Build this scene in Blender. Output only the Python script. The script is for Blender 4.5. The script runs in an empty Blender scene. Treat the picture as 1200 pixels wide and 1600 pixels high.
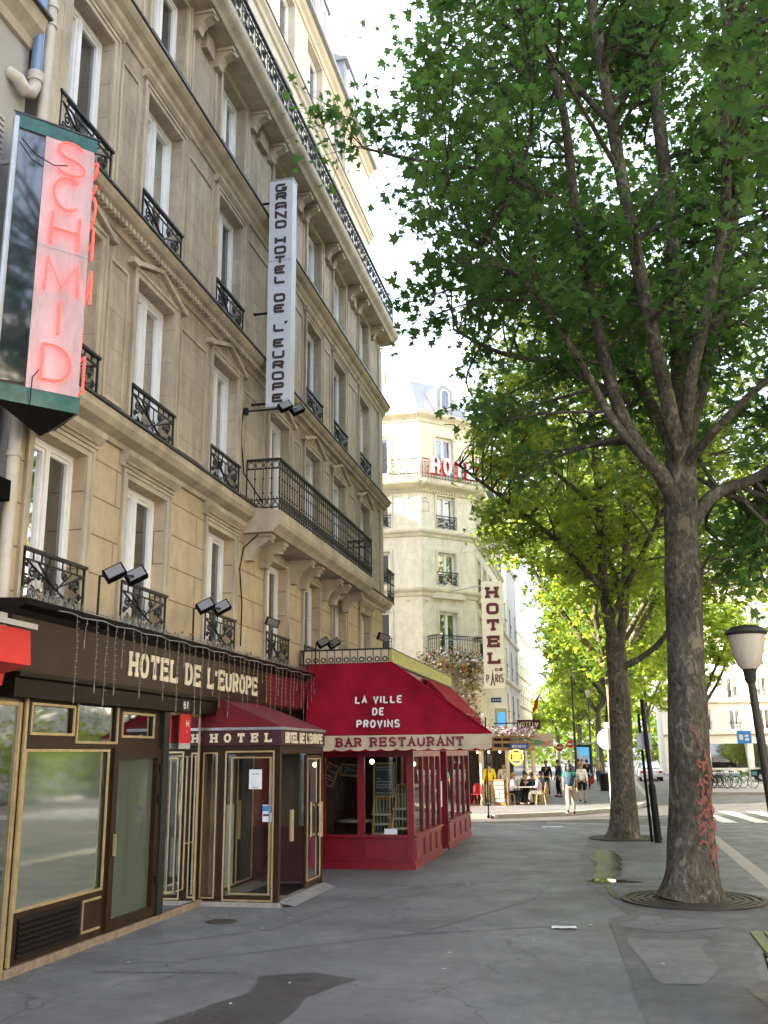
import bpy, bmesh, math, random
import numpy as np
from mathutils import Vector, Matrix
random.seed(7); rng = np.random.default_rng(7)
SC = bpy.context.scene; COL = SC.collection
R = math.radians; PI = math.pi

# ------------------------------------------------------------------ camera, sky, sun, exposure
cam = bpy.data.objects.new('camera', bpy.data.cameras.new('camera')); COL.objects.link(cam)
_m = Matrix(((0.97620651, 0.06087371, 0.20812313), (0.21663931, -0.23220889, -0.94823333), (-0.00939444, 0.9707592, -0.23987147)))
cam.matrix_world = Matrix.Translation((0, 0, 2.1)) @ _m.to_4x4()
cam.data.sensor_fit = 'VERTICAL'; cam.data.sensor_height = 32.0; cam.data.lens = 32.0 * 1532 / 1600
cam.data.clip_end = 3000; cam.data.clip_start = 0.1
SC.camera = cam
SUN_EL = R(24); SUN_DIR = Vector((-0.92, -0.39, 0)).normalized()      # towards the sun, seen from above
w = bpy.data.worlds.new('World'); SC.world = w; w.use_nodes = True
nt = w.node_tree; sky = nt.nodes.new('ShaderNodeTexSky'); sky.sky_type = 'NISHITA'; sky.sun_disc = False
sky.sun_elevation = SUN_EL; sky.sun_rotation = math.atan2(SUN_DIR.x, SUN_DIR.y); sky.dust_density = 2.5; sky.air_density = 1.0
_tc = nt.nodes.new('ShaderNodeTexCoord'); _mp = nt.nodes.new('ShaderNodeMapping'); _mp.inputs['Scale'].default_value = (1, 1, 3); nt.links.new(_tc.outputs['Generated'], _mp.inputs[0])
_nz = nt.nodes.new('ShaderNodeTexNoise'); _nz.inputs['Scale'].default_value = 2.2; _nz.inputs['Detail'].default_value = 6; nt.links.new(_mp.outputs[0], _nz.inputs['Vector'])
_mr = nt.nodes.new('ShaderNodeMapRange'); _mr.inputs[1].default_value = 0.3; _mr.inputs[2].default_value = 0.6; _mr.inputs[3].default_value = 0.5; _mr.inputs[4].default_value = 0.95; nt.links.new(_nz.outputs[0], _mr.inputs[0])
_mx = nt.nodes.new('ShaderNodeMix'); _mx.data_type = 'RGBA'; nt.links.new(_mr.outputs[0], _mx.inputs[0]); nt.links.new(sky.outputs[0], _mx.inputs[6]); _mx.inputs[7].default_value = (1.95, 2.15, 2.5, 1)   # thin bright cloud
nt.links.new(_mx.outputs[2], nt.nodes['Background'].inputs[0]); nt.nodes['Background'].inputs[1].default_value = 0.15
sl = bpy.data.lights.new('sun', 'SUN'); sl.energy = 4.6; sl.angle = R(0.5); sl.color = (1.0, 0.86, 0.66)
so = bpy.data.objects.new('sun', sl); COL.objects.link(so)
_d = Vector((SUN_DIR.x * math.cos(SUN_EL), SUN_DIR.y * math.cos(SUN_EL), math.sin(SUN_EL)))
so.rotation_euler = _d.to_track_quat('Z', 'Y').to_euler()
SC.view_settings.view_transform = 'Standard'; SC.view_settings.look = 'None'; SC.view_settings.gamma = 1.0
SC.view_settings.exposure = 2.9
SC.cycles.max_bounces = 8; SC.cycles.transparent_max_bounces = 16

# ------------------------------------------------------------------ materials
MATS = {}
def mat(name, color, rough=0.7, metal=0.0, noise=None, bump=None, spec=0.5, emit=None, var=None):
    """noise=(scale, amount, (sx,sy,sz)); bump=(scale, strength)"""
    m = bpy.data.materials.new(name); m.use_nodes = True; n = m.node_tree; P = n.nodes['Principled BSDF']
    P.inputs['Base Color'].default_value = (*color, 1); P.inputs['Roughness'].default_value = rough
    P.inputs['Metallic'].default_value = metal; P.inputs['Specular IOR Level'].default_value = spec
    geo = n.nodes.new('ShaderNodeNewGeometry')
    if noise:
        mp = n.nodes.new('ShaderNodeMapping'); mp.inputs['Scale'].default_value = noise[2] if len(noise) > 2 else (1, 1, 1)
        n.links.new(geo.outputs['Position'], mp.inputs[0])
        t = n.nodes.new('ShaderNodeTexNoise'); t.inputs['Scale'].default_value = noise[0]; t.inputs['Detail'].default_value = 8
        t.inputs['Roughness'].default_value = 0.65
        n.links.new(mp.outputs[0], t.inputs['Vector'])
        mr = n.nodes.new('ShaderNodeMapRange'); mr.inputs[1].default_value = 0.3; mr.inputs[2].default_value = 0.7
        mr.inputs[3].default_value = 1 - noise[1]; mr.inputs[4].default_value = 1 + noise[1] * 0.6
        n.links.new(t.outputs[0], mr.inputs[0])
        mx = n.nodes.new('ShaderNodeVectorMath'); mx.operation = 'SCALE'; mx.inputs[0].default_value = color
        n.links.new(mr.outputs[0], mx.inputs['Scale']); n.links.new(mx.outputs[0], P.inputs['Base Color'])
    if bump:
        t2 = n.nodes.new('ShaderNodeTexNoise'); t2.inputs['Scale'].default_value = bump[0]; t2.inputs['Detail'].default_value = 6
        n.links.new(geo.outputs['Position'], t2.inputs['Vector'])
        b = n.nodes.new('ShaderNodeBump'); b.inputs['Strength'].default_value = bump[1]; b.inputs['Distance'].default_value = 0.02
        n.links.new(t2.outputs[0], b.inputs['Height']); n.links.new(b.outputs[0], P.inputs['Normal'])
    if emit:
        P.inputs['Emission Color'].default_value = (*emit[0], 1); P.inputs['Emission Strength'].default_value = emit[1]
    MATS[name] = m; return m
def stone(name, c1, c2, mortar, bw, bh, msize, streak=0.22):
    m = bpy.data.materials.new(name); m.use_nodes = True; n = m.node_tree; P = n.nodes['Principled BSDF']; L = n.links.new
    P.inputs['Roughness'].default_value = 0.85; P.inputs['Specular IOR Level'].default_value = 0.25
    geo = n.nodes.new('ShaderNodeNewGeometry'); sp = n.nodes.new('ShaderNodeSeparateXYZ'); L(geo.outputs['Position'], sp.inputs[0])
    ad = n.nodes.new('ShaderNodeMath'); L(sp.outputs[0], ad.inputs[0]); L(sp.outputs[1], ad.inputs[1])
    cb = n.nodes.new('ShaderNodeCombineXYZ'); L(ad.outputs[0], cb.inputs[0]); L(sp.outputs[2], cb.inputs[1])
    br = n.nodes.new('ShaderNodeTexBrick'); L(cb.outputs[0], br.inputs['Vector']); br.inputs['Scale'].default_value = 1
    br.inputs['Brick Width'].default_value = bw; br.inputs['Row Height'].default_value = bh; br.inputs['Mortar Size'].default_value = msize
    br.inputs['Mortar Smooth'].default_value = 0.3; br.inputs['Color1'].default_value = (*c1, 1); br.inputs['Color2'].default_value = (*c2, 1)
    br.inputs['Mortar'].default_value = (*mortar, 1); br.offset = 0.5
    def nz(scale, sc3, lo, hi):
        mp = n.nodes.new('ShaderNodeMapping'); mp.inputs['Scale'].default_value = sc3; L(geo.outputs['Position'], mp.inputs[0])
        t = n.nodes.new('ShaderNodeTexNoise'); t.inputs['Scale'].default_value = scale; t.inputs['Detail'].default_value = 9; t.inputs['Roughness'].default_value = 0.7
        L(mp.outputs[0], t.inputs['Vector']); mr = n.nodes.new('ShaderNodeMapRange'); mr.inputs[1].default_value = 0.33; mr.inputs[2].default_value = 0.68
        mr.inputs[3].default_value = lo; mr.inputs[4].default_value = hi; L(t.outputs[0], mr.inputs[0]); return mr, t
    a, _ = nz(1.1, (2.2, 2.2, 0.28), 1 - streak, 1.06)
    b, _ = nz(3.5, (1, 1, 1), 0.86, 1.1)
    c, tf = nz(40, (1, 1, 1), 0.93, 1.05)
    m1 = n.nodes.new('ShaderNodeMath'); m1.operation = 'MULTIPLY'; L(a.outputs[0], m1.inputs[0]); L(b.outputs[0], m1.inputs[1])
    m2 = n.nodes.new('ShaderNodeMath'); m2.operation = 'MULTIPLY'; L(m1.outputs[0], m2.inputs[0]); L(c.outputs[0], m2.inputs[1])
    mx = n.nodes.new('ShaderNodeVectorMath'); mx.operation = 'SCALE'; L(br.outputs['Color'], mx.inputs[0]); L(m2.outputs[0], mx.inputs['Scale'])
    L(mx.outputs[0], P.inputs['Base Color'])
    bm_ = n.nodes.new('ShaderNodeBump'); bm_.inputs['Strength'].default_value = 0.35; bm_.inputs['Distance'].default_value = 0.015
    ms = n.nodes.new('ShaderNodeMath'); ms.operation = 'SUBTRACT'; L(tf.outputs[0], ms.inputs[0]); L(br.outputs['Fac'], ms.inputs[1])
    L(ms.outputs[0], bm_.inputs['Height']); L(bm_.outputs[0], P.inputs['Normal'])
    MATS[name] = m; return m
def dark_glass(name, color, refl=0.35, rough=0.03, top=0.9):
    m = bpy.data.materials.new(name); m.use_nodes = True; n = m.node_tree; n.nodes.clear(); L = n.links.new
    out = n.nodes.new('ShaderNodeOutputMaterial'); d = n.nodes.new('ShaderNodeBsdfDiffuse'); d.inputs[0].default_value = (*color, 1)
    g = n.nodes.new('ShaderNodeBsdfGlossy'); g.inputs['Roughness'].default_value = rough; g.inputs[0].default_value = (0.92, 0.95, 1, 1)
    lw = n.nodes.new('ShaderNodeFresnel'); lw.inputs[0].default_value = 1.5
    mr = n.nodes.new('ShaderNodeMapRange'); mr.inputs[3].default_value = refl * 0.45; mr.inputs[4].default_value = top; L(lw.outputs[0], mr.inputs[0])
    geo = n.nodes.new('ShaderNodeNewGeometry'); t = n.nodes.new('ShaderNodeTexNoise'); t.inputs['Scale'].default_value = 1.3; L(geo.outputs['Position'], t.inputs['Vector'])
    b = n.nodes.new('ShaderNodeBump'); b.inputs['Strength'].default_value = 0.03; b.inputs['Distance'].default_value = 0.02; L(t.outputs[0], b.inputs['Height']); L(b.outputs[0], g.inputs['Normal'])
    mix = n.nodes.new('ShaderNodeMixShader'); L(mr.outputs[0], mix.inputs[0]); L(d.outputs[0], mix.inputs[1]); L(g.outputs[0], mix.inputs[2]); L(mix.outputs[0], out.inputs[0])
    MATS[name] = m; return m
def clear_glass(name, tint=(0.85, 0.9, 0.88), refl=0.06):
    m = bpy.data.materials.new(name); m.use_nodes = True; n = m.node_tree; n.nodes.clear(); L = n.links.new
    out = n.nodes.new('ShaderNodeOutputMaterial'); d = n.nodes.new('ShaderNodeBsdfTransparent'); d.inputs[0].default_value = (*tint, 1)
    g = n.nodes.new('ShaderNodeBsdfGlossy'); g.inputs['Roughness'].default_value = 0.01
    fr = n.nodes.new('ShaderNodeFresnel'); fr.inputs[0].default_value = 1.5
    mr = n.nodes.new('ShaderNodeMapRange'); mr.inputs[1].default_value = 0.0; mr.inputs[3].default_value = refl; mr.inputs[4].default_value = 1.0; L(fr.outputs[0], mr.inputs[0])
    mix = n.nodes.new('ShaderNodeMixShader'); L(mr.outputs[0], mix.inputs[0]); L(d.outputs[0], mix.inputs[1]); L(g.outputs[0], mix.inputs[2]); L(mix.outputs[0], out.inputs[0])
    MATS[name] = m; return m
def leafmat(name, c1, c2, tr, mixf=0.42):
    m = bpy.data.materials.new(name); m.use_nodes = True; n = m.node_tree; n.nodes.clear(); L = n.links.new
    out = n.nodes.new('ShaderNodeOutputMaterial'); at = n.nodes.new('ShaderNodeAttribute'); at.attribute_name = 'rnd'
    cm = n.nodes.new('ShaderNodeMix'); cm.data_type = 'RGBA'; L(at.outputs['Fac'], cm.inputs[0]); cm.inputs[6].default_value = (*c1, 1); cm.inputs[7].default_value = (*c2, 1)
    P = n.nodes.new('ShaderNodeBsdfPrincipled'); P.inputs['Roughness'].default_value = 0.55; P.inputs['Specular IOR Level'].default_value = 0.22; L(cm.outputs[2], P.inputs['Base Color'])
    T = n.nodes.new('ShaderNodeBsdfTranslucent'); T.inputs[0].default_value = (*tr, 1)
    mix = n.nodes.new('ShaderNodeMixShader'); mix.inputs[0].default_value = mixf; L(P.outputs[0], mix.inputs[1]); L(T.outputs[0], mix.inputs[2]); L(mix.outputs[0], out.inputs[0])
    MATS[name] = m; return m
def barkmat(name):
    m = bpy.data.materials.new(name); m.use_nodes = True; n = m.node_tree; P = n.nodes['Principled BSDF']; L = n.links.new
    P.inputs['Roughness'].default_value = 0.9; P.inputs['Specular IOR Level'].default_value = 0.2
    geo = n.nodes.new('ShaderNodeNewGeometry'); mp = n.nodes.new('ShaderNodeMapping'); mp.inputs['Scale'].default_value = (1, 1, 0.55); L(geo.outputs['Position'], mp.inputs[0])
    t = n.nodes.new('ShaderNodeTexNoise'); t.inputs['Scale'].default_value = 15; t.inputs['Detail'].default_value = 9; t.inputs['Roughness'].default_value = 0.7; t.inputs['Distortion'].default_value = 0.4; L(mp.outputs[0], t.inputs['Vector'])
    cr = n.nodes.new('ShaderNodeValToRGB'); L(t.outputs[0], cr.inputs[0]); e = cr.color_ramp.elements
    e[0].position = 0.33; e[0].color = (0.05, 0.045, 0.036, 1); e[1].position = 0.72; e[1].color = (0.42, 0.40, 0.33, 1)
    for p, c in ((0.48, (0.12, 0.105, 0.083, 1)), (0.6, (0.18, 0.16, 0.125, 1)), (0.66, (0.32, 0.30, 0.24, 1))):
        x = e.new(p); x.color = c
    t2 = n.nodes.new('ShaderNodeTexNoise'); t2.inputs['Scale'].default_value = 1.2; t2.inputs['Detail'].default_value = 4; L(geo.outputs['Position'], t2.inputs['Vector'])
    mr = n.nodes.new('ShaderNodeMapRange'); mr.inputs[1].default_value = .3; mr.inputs[2].default_value = .7; mr.inputs[3].default_value = .5; mr.inputs[4].default_value = .98; L(t2.outputs[0], mr.inputs[0])
    tf = n.nodes.new('ShaderNodeTexNoise'); tf.inputs['Scale'].default_value = 5.5; tf.inputs['Detail'].default_value = 5; tf.inputs['Distortion'].default_value = 1.2; L(mp.outputs[0], tf.inputs['Vector'])
    rf_ = n.nodes.new('ShaderNodeMapRange'); rf_.inputs[1].default_value = .58; rf_.inputs[2].default_value = .64; L(tf.outputs[0], rf_.inputs[0])
    mf = n.nodes.new('ShaderNodeMix'); mf.data_type = 'RGBA'; L(rf_.outputs[0], mf.inputs[0]); L(cr.outputs[0], mf.inputs[6]); mf.inputs[7].default_value = (.27, .24, .175, 1)
    mx = n.nodes.new('ShaderNodeVectorMath'); mx.operation = 'SCALE'; L(mf.outputs[2], mx.inputs[0]); L(mr.outputs[0], mx.inputs['Scale']); L(mx.outputs[0], P.inputs['Base Color'])
    t3 = n.nodes.new('ShaderNodeTexNoise'); t3.inputs['Scale'].default_value = 26; t3.inputs['Detail'].default_value = 6; L(mp.outputs[0], t3.inputs['Vector'])
    ad = n.nodes.new('ShaderNodeMath'); L(t.outputs[0], ad.inputs[0]); L(t3.outputs[0], ad.inputs[1])
    b = n.nodes.new('ShaderNodeBump'); b.inputs['Strength'].default_value = 0.7; b.inputs['Distance'].default_value = 0.03; L(ad.outputs[0], b.inputs['Height']); L(b.outputs[0], P.inputs['Normal'])
    MATS[name] = m; return m
def asphalt(name, c, amount=0.2, wet=0.0):
    m = bpy.data.materials.new(name); m.use_nodes = True; n = m.node_tree; P = n.nodes['Principled BSDF']; L = n.links.new
    geo = n.nodes.new('ShaderNodeNewGeometry')
    def nz(s, d, lo, hi, a=.3, b=.7):
        t = n.nodes.new('ShaderNodeTexNoise'); t.inputs['Scale'].default_value = s; t.inputs['Detail'].default_value = d; t.inputs['Roughness'].default_value = .65; L(geo.outputs['Position'], t.inputs['Vector'])
        mr = n.nodes.new('ShaderNodeMapRange'); mr.inputs[1].default_value = a; mr.inputs[2].default_value = b; mr.inputs[3].default_value = lo; mr.inputs[4].default_value = hi; L(t.outputs[0], mr.inputs[0]); return t, mr
    _, a = nz(0.55, 8, 1 - amount, 1 + amount * .6); _, b2 = nz(7, 8, 0.8, 1.12); t3, c3 = nz(140, 2, 0.75, 1.22)
    v = n.nodes.new('ShaderNodeTexVoronoi'); v.inputs['Scale'].default_value = 2.6; L(geo.outputs['Position'], v.inputs['Vector'])
    sp = n.nodes.new('ShaderNodeMapRange'); sp.inputs[1].default_value = 0.045; sp.inputs[2].default_value = 0.07; sp.inputs[3].default_value = 0.55; sp.inputs[4].default_value = 1.0; L(v.outputs['Distance'], sp.inputs[0])
    wn = n.nodes.new('ShaderNodeTexNoise'); wn.inputs['Scale'].default_value = 1.6; wn.inputs['Detail'].default_value = 5; L(geo.outputs['Position'], wn.inputs['Vector'])
    wa = n.nodes.new('ShaderNodeVectorMath'); wa.operation = 'SCALE'; wa.inputs['Scale'].default_value = 0.9; L(wn.outputs['Color'], wa.inputs[0]); wb = n.nodes.new('ShaderNodeVectorMath'); L(wa.outputs[0], wb.inputs[0]); L(geo.outputs['Position'], wb.inputs[1])
    ve = n.nodes.new('ShaderNodeTexVoronoi'); ve.feature = 'DISTANCE_TO_EDGE'; ve.inputs['Scale'].default_value = 0.36; L(wb.outputs[0], ve.inputs['Vector'])
    ce = n.nodes.new('ShaderNodeMapRange'); ce.inputs[1].default_value = 0.0015; ce.inputs[2].default_value = 0.006; ce.inputs[3].default_value = 0.5; ce.inputs[4].default_value = 1.0; L(ve.outputs['Distance'], ce.inputs[0])
    _, st = nz(2.1, 9, 1.0, 0.74, .56, .74); _, st2 = nz(0.9, 9, 1.0, 1.16, .55, .7)
    cur = a.outputs[0]
    for o in (b2.outputs[0], c3.outputs[0], sp.outputs[0], ce.outputs[0], st.outputs[0], st2.outputs[0]):
        k = n.nodes.new('ShaderNodeMath'); k.operation = 'MULTIPLY'; L(cur, k.inputs[0]); L(o, k.inputs[1]); cur = k.outputs[0]
    mx = n.nodes.new('ShaderNodeVectorMath'); mx.operation = 'SCALE'; mx.inputs[0].default_value = c; L(cur, mx.inputs['Scale']); L(mx.outputs[0], P.inputs['Base Color'])
    _, rr = nz(1.3, 5, 0.42 - wet, 0.72 - wet); L(rr.outputs[0], P.inputs['Roughness']); P.inputs['Specular IOR Level'].default_value = 0.45
    b = n.nodes.new('ShaderNodeBump'); b.inputs['Strength'].default_value = 0.25; b.inputs['Distance'].default_value = 0.01; L(t3.outputs[0], b.inputs['Height']); L(b.outputs[0], P.inputs['Normal'])
    MATS[name] = m; return m

stone('stone', (0.56, 0.48, 0.365), (0.49, 0.415, 0.31), (0.35, 0.28, 0.195), 1.35, 0.52, 0.006, 0.42)
stone('stone_low', (0.57, 0.455, 0.295), (0.54, 0.425, 0.27), (0.24, 0.18, 0.115), 2.6, 0.475, 0.011, 0.14)
mat('stone_trim', (0.51, 0.435, 0.325), 0.85, noise=(2.2, 0.36, (1, 1, 0.5)), bump=(45, 0.3), spec=0.25)
mat('stone_carved', (0.42, 0.345, 0.25), 0.85, noise=(9, 0.4), bump=(22, 1.0), spec=0.2)
mat('lead', (0.045, 0.045, 0.05), 0.5)
stone('cream', (0.70, 0.64, 0.51), (0.69, 0.63, 0.5), (0.6, 0.54, 0.42), 3, 3, 0.002, 0.12)
mat('cream_trim', (0.62, 0.55, 0.42), 0.8, noise=(1.5, 0.15), spec=0.25)
stone('corner_cream', (0.77, 0.70, 0.54), (0.76, 0.69, 0.53), (0.63, 0.57, 0.43), 2.2, 0.6, 0.004, 0.12)
mat('corner_trim', (0.66, 0.6, 0.45), 0.8, noise=(2, 0.2), bump=(30, 0.2), spec=0.25)
mat('grey_wall', (0.44, 0.42, 0.38), 0.85, noise=(0.8, 0.14), bump=(60, 0.1), spec=0.25)
mat('grey_face', (0.42, 0.42, 0.43), 0.85, noise=(0.6, 0.15), spec=0.25)
mat('white_face', (0.72, 0.68, 0.6), 0.85, noise=(0.6, 0.12), spec=0.25)
mat('zinc', (0.34, 0.35, 0.37), 0.55, 0.15, noise=(1.2, 0.2))
mat('white_paint', (0.84, 0.84, 0.84), 0.45, noise=(6, 0.06))
mat('iron', (0.012, 0.012, 0.014), 0.45, noise=(20, 0.3))
mat('curtain', (0.55, 0.5, 0.42), 0.9, noise=(14, 0.25, (1, 1, 0.03)))
dark_glass('pane', (0.024, 0.024, 0.026), 0.42)
dark_glass('pane_shop', (0.088, 0.102, 0.075), 0.11, 0.05, 0.42)
dark_glass('pane_curtain', (0.085, 0.07, 0.052), 0.26)
dark_glass('sign_glass', (0.02, 0.025, 0.03), 0.28, 0.05, 0.5)
dark_glass('pane_mirror', (0.012, 0.01, 0.008), 0.62)
clear_glass('clear_glass', (0.80, 0.86, 0.83), 0.07)
mat('brown_panel', (0.034, 0.018, 0.009), 0.38, noise=(3, 0.25), spec=0.16)
mat('brown_dark', (0.010, 0.007, 0.006), 0.45, noise=(5, 0.3), spec=0.15)
mat('gold', (0.52, 0.40, 0.21), 0.38, 0.5, noise=(8, 0.25))
mat('cream_letter', (0.80, 0.70, 0.52), 0.5)
mat('plinth', (0.26, 0.20, 0.14), 0.8, noise=(8, 0.4), bump=(40, 0.4))
mat('red_paint', (0.21, 0.007, 0.018), 0.38, noise=(5, 0.3, (1, 1, .4)), bump=(30, 0.04))
mat('red_cloth', (0.285, 0.006, 0.022), 0.8, noise=(1.9, 0.34, (1, 1, .5)), bump=(6, 0.35), spec=0.15)
mat('burgundy_cloth', (0.15, 0.012, 0.017), 0.7, noise=(1.4, 0.25), bump=(6, 0.12), spec=0.25)
mat('burgundy_band', (0.06, 0.012, 0.016), 0.6, noise=(6, 0.2))
mat('cream_cloth', (0.60, 0.50, 0.36), 0.85, noise=(2.5, 0.15), spec=0.2)
mat('bright_red', (0.62, 0.02, 0.02), 0.5, noise=(2, 0.12))
mat('black_metal', (0.009, 0.009, 0.010), 0.5, noise=(12, 0.3), spec=0.25)
mat('dark_plastic', (0.003, 0.003, 0.004), 0.8, spec=0.08)
mat('lens', (0.12, 0.11, 0.1), 0.08, spec=0.8)
mat('sign_white', (0.66, 0.67, 0.72), 0.35, noise=(1.5, 0.08))
mat('sign_brown', (0.045, 0.028, 0.028), 0.5)
mat('sign_cream', (0.66, 0.61, 0.48), 0.4, noise=(2, 0.08))
mat('maroon', (0.085, 0.005, 0.011), 0.5)
mat('neon_red', (0.9, 0.1, 0.07), 0.4, emit=((1.0, 0.045, 0.035), 0.40))
mat('pink_panel', (0.60, 0.40, 0.42), 0.45, noise=(5, 0.3, (1, 1, .25)))
mat('teal', (0.035, 0.13, 0.115), 0.12, noise=(5, 0.5))
mat('blue_pipe', (0.18, 0.26, 0.40), 0.25, 0.2)
mat('cream_pipe', (0.56, 0.50, 0.42), 0.5, noise=(6, 0.15))
mat('wire_grey', (0.22, 0.2, 0.18), 0.5, noise=(30, 0.4))
mat('steel', (0.45, 0.46, 0.48), 0.35, 0.6, noise=(8, 0.2))
mat('wood', (0.30, 0.17, 0.07), 0.6, noise=(14, 0.35, (1, 1, 0.15)))
mat('slate', (0.02, 0.025, 0.035), 0.6, noise=(5, 0.3))
mat('chalk', (0.75, 0.75, 0.75), 0.9)
mat('paper', (0.75, 0.78, 0.82), 0.6, noise=(7, 0.1))
mat('blue_print', (0.05, 0.22, 0.52), 0.5)
mat('tile', (0.30, 0.29, 0.27), 0.3, noise=(1.5, 0.2))
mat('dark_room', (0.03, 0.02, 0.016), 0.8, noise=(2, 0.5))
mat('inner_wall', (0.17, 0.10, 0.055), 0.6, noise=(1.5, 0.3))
mat('inner_panel', (0.30, 0.33, 0.33), 0.5)
mat('lamp_glow', (1, 0.8, 0.5), 0.5, emit=((1.0, 0.72, 0.36), 2.5))
mat('neon_yellow', (1, 0.8, 0.2), 0.5, emit=((1.0, 0.55, 0.06), 0.5))
mat('leafy', (0.05, 0.11, 0.03), 0.6, noise=(9, 0.5))
mat('brass_mesh', (0.42, 0.40, 0.10), 0.4, 0.45, noise=(14, 0.7), bump=(40, 0.5))
mat('granite', (0.34, 0.31, 0.28), 0.75, noise=(12, 0.25), bump=(60, 0.3))
mat('road_paint', (0.72, 0.71, 0.68), 0.7, noise=(5, 0.3))
mat('cast_iron', (0.06, 0.052, 0.042), 0.6, 0.3, noise=(20, 0.5), bump=(50, 0.4))
mat('bench_wood', (0.20, 0.22, 0.09), 0.6, noise=(10, 0.35, (1, 0.1, 1)), bump=(30, 0.2))
mat('lamp_glass', (0.62, 0.55, 0.44), 0.25, noise=(30, 0.15, (1, 1, 0.02)))
mat('lamp_pole', (0.028, 0.024, 0.022), 0.5, noise=(10, 0.3))
mat('graffiti', (0.27, 0.07, 0.06), 0.6, noise=(12, 0.3))
mat('tyre', (0.012, 0.012, 0.012), 0.7)
mat('skin', (0.42, 0.25, 0.17), 0.55, noise=(20, 0.08))
mat('hair_dark', (0.02, 0.014, 0.01), 0.6); mat('hair_fair', (0.26, 0.16, 0.07), 0.6); mat('hair_grey', (0.45, 0.43, 0.4), 0.6)
for nm_, c_ in dict(cloth_green=(0.015, 0.16, 0.09), cloth_navy=(0.03, 0.055, 0.10), cloth_beige=(0.40, 0.31, 0.21), cloth_white=(0.74, 0.72, 0.68), cloth_black=(0.012, 0.012, 0.014), cloth_yellow=(0.75, 0.52, 0.03), cloth_tan=(0.5, 0.36, 0.22), cloth_lilac=(0.48, 0.36, 0.46), cloth_red=(0.4, 0.03, 0.03), cloth_blue=(0.1, 0.17, 0.35), cloth_pink=(0.6, 0.3, 0.28), rattan=(0.55, 0.30, 0.10), stripe_cream=(0.6, 0.55, 0.42), stripe_green=(0.06, 0.10, 0.07)).items():
    mat(nm_, c_, 0.85, noise=(8, 0.18), bump=(14, 0.2), spec=0.2)
for nm_, c_ in dict(flower_white=(0.75, 0.72, 0.68), flower_orange=(0.65, 0.24, 0.06), flower_pink=(0.55, 0.25, 0.42), flower_gold=(0.6, 0.42, 0.08)).items(): mat(nm_, c_, 0.7)
mat('teal_bike', (0.06, 0.26, 0.24), 0.4); mat('lime_bike', (0.2, 0.26, 0.05), 0.4); mat('blue_bike', (0.04, 0.09, 0.3), 0.4)
mat('poster_blue', (0.10, 0.38, 0.75), 0.4, emit=((0.1, 0.4, 0.8), 0.12)); mat('sign_blue', (0.02, 0.05, 0.32), 0.4); mat('road_blue', (0.03, 0.22, 0.62), 0.4); mat('sign_red', (0.5, 0.02, 0.02), 0.4)
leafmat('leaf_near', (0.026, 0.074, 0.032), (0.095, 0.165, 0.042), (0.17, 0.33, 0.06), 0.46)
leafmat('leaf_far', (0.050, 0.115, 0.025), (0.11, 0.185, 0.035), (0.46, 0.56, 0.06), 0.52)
barkmat('bark')
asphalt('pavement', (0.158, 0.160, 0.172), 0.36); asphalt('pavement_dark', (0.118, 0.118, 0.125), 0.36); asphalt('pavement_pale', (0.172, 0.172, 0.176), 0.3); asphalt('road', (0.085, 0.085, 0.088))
asphalt('wet', (0.072, 0.072, 0.076), 0.36, 0.18)
asphalt('wet_film', (0.05, 0.05, 0.052), 0.3, 0.40)
mat('water', (0.02, 0.022, 0.02), 0.02, spec=1.0)

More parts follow.
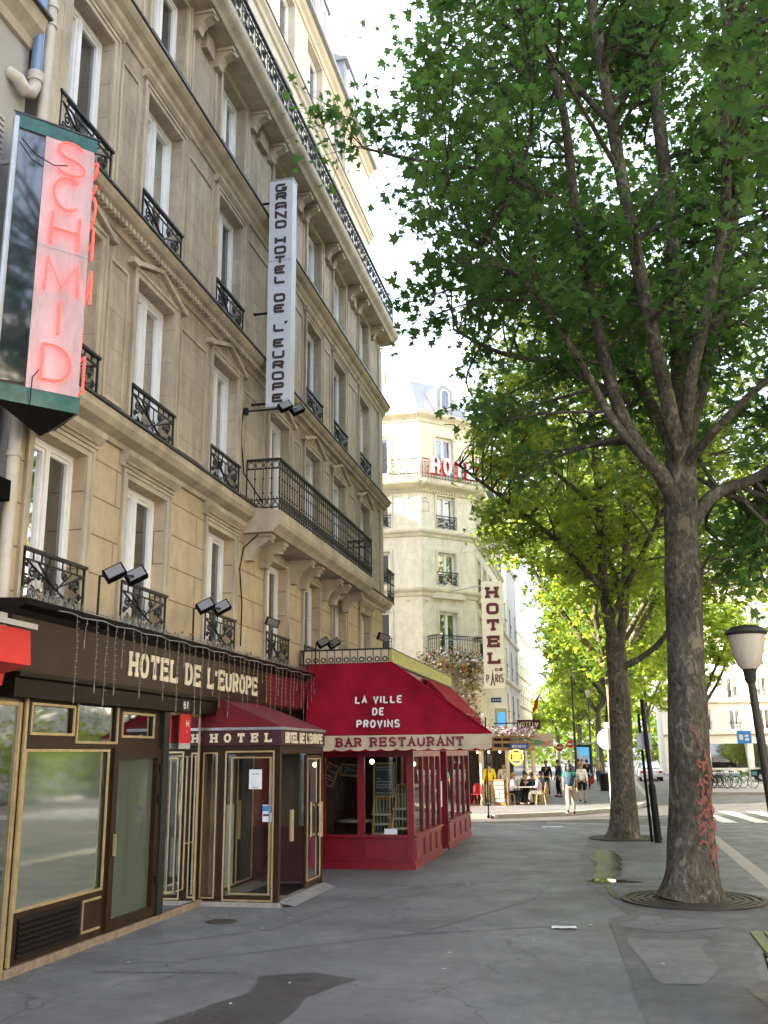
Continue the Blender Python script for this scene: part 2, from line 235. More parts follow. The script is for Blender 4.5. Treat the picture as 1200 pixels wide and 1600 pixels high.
# ------------------------------------------------------------------ mesh helpers
class MB:
    def __init__(s): s.v = []; s.f = []; s.m = []
    def add(s, vs, fs, mi=0):
        b = len(s.v); s.v += [tuple(x) for x in vs]
        for q in fs: s.f.append(tuple(b + i for i in q)); s.m.append(mi)
        return s
    def box(s, x0, x1, y0, y1, z0, z1, mi=0):
        return s.add([(x0, y0, z0), (x1, y0, z0), (x1, y1, z0), (x0, y1, z0), (x0, y0, z1), (x1, y0, z1), (x1, y1, z1), (x0, y1, z1)],
                     [(0, 3, 2, 1), (4, 5, 6, 7), (0, 1, 5, 4), (1, 2, 6, 5), (2, 3, 7, 6), (3, 0, 4, 7)], mi)
    def prism(s, pts, w, mi=0):
        """pts: planar 3D polygon, w: extrusion vector"""
        n = len(pts); w = Vector(w); a = [Vector(p) for p in pts]; b = [p + w for p in a]
        return s.add(a + b, [tuple(range(n - 1, -1, -1)), tuple(range(n, 2 * n))] + [(i, (i + 1) % n, n + (i + 1) % n, n + i) for i in range(n)], mi)
    def tube(s, path, r, n=8, mi=0, closed=False, caps=True):
        path = [Vector(p) for p in path]; N = len(path); rs = r if isinstance(r, (list, tuple)) else [r] * N
        prev = None; vs = []
        for i, p in enumerate(path):
            if closed: t = path[(i + 1) % N] - path[i - 1]
            else: t = path[min(i + 1, N - 1)] - path[max(i - 1, 0)]
            if t.length < 1e-9: t = Vector((0, 0, 1))
            t.normalize()
            if prev is None:
                up = Vector((0, 0, 1)) if abs(t.z) < 0.9 else Vector((1, 0, 0)); u = t.cross(up).normalized()
            else:
                u = prev - t * prev.dot(t)
                u = u.normalized() if u.length > 1e-6 else t.orthogonal().normalized()
            prev = u; v = t.cross(u)
            for k in range(n):
                a = 2 * PI * k / n; vs.append(p + (u * math.cos(a) + v * math.sin(a)) * rs[i])
        fs = []
        for i in range(N if closed else N - 1):
            j = (i + 1) % N
            for k in range(n): k2 = (k + 1) % n; fs.append((i * n + k, i * n + k2, j * n + k2, j * n + k))
        if caps and not closed: fs += [tuple(range(n - 1, -1, -1)), tuple(range((N - 1) * n, N * n))]
        return s.add(vs, fs, mi)
    def lathe(s, prof, c=(0, 0, 0), n=16, mi=0):
        vs = []; fs = []
        for r, z in prof:
            for k in range(n): a = 2 * PI * k / n; vs.append((c[0] + r * math.cos(a), c[1] + r * math.sin(a), c[2] + z))
        for i in range(len(prof) - 1):
            for k in range(n): k2 = (k + 1) % n; fs.append((i * n + k, i * n + k2, (i + 1) * n + k2, (i + 1) * n + k))
        fs += [tuple(range(n - 1, -1, -1)), tuple(range((len(prof) - 1) * n, len(prof) * n))]
        return s.add(vs, fs, mi)
    def ball(s, c, r, n=10, mi=0, sc=(1, 1, 1)):
        prof = [(max(1e-3, math.sin(PI * i / n)), -math.cos(PI * i / n)) for i in range(n + 1)]
        b = len(s.v); s.lathe(prof, (0, 0, 0), n + 2, mi)
        for i in range(b, len(s.v)): x = s.v[i]; s.v[i] = (c[0] + x[0] * r * sc[0], c[1] + x[1] * r * sc[1], c[2] + x[2] * r * sc[2])
        return s
    def build(s, name, mats, parent=None, smooth=False, loc=None, rot=0.0, keep=False):
        me = bpy.data.meshes.new(name); me.from_pydata([tuple(map(float, v)) for v in s.v], [], s.f)
        mats = mats if isinstance(mats, (list, tuple)) else [mats]
        for m in mats: me.materials.append(MATS[m])
        me.polygons.foreach_set('material_index', s.m)
        if not keep:
            b = bmesh.new(); b.from_mesh(me); bmesh.ops.recalc_face_normals(b, faces=b.faces); b.to_mesh(me); b.free()
        if smooth:
            me.polygons.foreach_set('use_smooth', [True] * len(me.polygons))
            try: me.set_sharp_from_angle(angle=R(42))
            except Exception: pass
        o = bpy.data.objects.new(name, me); COL.objects.link(o)
        if parent is not None:
            o.parent = parent
            if loc is None: # mesh is in world coordinates
                off = wloc(parent); me.transform(Matrix.Translation(-off))
            else: o.location = Vector(loc) - wloc(parent); o.rotation_euler.z = rot
        elif loc is not None: o.location = loc; o.rotation_euler.z = rot
        return o
def wloc(o):
    l = Vector(o.location)
    while o.parent is not None:
        o = o.parent; l = l + Vector(o.location)
    return l
def tag(o, label=None, cat=None, group=None, kind=None):
    if label: o['label'] = label
    if cat: o['category'] = cat
    if group: o['group'] = group
    if kind: o['kind'] = kind
    return o
def thing(name, label, cat, loc=(0, 0, 0), group=None, rot=0.0):
    o = bpy.data.objects.new(name, None); COL.objects.link(o); o.location = loc; o.empty_display_size = 0.3
    o.rotation_euler.z = rot
    return tag(o, label, cat, group)
def copy_obj(o, parent=None, loc=None, rot=None):
    c = o.copy(); COL.objects.link(c); c.parent = parent
    if loc is not None: c.location = loc
    if rot is not None: c.rotation_euler.z = rot
    for ch in list(o.children): copy_obj(ch, c)
    return c
class Frame:
    """a wall plane: local Y runs along the wall, local X out of it, Z up"""
    def __init__(s, o, rot=0.0): s.o = Vector(o); s.rot = rot; c, k = math.cos(rot), math.sin(rot); s.u = Vector((-k, c, 0)); s.n = Vector((c, k, 0))
    def p(s, a, b, d=0.0): return s.o + s.u * a + s.n * d + Vector((0, 0, b))
    def box(s, mb, a0, a1, b0, b1, d0, d1, mi=0):
        q = [s.p(a0, b0, d0), s.p(a0, b0, d1), s.p(a1, b0, d1), s.p(a1, b0, d0), s.p(a0, b1, d0), s.p(a0, b1, d1), s.p(a1, b1, d1), s.p(a1, b1, d0)]
        mb.add(q, [(0, 3, 2, 1), (4, 5, 6, 7), (0, 1, 5, 4), (1, 2, 6, 5), (2, 3, 7, 6), (3, 0, 4, 7)], mi)
    def profile(s, mb, a0, a1, prof, mi=0):
        mb.prism([s.p(a0, b, d) for d, b in prof], s.u * (a1 - a0), mi)
    def wall(s, mb, a0, a1, b0, b1, holes, depth=0.3, mi=0, mr=None, back=True):
        mr = mi if mr is None else mr
        As = sorted(set([a0, a1] + [x for h in holes for x in h[:2]])); Bs = sorted(set([b0, b1] + [x for h in holes for x in h[2:4]]))
        for i in range(len(As) - 1):
            for j in range(len(Bs) - 1):
                ca, cb = (As[i] + As[i + 1]) / 2, (Bs[j] + Bs[j + 1]) / 2
                if any(h[0] < ca < h[1] and h[2] < cb < h[3] for h in holes): continue
                mb.add([s.p(As[i], Bs[j]), s.p(As[i + 1], Bs[j]), s.p(As[i + 1], Bs[j + 1]), s.p(As[i], Bs[j + 1])], [(0, 1, 2, 3)], mi)
        for h in holes:
            c = [(h[0], h[2]), (h[1], h[2]), (h[1], h[3]), (h[0], h[3])]
            for i in range(4):
                p, q = c[i], c[(i + 1) % 4]
                mb.add([s.p(*p), s.p(*q), s.p(*q, -depth), s.p(*p, -depth)], [(0, 1, 2, 3)], mr)
            if back: mb.add([s.p(*k, -depth) for k in c], [(0, 1, 2, 3)], mr)

# ------------------------------------------------------------------ stroke lettering
def arc(cx, cy, rx, ry, a0, a1, n=12, sq=2.0):
    out = []
    for i in range(n + 1):
        a = R(a0 + (a1 - a0) * i / n); c, s_ = math.cos(a), math.sin(a); e = 2.0 / sq
        out.append((cx + rx * math.copysign(abs(c) ** e, c), cy + ry * math.copysign(abs(s_) ** e, s_)))
    return out
def glyph(ch, sq):
    V = lambda x: [(x, 0), (x, 1)]
    if ch == 'A': return [[(0, 0), (.5, 1), (1, 0)], [(.2, .36), (.8, .36)]]
    if ch == 'a': return [[(0, 0), (0, .6)] + arc(.5, .6, .5, .4, 180, 0, 12, sq) + [(1, 0)], [(0, .42), (1, .42)]]
    if ch == 'B': return [V(.05), [(.05, 1), (.55, 1)] + arc(.55, .76, .38, .24, 90, -90, 8, sq) + [(.05, .52)], [(.55, .52)] + arc(.55, .26, .45, .26, 90, -90, 8, sq) + [(.05, 0)]]
    if ch == 'C': return [arc(.5, .5, .5, .5, 50, 310, 18, sq)]
    if ch == 'D': return [V(.05), [(.05, 1), (.4, 1)] + arc(.4, .5, .6, .5, 90, -90, 14, sq) + [(.05, 0)]]
    if ch == 'E': return [V(.05), [(.05, 1), (1, 1)], [(.05, .52), (.8, .52)], [(.05, 0), (1, 0)]]
    if ch == 'G': return [arc(.5, .5, .5, .5, 50, 325, 18, sq) + [(1, .45), (.55, .45)]]
    if ch == 'H': return [V(.03), V(.97), [(.03, .5), (.97, .5)]]
    if ch == 'I': return [V(.5)]
    if ch == 'L': return [V(.05), [(.05, 0), (1, 0)]]
    if ch == 'M': return [[(0, 0), (0.04, 1), (.5, .15), (.96, 1), (1, 0)]]
    if ch == 'N': return [[(0, 0), (0, 1), (1, 0), (1, 1)]]
    if ch == 'O': return [arc(.5, .5, .5, .5, 90, 450, 24, sq)]
    if ch == 'P': return [V(.05), [(.05, 1), (.55, 1)] + arc(.55, .73, .45, .27, 90, -90, 8, sq) + [(.05, .46)]]
    if ch == 'R': return [V(.05), [(.05, 1), (.55, 1)] + arc(.55, .74, .42, .26, 90, -90, 8, sq) + [(.05, .48)], [(.5, .48), (1, 0)]]
    if ch == 'S': return [arc(.5, .75, .46, .25, 25, 270, 12, sq) + arc(.5, .25, .5, .25, 90, -155, 12, sq)[1:]]
    if ch == 'T': return [[(0, 1), (1, 1)], V(.5)]
    if ch == 'U': return [[(0, 1), (0, .42)] + arc(.5, .42, .5, .42, 180, 360, 12, sq) + [(1, 1)]]
    if ch == 'V': return [[(0, 1), (.5, 0), (1, 1)]]
    if ch == "'": return [[(.6, 1), (.4, .7)]]
    if ch == '5': return [[(.95, 1), (.15, 1), (.1, .55)] + arc(.5, .32, .5, .32, 120, -150, 12, sq)]
    if ch == '1': return [[(.15, .75), (.55, 1), (.55, 0)]]
    return []
def ribbon(mb, pts, wd, o, u, v, n, d, mi, k, serif=False, closed=False):
    P = [Vector((p[0], p[1])) for p in pts]
    P = [p for i, p in enumerate(P) if i == 0 or (p - P[i - 1]).length > 1e-5]; N = len(P)
    if N < 2: return
    Lf, Rt = [], []
    cl = (P[0] - P[-1]).length < 1e-4 and N > 3
    for i in range(N):
        if cl: a = (P[i] - P[i - 1 if i > 0 else N - 2]); b = (P[i + 1 if i < N - 1 else 1] - P[i])
        else: a = P[i] - P[i - 1] if i > 0 else P[1] - P[0]; b = P[i + 1] - P[i] if i < N - 1 else P[i] - P[i - 1]
        a = a.normalized(); b = b.normalized(); na = Vector((-a.y, a.x)); nb = Vector((-b.y, b.x)); m = na + nb
        m = m.normalized() if m.length > 1e-6 else na
        h = wd / 2 / max(0.42, m.dot(na)); Lf.append(P[i] + m * h); Rt.append(P[i] - m * h)
    off = n * (0.0012 * k)
    W = lambda q, dd: o + u * q.x + v * q.y + n * dd + off
    vs = []
    for i in range(N): vs += [W(Lf[i], 0), W(Rt[i], 0), W(Lf[i], d), W(Rt[i], d)]
    fs = []
    for i in range(N - 1):
        a = 4 * i; b = a + 4; fs += [(a + 2, b + 2, b + 3, a + 3), (a, b, b + 2, a + 2), (a + 1, a + 3, b + 3, b + 1)]
    fs += [(0, 2, 3, 1), (4 * N - 4, 4 * N - 3, 4 * N - 1, 4 * N - 2)]
    mb.add(vs, fs, mi)
def text(mb, s, o, u, v, h, wd, stroke, depth=0.012, mi=0, sq=2.0, serif=0.0, gap=None, align='c', widths=None, neon=None):
    """letters of height h, glyph width wd, along u from o (baseline)"""
    u = Vector(u).normalized(); v = Vector(v).normalized(); n = u.cross(v).normalized(); o = Vector(o)
    gap = stroke * 1.1 if gap is None else gap; adv = []
    for ch in s: adv.append(wd * (0.6 if ch == ' ' else 0.32 if ch == "'" else 0.35 if ch == 'I' else 1.2 if ch == 'M' else 1.0))
    tot = sum(adv) + gap * (len(s) - 1); x = -tot / 2 if align == 'c' else 0.0
    for ch, aw in zip(s, adv):
        for k, st in enumerate(glyph(ch, sq)):
            pts = [(x + stroke / 2 + p[0] * (aw - stroke), stroke / 2 + p[1] * (h - stroke)) for p in st]
            if neon: mb.tube([o + u * p[0] + v * p[1] + n * depth for p in pts], neon, 6, mi); continue
            if serif and len(st) < 8 or (serif and st[0] == (.05, 1)):
                for e, nb in ((0, 1), (-1, -2)):
                    if len(st) >= 8 and e == -1: continue
                    p, q = st[e], st[nb]; P = pts[e]
                    if abs(p[0] - q[0]) < 0.6 * abs(p[1] - q[1]) and (p[1] < .02 or p[1] > .98):
                        L = stroke * (0.5 + serif); sy = stroke * 0.0
                        ribbon(mb, [(P[0] - L, P[1]), (P[0] + L, P[1])], stroke * 0.85, o, u, v, n, depth, mi, k + 2)
                    elif abs(p[1] - q[1]) < 0.1 and (p[0] > .75 or (ch == 'T' and p[0] < .1)) and ch in 'ELT':
                        dy = -1 if p[1] > .9 else 1
                        L = stroke * (0.5 + serif * .7)
                        if .1 < p[1] < .9: a_, b_ = P[1] - L * .7, P[1] + L * .7
                        else: a_, b_ = P[1] - dy * stroke / 2, P[1] + dy * L * 1.3
                        ribbon(mb, [(P[0], a_), (P[0], b_)], stroke * 0.85, o, u, v, n, depth, mi, k + 2)
            ribbon(mb, pts, stroke, o, u, v, n, depth, mi, k)
        x += aw + gap

# ------------------------------------------------------------------ the setting: ground, roads, pavements
def struct(mb, name, m, **k): return tag(mb.build(name, m, **k), kind='structure')
g = MB(); g.add([(-900, -400, -0.14), (900, -400, -0.14), (900, 1500, -0.14), (-900, 1500, -0.14)], [(0, 1, 2, 3)])
struct(g, 'road', 'road')
def round_poly(pts): return [(x, y, -0.18) for x, y in pts]
near_out = [(-30, -12), (2.3, -12), (2.3, 27.5), (2.0, 29.2), (1.2, 30.6), (0.0, 31.4), (-2, 31.8), (-30, 31.8)]
far_out = [(-30, 36.2), (-6.5, 36.0), (-4.2, 36.3), (-1.8, 38.0), (-0.3, 40.4), (0.9, 43.5), (1.6, 48), (1.8, 190), (-30, 190)]
for nm_, out in (('pavement', near_out), ('far_pavement', far_out)):
    b = MB(); b.prism(round_poly(out), (0, 0, 0.18)); struct(b, nm_, 'pavement')
def strip_along(pts, wd, z0, z1):
    b = MB()
    for i in range(len(pts) - 1):
        a, c = Vector((*pts[i], 0)), Vector((*pts[i + 1], 0)); L = (c - a).length; k = max(1, int(L / 1.1)); t = (c - a) / L; nn = Vector((t.y, -t.x, 0))
        for j in range(k):
            p, q = a + t * (L * j / k + .006), a + t * (L * (j + 1) / k - .006)
            b.prism([(p.x, p.y, z0), (q.x, q.y, z0), (q.x + nn.x * wd, q.y + nn.y * wd, z0), (p.x + nn.x * wd, p.y + nn.y * wd, z0)], (0, 0, z1 - z0))
    return b
struct(strip_along(near_out[1:7], 0.28, -0.2, 0.004), 'kerb', 'granite')
struct(strip_along(far_out[1:8], 0.28, -0.2, 0.004), 'kerb', 'granite')
isl = [(5.2, 56), (8.8, 56), (9.6, 58), (9.6, 76), (5.0, 76), (4.8, 58)]
b = MB(); b.prism([(x, y, -0.16) for x, y in isl], (0, 0, 0.16)); struct(b, 'traffic_island', 'granite')
b = MB(); b.prism([(x, y, -0.16) for x, y in [(17, -20), (60, -20), (60, 200), (17, 200)]], (0, 0, 0.16)); struct(b, 'far_pavement', 'pavement')
# crossing stripes
b = MB()
for k in range(9):
    x = 3.0 + k * 1.02; b.add([(x + .45, 34.6, -.135), (x + .95, 34.6, -.135), (x + .45, 41, -.135), (x - .05, 41, -.135)], [(0, 1, 2, 3)])
struct(b, 'crosswalk', 'road_paint')
b = MB()
for k in range(4): b.add([(-1.0 + k * .9, 52 + k, .003), (0.4 + k * .4, 52 + k, .003), (0.4 + k * .4, 52.5 + k, .003), (-1.0 + k * .9, 52.5 + k, .003)], [(0, 1, 2, 3)])
# pavement repairs: sheets 4 mm proud
def sheet(name, pts, z, m, wob=0.05, kind='structure', seed=0):
    rr = random.Random(seed); P = []
    for i in range(len(pts)):
        a, c = pts[i], pts[(i + 1) % len(pts)]; L = math.hypot(c[0] - a[0], c[1] - a[1]); k = max(1, int(L / 0.25))
        for j in range(k): P.append((a[0] + (c[0] - a[0]) * j / k + rr.uniform(-wob, wob), a[1] + (c[1] - a[1]) * j / k + rr.uniform(-wob, wob), z))
    b = MB(); b.add(P, [tuple(range(len(P)))]); return tag(b.build(name, m), kind=kind)
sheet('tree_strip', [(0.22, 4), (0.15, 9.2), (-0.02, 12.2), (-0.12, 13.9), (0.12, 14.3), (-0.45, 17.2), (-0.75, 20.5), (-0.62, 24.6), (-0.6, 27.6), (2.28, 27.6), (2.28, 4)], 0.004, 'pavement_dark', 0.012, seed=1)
sheet('pavement_repair', [(0.33, 10.2), (0.75, 10.25), (0.95, 11.1), (0.85, 12.0), (1.0, 12.6), (0.25, 12.45), (0.1, 12.6), (0.08, 12.3)], 0.008, 'pavement_pale', 0.02, seed=2)
sheet('pavement_repair', [(0.02, 13.3), (0.6, 13.0), (1.3, 13.5), (1.2, 13.9), (0.3, 14.2)], 0.008, 'pavement', 0.02, seed=3)
sheet('pavement_repair', [(0.1, 18.2), (0.9, 18.4), (1.0, 20.6), (0.0, 21.2), (0.2, 19.6)], 0.008, 'pavement', 0.03, seed=4)
sheet('pavement_repair', [(-0.2, 17.3), (0.55, 17.1), (0.62, 17.9), (-0.1, 18.1)], 0.008, 'pavement_dark', 0.02, seed=6)
sheet('pavement_repair', [(1.25, 10.5), (1.9, 10.2), (2.2, 11.8), (1.5, 12.4), (1.35, 11.3)], 0.008, 'pavement_pale', 0.04, seed=5)
sheet('damp_patch', [(-3.75, 8.0), (-3.3, 9.2), (-3.45, 9.9), (-3.0, 10.15), (-2.5, 9.95), (-2.75, 9.1), (-2.65, 7.4)], 0.004, 'wet', 0.03, seed=7)
sheet('damp_patch', [(0.75, 8.7), (1.2, 9.2), (1.1, 10.1), (1.9, 10.4), (2.3, 9.0), (2.2, 7.5)], 0.0085, 'wet', 0.05, seed=8)
sheet('damp_patch', [(-3.6, 20.5), (-3.0, 21.5), (-3.3, 25.0), (-3.62, 25.2)], 0.004, 'pavement_dark', 0.04, seed=9)
sheet('puddle', [(-0.52, 17.75), (-0.3, 17.45), (-0.05, 17.55), (0.0, 18.1), (0.1, 19.5), (0.15, 21.6), (0.0, 23.0), (-0.35, 23.4), (-0.5, 21.5), (-0.32, 20.2), (-0.38, 18.6)], 0.0125, 'wet_film', 0.04, seed=10)
sheet('puddle', [(-0.50, 17.8), (-0.2, 17.5), (0.02, 17.62), (0.45, 17.66), (0.02, 17.95), (-0.25, 18.1)], 0.016, 'water', 0.02, seed=15)
sheet('puddle', [(-0.02, 15.7), (0.08, 15.6), (-0.1, 17.0), (-0.2, 17.1)], 0.012, 'wet_film', 0.01, seed=11)
# cracks and joints drawn as thin tarred seams
b = MB()
for pts in ([(-4.5, 10.5), (-2.4, 12.4), (-1.2, 15.5), (-0.9, 20)], [(-5.3, 11.2), (-4.2, 12.5), (-3.3, 16.6)], [(0.15, 9.2), (-0.02, 12.2), (-0.12, 13.9)], [(-2.4, 12.4), (-0.1, 13.6)], [(-3.3, 16.6), (-1.0, 18.2)], [(-3.4, 24), (-0.7, 25.4)], [(-5.2, 9.8), (-3.7, 10.0)]):
    rr = random.Random(len(pts)); P = []
    for i in range(len(pts) - 1):
        for j in range(14): t = j / 14; P.append(Vector((pts[i][0] * (1 - t) + pts[i + 1][0] * t + rr.uniform(-.012, .012), pts[i][1] * (1 - t) + pts[i + 1][1] * t + rr.uniform(-.012, .012), .005)))
    for i in range(len(P) - 1):
        t = (P[i + 1] - P[i]).normalized(); nn = Vector((-t.y, t.x, 0)) * 0.011; b.add([P[i] - nn, P[i + 1] - nn, P[i + 1] + nn, P[i] + nn], [(0, 1, 2, 3)])
struct(b, 'pavement_seams', 'pavement_dark')
t = thing('manhole_cover', 'small round iron cover in the pavement before the hotel porch', 'manhole cover', (-5.05, 12.9, 0))
b = MB(); b.lathe([(.2, 0), (.2, .008), (.17, .011)], (-5.05, 12.9, 0), 24); b.build('cover', 'cast_iron', t)
def litter(loc, label, rot, s):
    t = thing('paper_scrap', label, 'litter', loc); rr = random.Random(int(loc[1] * 10))
    b = MB(); n = 5; vs = []
    for i in range(n + 1):
        for j in range(4): vs.append(((i / n - .5) * s, (j / 3 - .5) * s * .55 + rr.uniform(-.02, .02), 0.006 + .016 * abs(math.sin(i * 1.9 + j)) * s))
    b.add([(loc[0] + x * math.cos(rot) - y * math.sin(rot), loc[1] + x * math.sin(rot) + y * math.cos(rot), loc[2] + z) for x, y, z in vs], [(i * 4 + j, i * 4 + j + 1, i * 4 + j + 5, i * 4 + j + 4) for i in range(n) for j in range(3)])
    o = b.build('sheet', 'paper', t); b = MB(); c_, s_ = math.cos(rot), math.sin(rot)
    for q in range(4): x, y = (-.3 + .16 * q) * s, (.08 - .05 * (q % 2)) * s; b.prism([(loc[0] + (x + dx) * c_ - (y + dy) * s_, loc[1] + (x + dx) * s_ + (y + dy) * c_, loc[2] + .03) for dx, dy in ((0, 0), (.11 * s, 0), (.11 * s, .13 * s), (0, .13 * s))], (0, 0, .001))
    b.build('print', 'slate', t); return t
litter((-.66, 13.1, .01), 'crumpled white printed sheet lying in the middle of the near pavement', .1, .30)
litter((-1.7, 30.0, .01), 'white scrap of paper on the pavement by the side street', .3, .6)

# ------------------------------------------------------------------ windows and railings as shared shapes
def frame_mesh(wd, h, mid=True, bars=0, d=-.19):
    b = MB(); F = Frame((0, 0, 0)); e = .003
    F.box(b, e, .07, e, h - e, d - .06, d + .03); F.box(b, wd - .07, wd - e, e, h - e, d - .06, d + .03); F.box(b, .071, wd - .071, h - .08, h - e, d - .06, d + .03); F.box(b, .071, wd - .071, e, .09, d - .06, d + .03)
    if mid: F.box(b, wd / 2 - .042, wd / 2 + .042, .091, h - .081, d - .05, d + .04)
    for s_ in ((.072, wd / 2 - .043), (wd / 2 + .043, wd - .072)):
        F.box(b, s_[0], s_[0] + .036, .092, h - .082, d - .05, d + .012); F.box(b, s_[1] - .036, s_[1], .092, h - .082, d - .05, d + .012)
        F.box(b, s_[0] + .037, s_[1] - .037, h - .125, h - .083, d - .05, d + .012); F.box(b, s_[0] + .037, s_[1] - .037, .093, .16, d - .05, d + .012)
    for k in range(bars): z = h * (k + 1) / (bars + 1); F.box(b, .12, wd / 2 - .1, z, z + .03, d - .04, d + .01); F.box(b, wd / 2 + .1, wd - .12, z, z + .03, d - .04, d + .01)
    p = MB()
    p.add([F.p(.08, .1, d - .03), F.p(wd / 2, .1, d - .02), F.p(wd / 2, h - .1, d - .024), F.p(.08, h - .1, d - .02)], [(0, 1, 2, 3)])
    p.add([F.p(wd / 2, .1, d - .026), F.p(wd - .08, .1, d - .02), F.p(wd - .08, h - .1, d - .03), F.p(wd / 2, h - .1, d - .024)], [(0, 1, 2, 3)])
    return b, p
PROTO = {}; WR = random.Random(17)
def window(parent, F, a, z, wd, h, mid=True, glass='pane', fm='white_paint', name='window', d=-.19):
    key = (round(wd, 2), round(h, 2), mid, glass, fm, d); loc = F.p(a, z)
    if key not in PROTO:
        fb, pb = frame_mesh(wd, h, mid, 0, d); f = fb.build(name, fm, parent, loc=loc, rot=F.rot); p = pb.build('pane', glass, f, loc=wloc(f)); PROTO[key] = f
        p.location = (0, 0, 0); return f
    c = copy_obj(PROTO[key], parent); c.location = loc - wloc(parent); c.rotation_euler.z = F.rot
    if glass == 'pane' and WR.random() < .3:
        ch_ = c.children[0]; kk = ('cur',) + key
        if kk not in PROTO: PROTO[kk] = ch_.data.copy(); PROTO[kk].materials[0] = MATS['pane_curtain']
        ch_.data = PROTO[kk]
    return c
def scroll(b, F, ca, cb, r, turns=1.6, sgn=1, a0=0.0, rad=.012, d=.05):
    pts = []
    for i in range(22):
        t = i / 21; a = a0 + sgn * t * turns * 2 * PI; rr = r * (1 - .82 * t); pts.append(F.p(ca + rr * math.cos(a), cb + rr * math.sin(a), d))
    b.tube(pts, rad * 1.6, 4)
def railing_mesh(wd, h, style):
    b = MB(); F = Frame((0, 0, 0)); a0, a1 = -.06, wd + .06; d = .05
    F.box(b, a0 - .03, a1 + .03, h - .035, h, d - .03, d + .03)
    F.box(b, a0, a1, h - .14, h - .12, d - .01, d + .01); F.box(b, a0, a1, .04, .06, d - .01, d + .01)
    if style == 'bars': F.box(b, a0, a1, h * .5, h * .5 + .02, d - .01, d + .01); return b
    for a in (a0, a1 - .02): F.box(b, a, a + .02, .0, h - .036, d - .011, d + .011)
    m = wd / 2; H2 = h - .14
    for s_ in (-1, 1):
        b.tube([F.p(m + s_ * wd * .5, .06, d), F.p(m, H2 * .5, d), F.p(m + s_ * wd * .5, H2, d)], .017, 4)
        b.tube([F.p(m + s_ * wd * .3, .06, d), F.p(m + s_ * .04, H2 * .5, d), F.p(m + s_ * wd * .3, H2, d)], .015, 4)
        for zz, sg in ((H2 * .26, 1), (H2 * .74, -1)):
            scroll(b, F, m + s_ * wd * .40, zz + .0, H2 * .17, 1.7, sg * s_, PI / 2 * sg, .009)
            scroll(b, F, m + s_ * wd * .17, zz - sg * .07, H2 * .13, 1.5, -sg * s_, PI / 2, .009)
            scroll(b, F, m + s_ * wd * .29, H2 * .5 + (.09 if zz > H2 / 2 else -.09), H2 * .09, 1.3, sg, 0, .008)
        scroll(b, F, m + s_ * wd * .07, H2 * .22, H2 * .12, 1.3, s_, 0, .009); scroll(b, F, m + s_ * wd * .46, H2 * .5, H2 * .1, 1.2, -s_, 0, .009)
        for q in range(3): a = m + s_ * wd * (.12 + .14 * q); F.box(b, a, a + .012, H2 + .02, h - .036, d - .008, d + .008)
    b.tube([F.p(m + .07 * math.cos(k * PI / 6), H2 * .5 + .07 * math.sin(k * PI / 6), d) for k in range(12)], .01, 4, closed=True)
    b.tube([F.p(m, .06, d), F.p(m, H2, d)], .009, 4)
    return b
RPROTO = {}; WR = random.Random(17)
def railing(parent, F, a, z, wd, h, style='scroll', name='window_railing'):
    key = (round(wd, 2), round(h, 2), style); loc = F.p(a, z)
    if key not in RPROTO:
        o = railing_mesh(wd, h, style).build(name, 'iron', parent, loc=loc, rot=F.rot); RPROTO[key] = o; return o
    c = copy_obj(RPROTO[key], parent); c.location = loc - wloc(parent); c.rotation_euler.z = F.rot; return c
def balustrade(b, F, a0, a1, z0, h, d, step=.15, ret0=None, ret1=None, fancy=True):
    """long balcony rail: posts, bars, rings and scroll feet"""
    def run(P, Q):
        L = (Q - P).length; t = (Q - P) / L; n_ = max(2, int(L / step)); nn = Vector((-t.y, t.x, 0))
        for zz, hh, ww in ((h - .04, .04, .03), (h - .19, .018, .012), (.05, .02, .014), (.2, .016, .01)):
            b.prism([P - nn * ww + Vector((0, 0, zz)), Q - nn * ww + Vector((0, 0, zz)), Q + nn * ww + Vector((0, 0, zz)), P + nn * ww + Vector((0, 0, zz))], (0, 0, hh))
        for i in range(n_ + 1):
            c = P + t * (L * i / n_); big = i % 8 == 0
            r_ = .014 if big else .009
            b.tube([c + Vector((0, 0, 0.0)), c + Vector((0, 0, h - .04))], r_, 5)
            if fancy and not big: b.ball(c + Vector((0, 0, h * .62)), .022, 4); b.ball(c + Vector((0, 0, h * .34)), .022, 4)
            if fancy and i < n_:
                m_ = P + t * (L * (i + .5) / n_); r2 = L / n_ * .40
                b.tube([m_ + t * r2 * math.cos(k * PI / 4) + Vector((0, 0, h - .115 + r2 * math.sin(k * PI / 4))) for k in range(8)], .008, 4, closed=True)
                for sg in (-1, 1):
                    b.tube([m_ + t * (sg * r2 * (1 - .5 * q / 5) * math.cos(q * .7)) + Vector((0, 0, .08 + q * .035)) for q in range(6)], .009, 4)
    run(F.p(a0, z0, d), F.p(a1, z0, d))
    if ret0 is not None: run(F.p(a0, z0, ret0), F.p(a0, z0, d))
    if ret1 is not None: run(F.p(a1, z0, d), F.p(a1, z0, ret1))

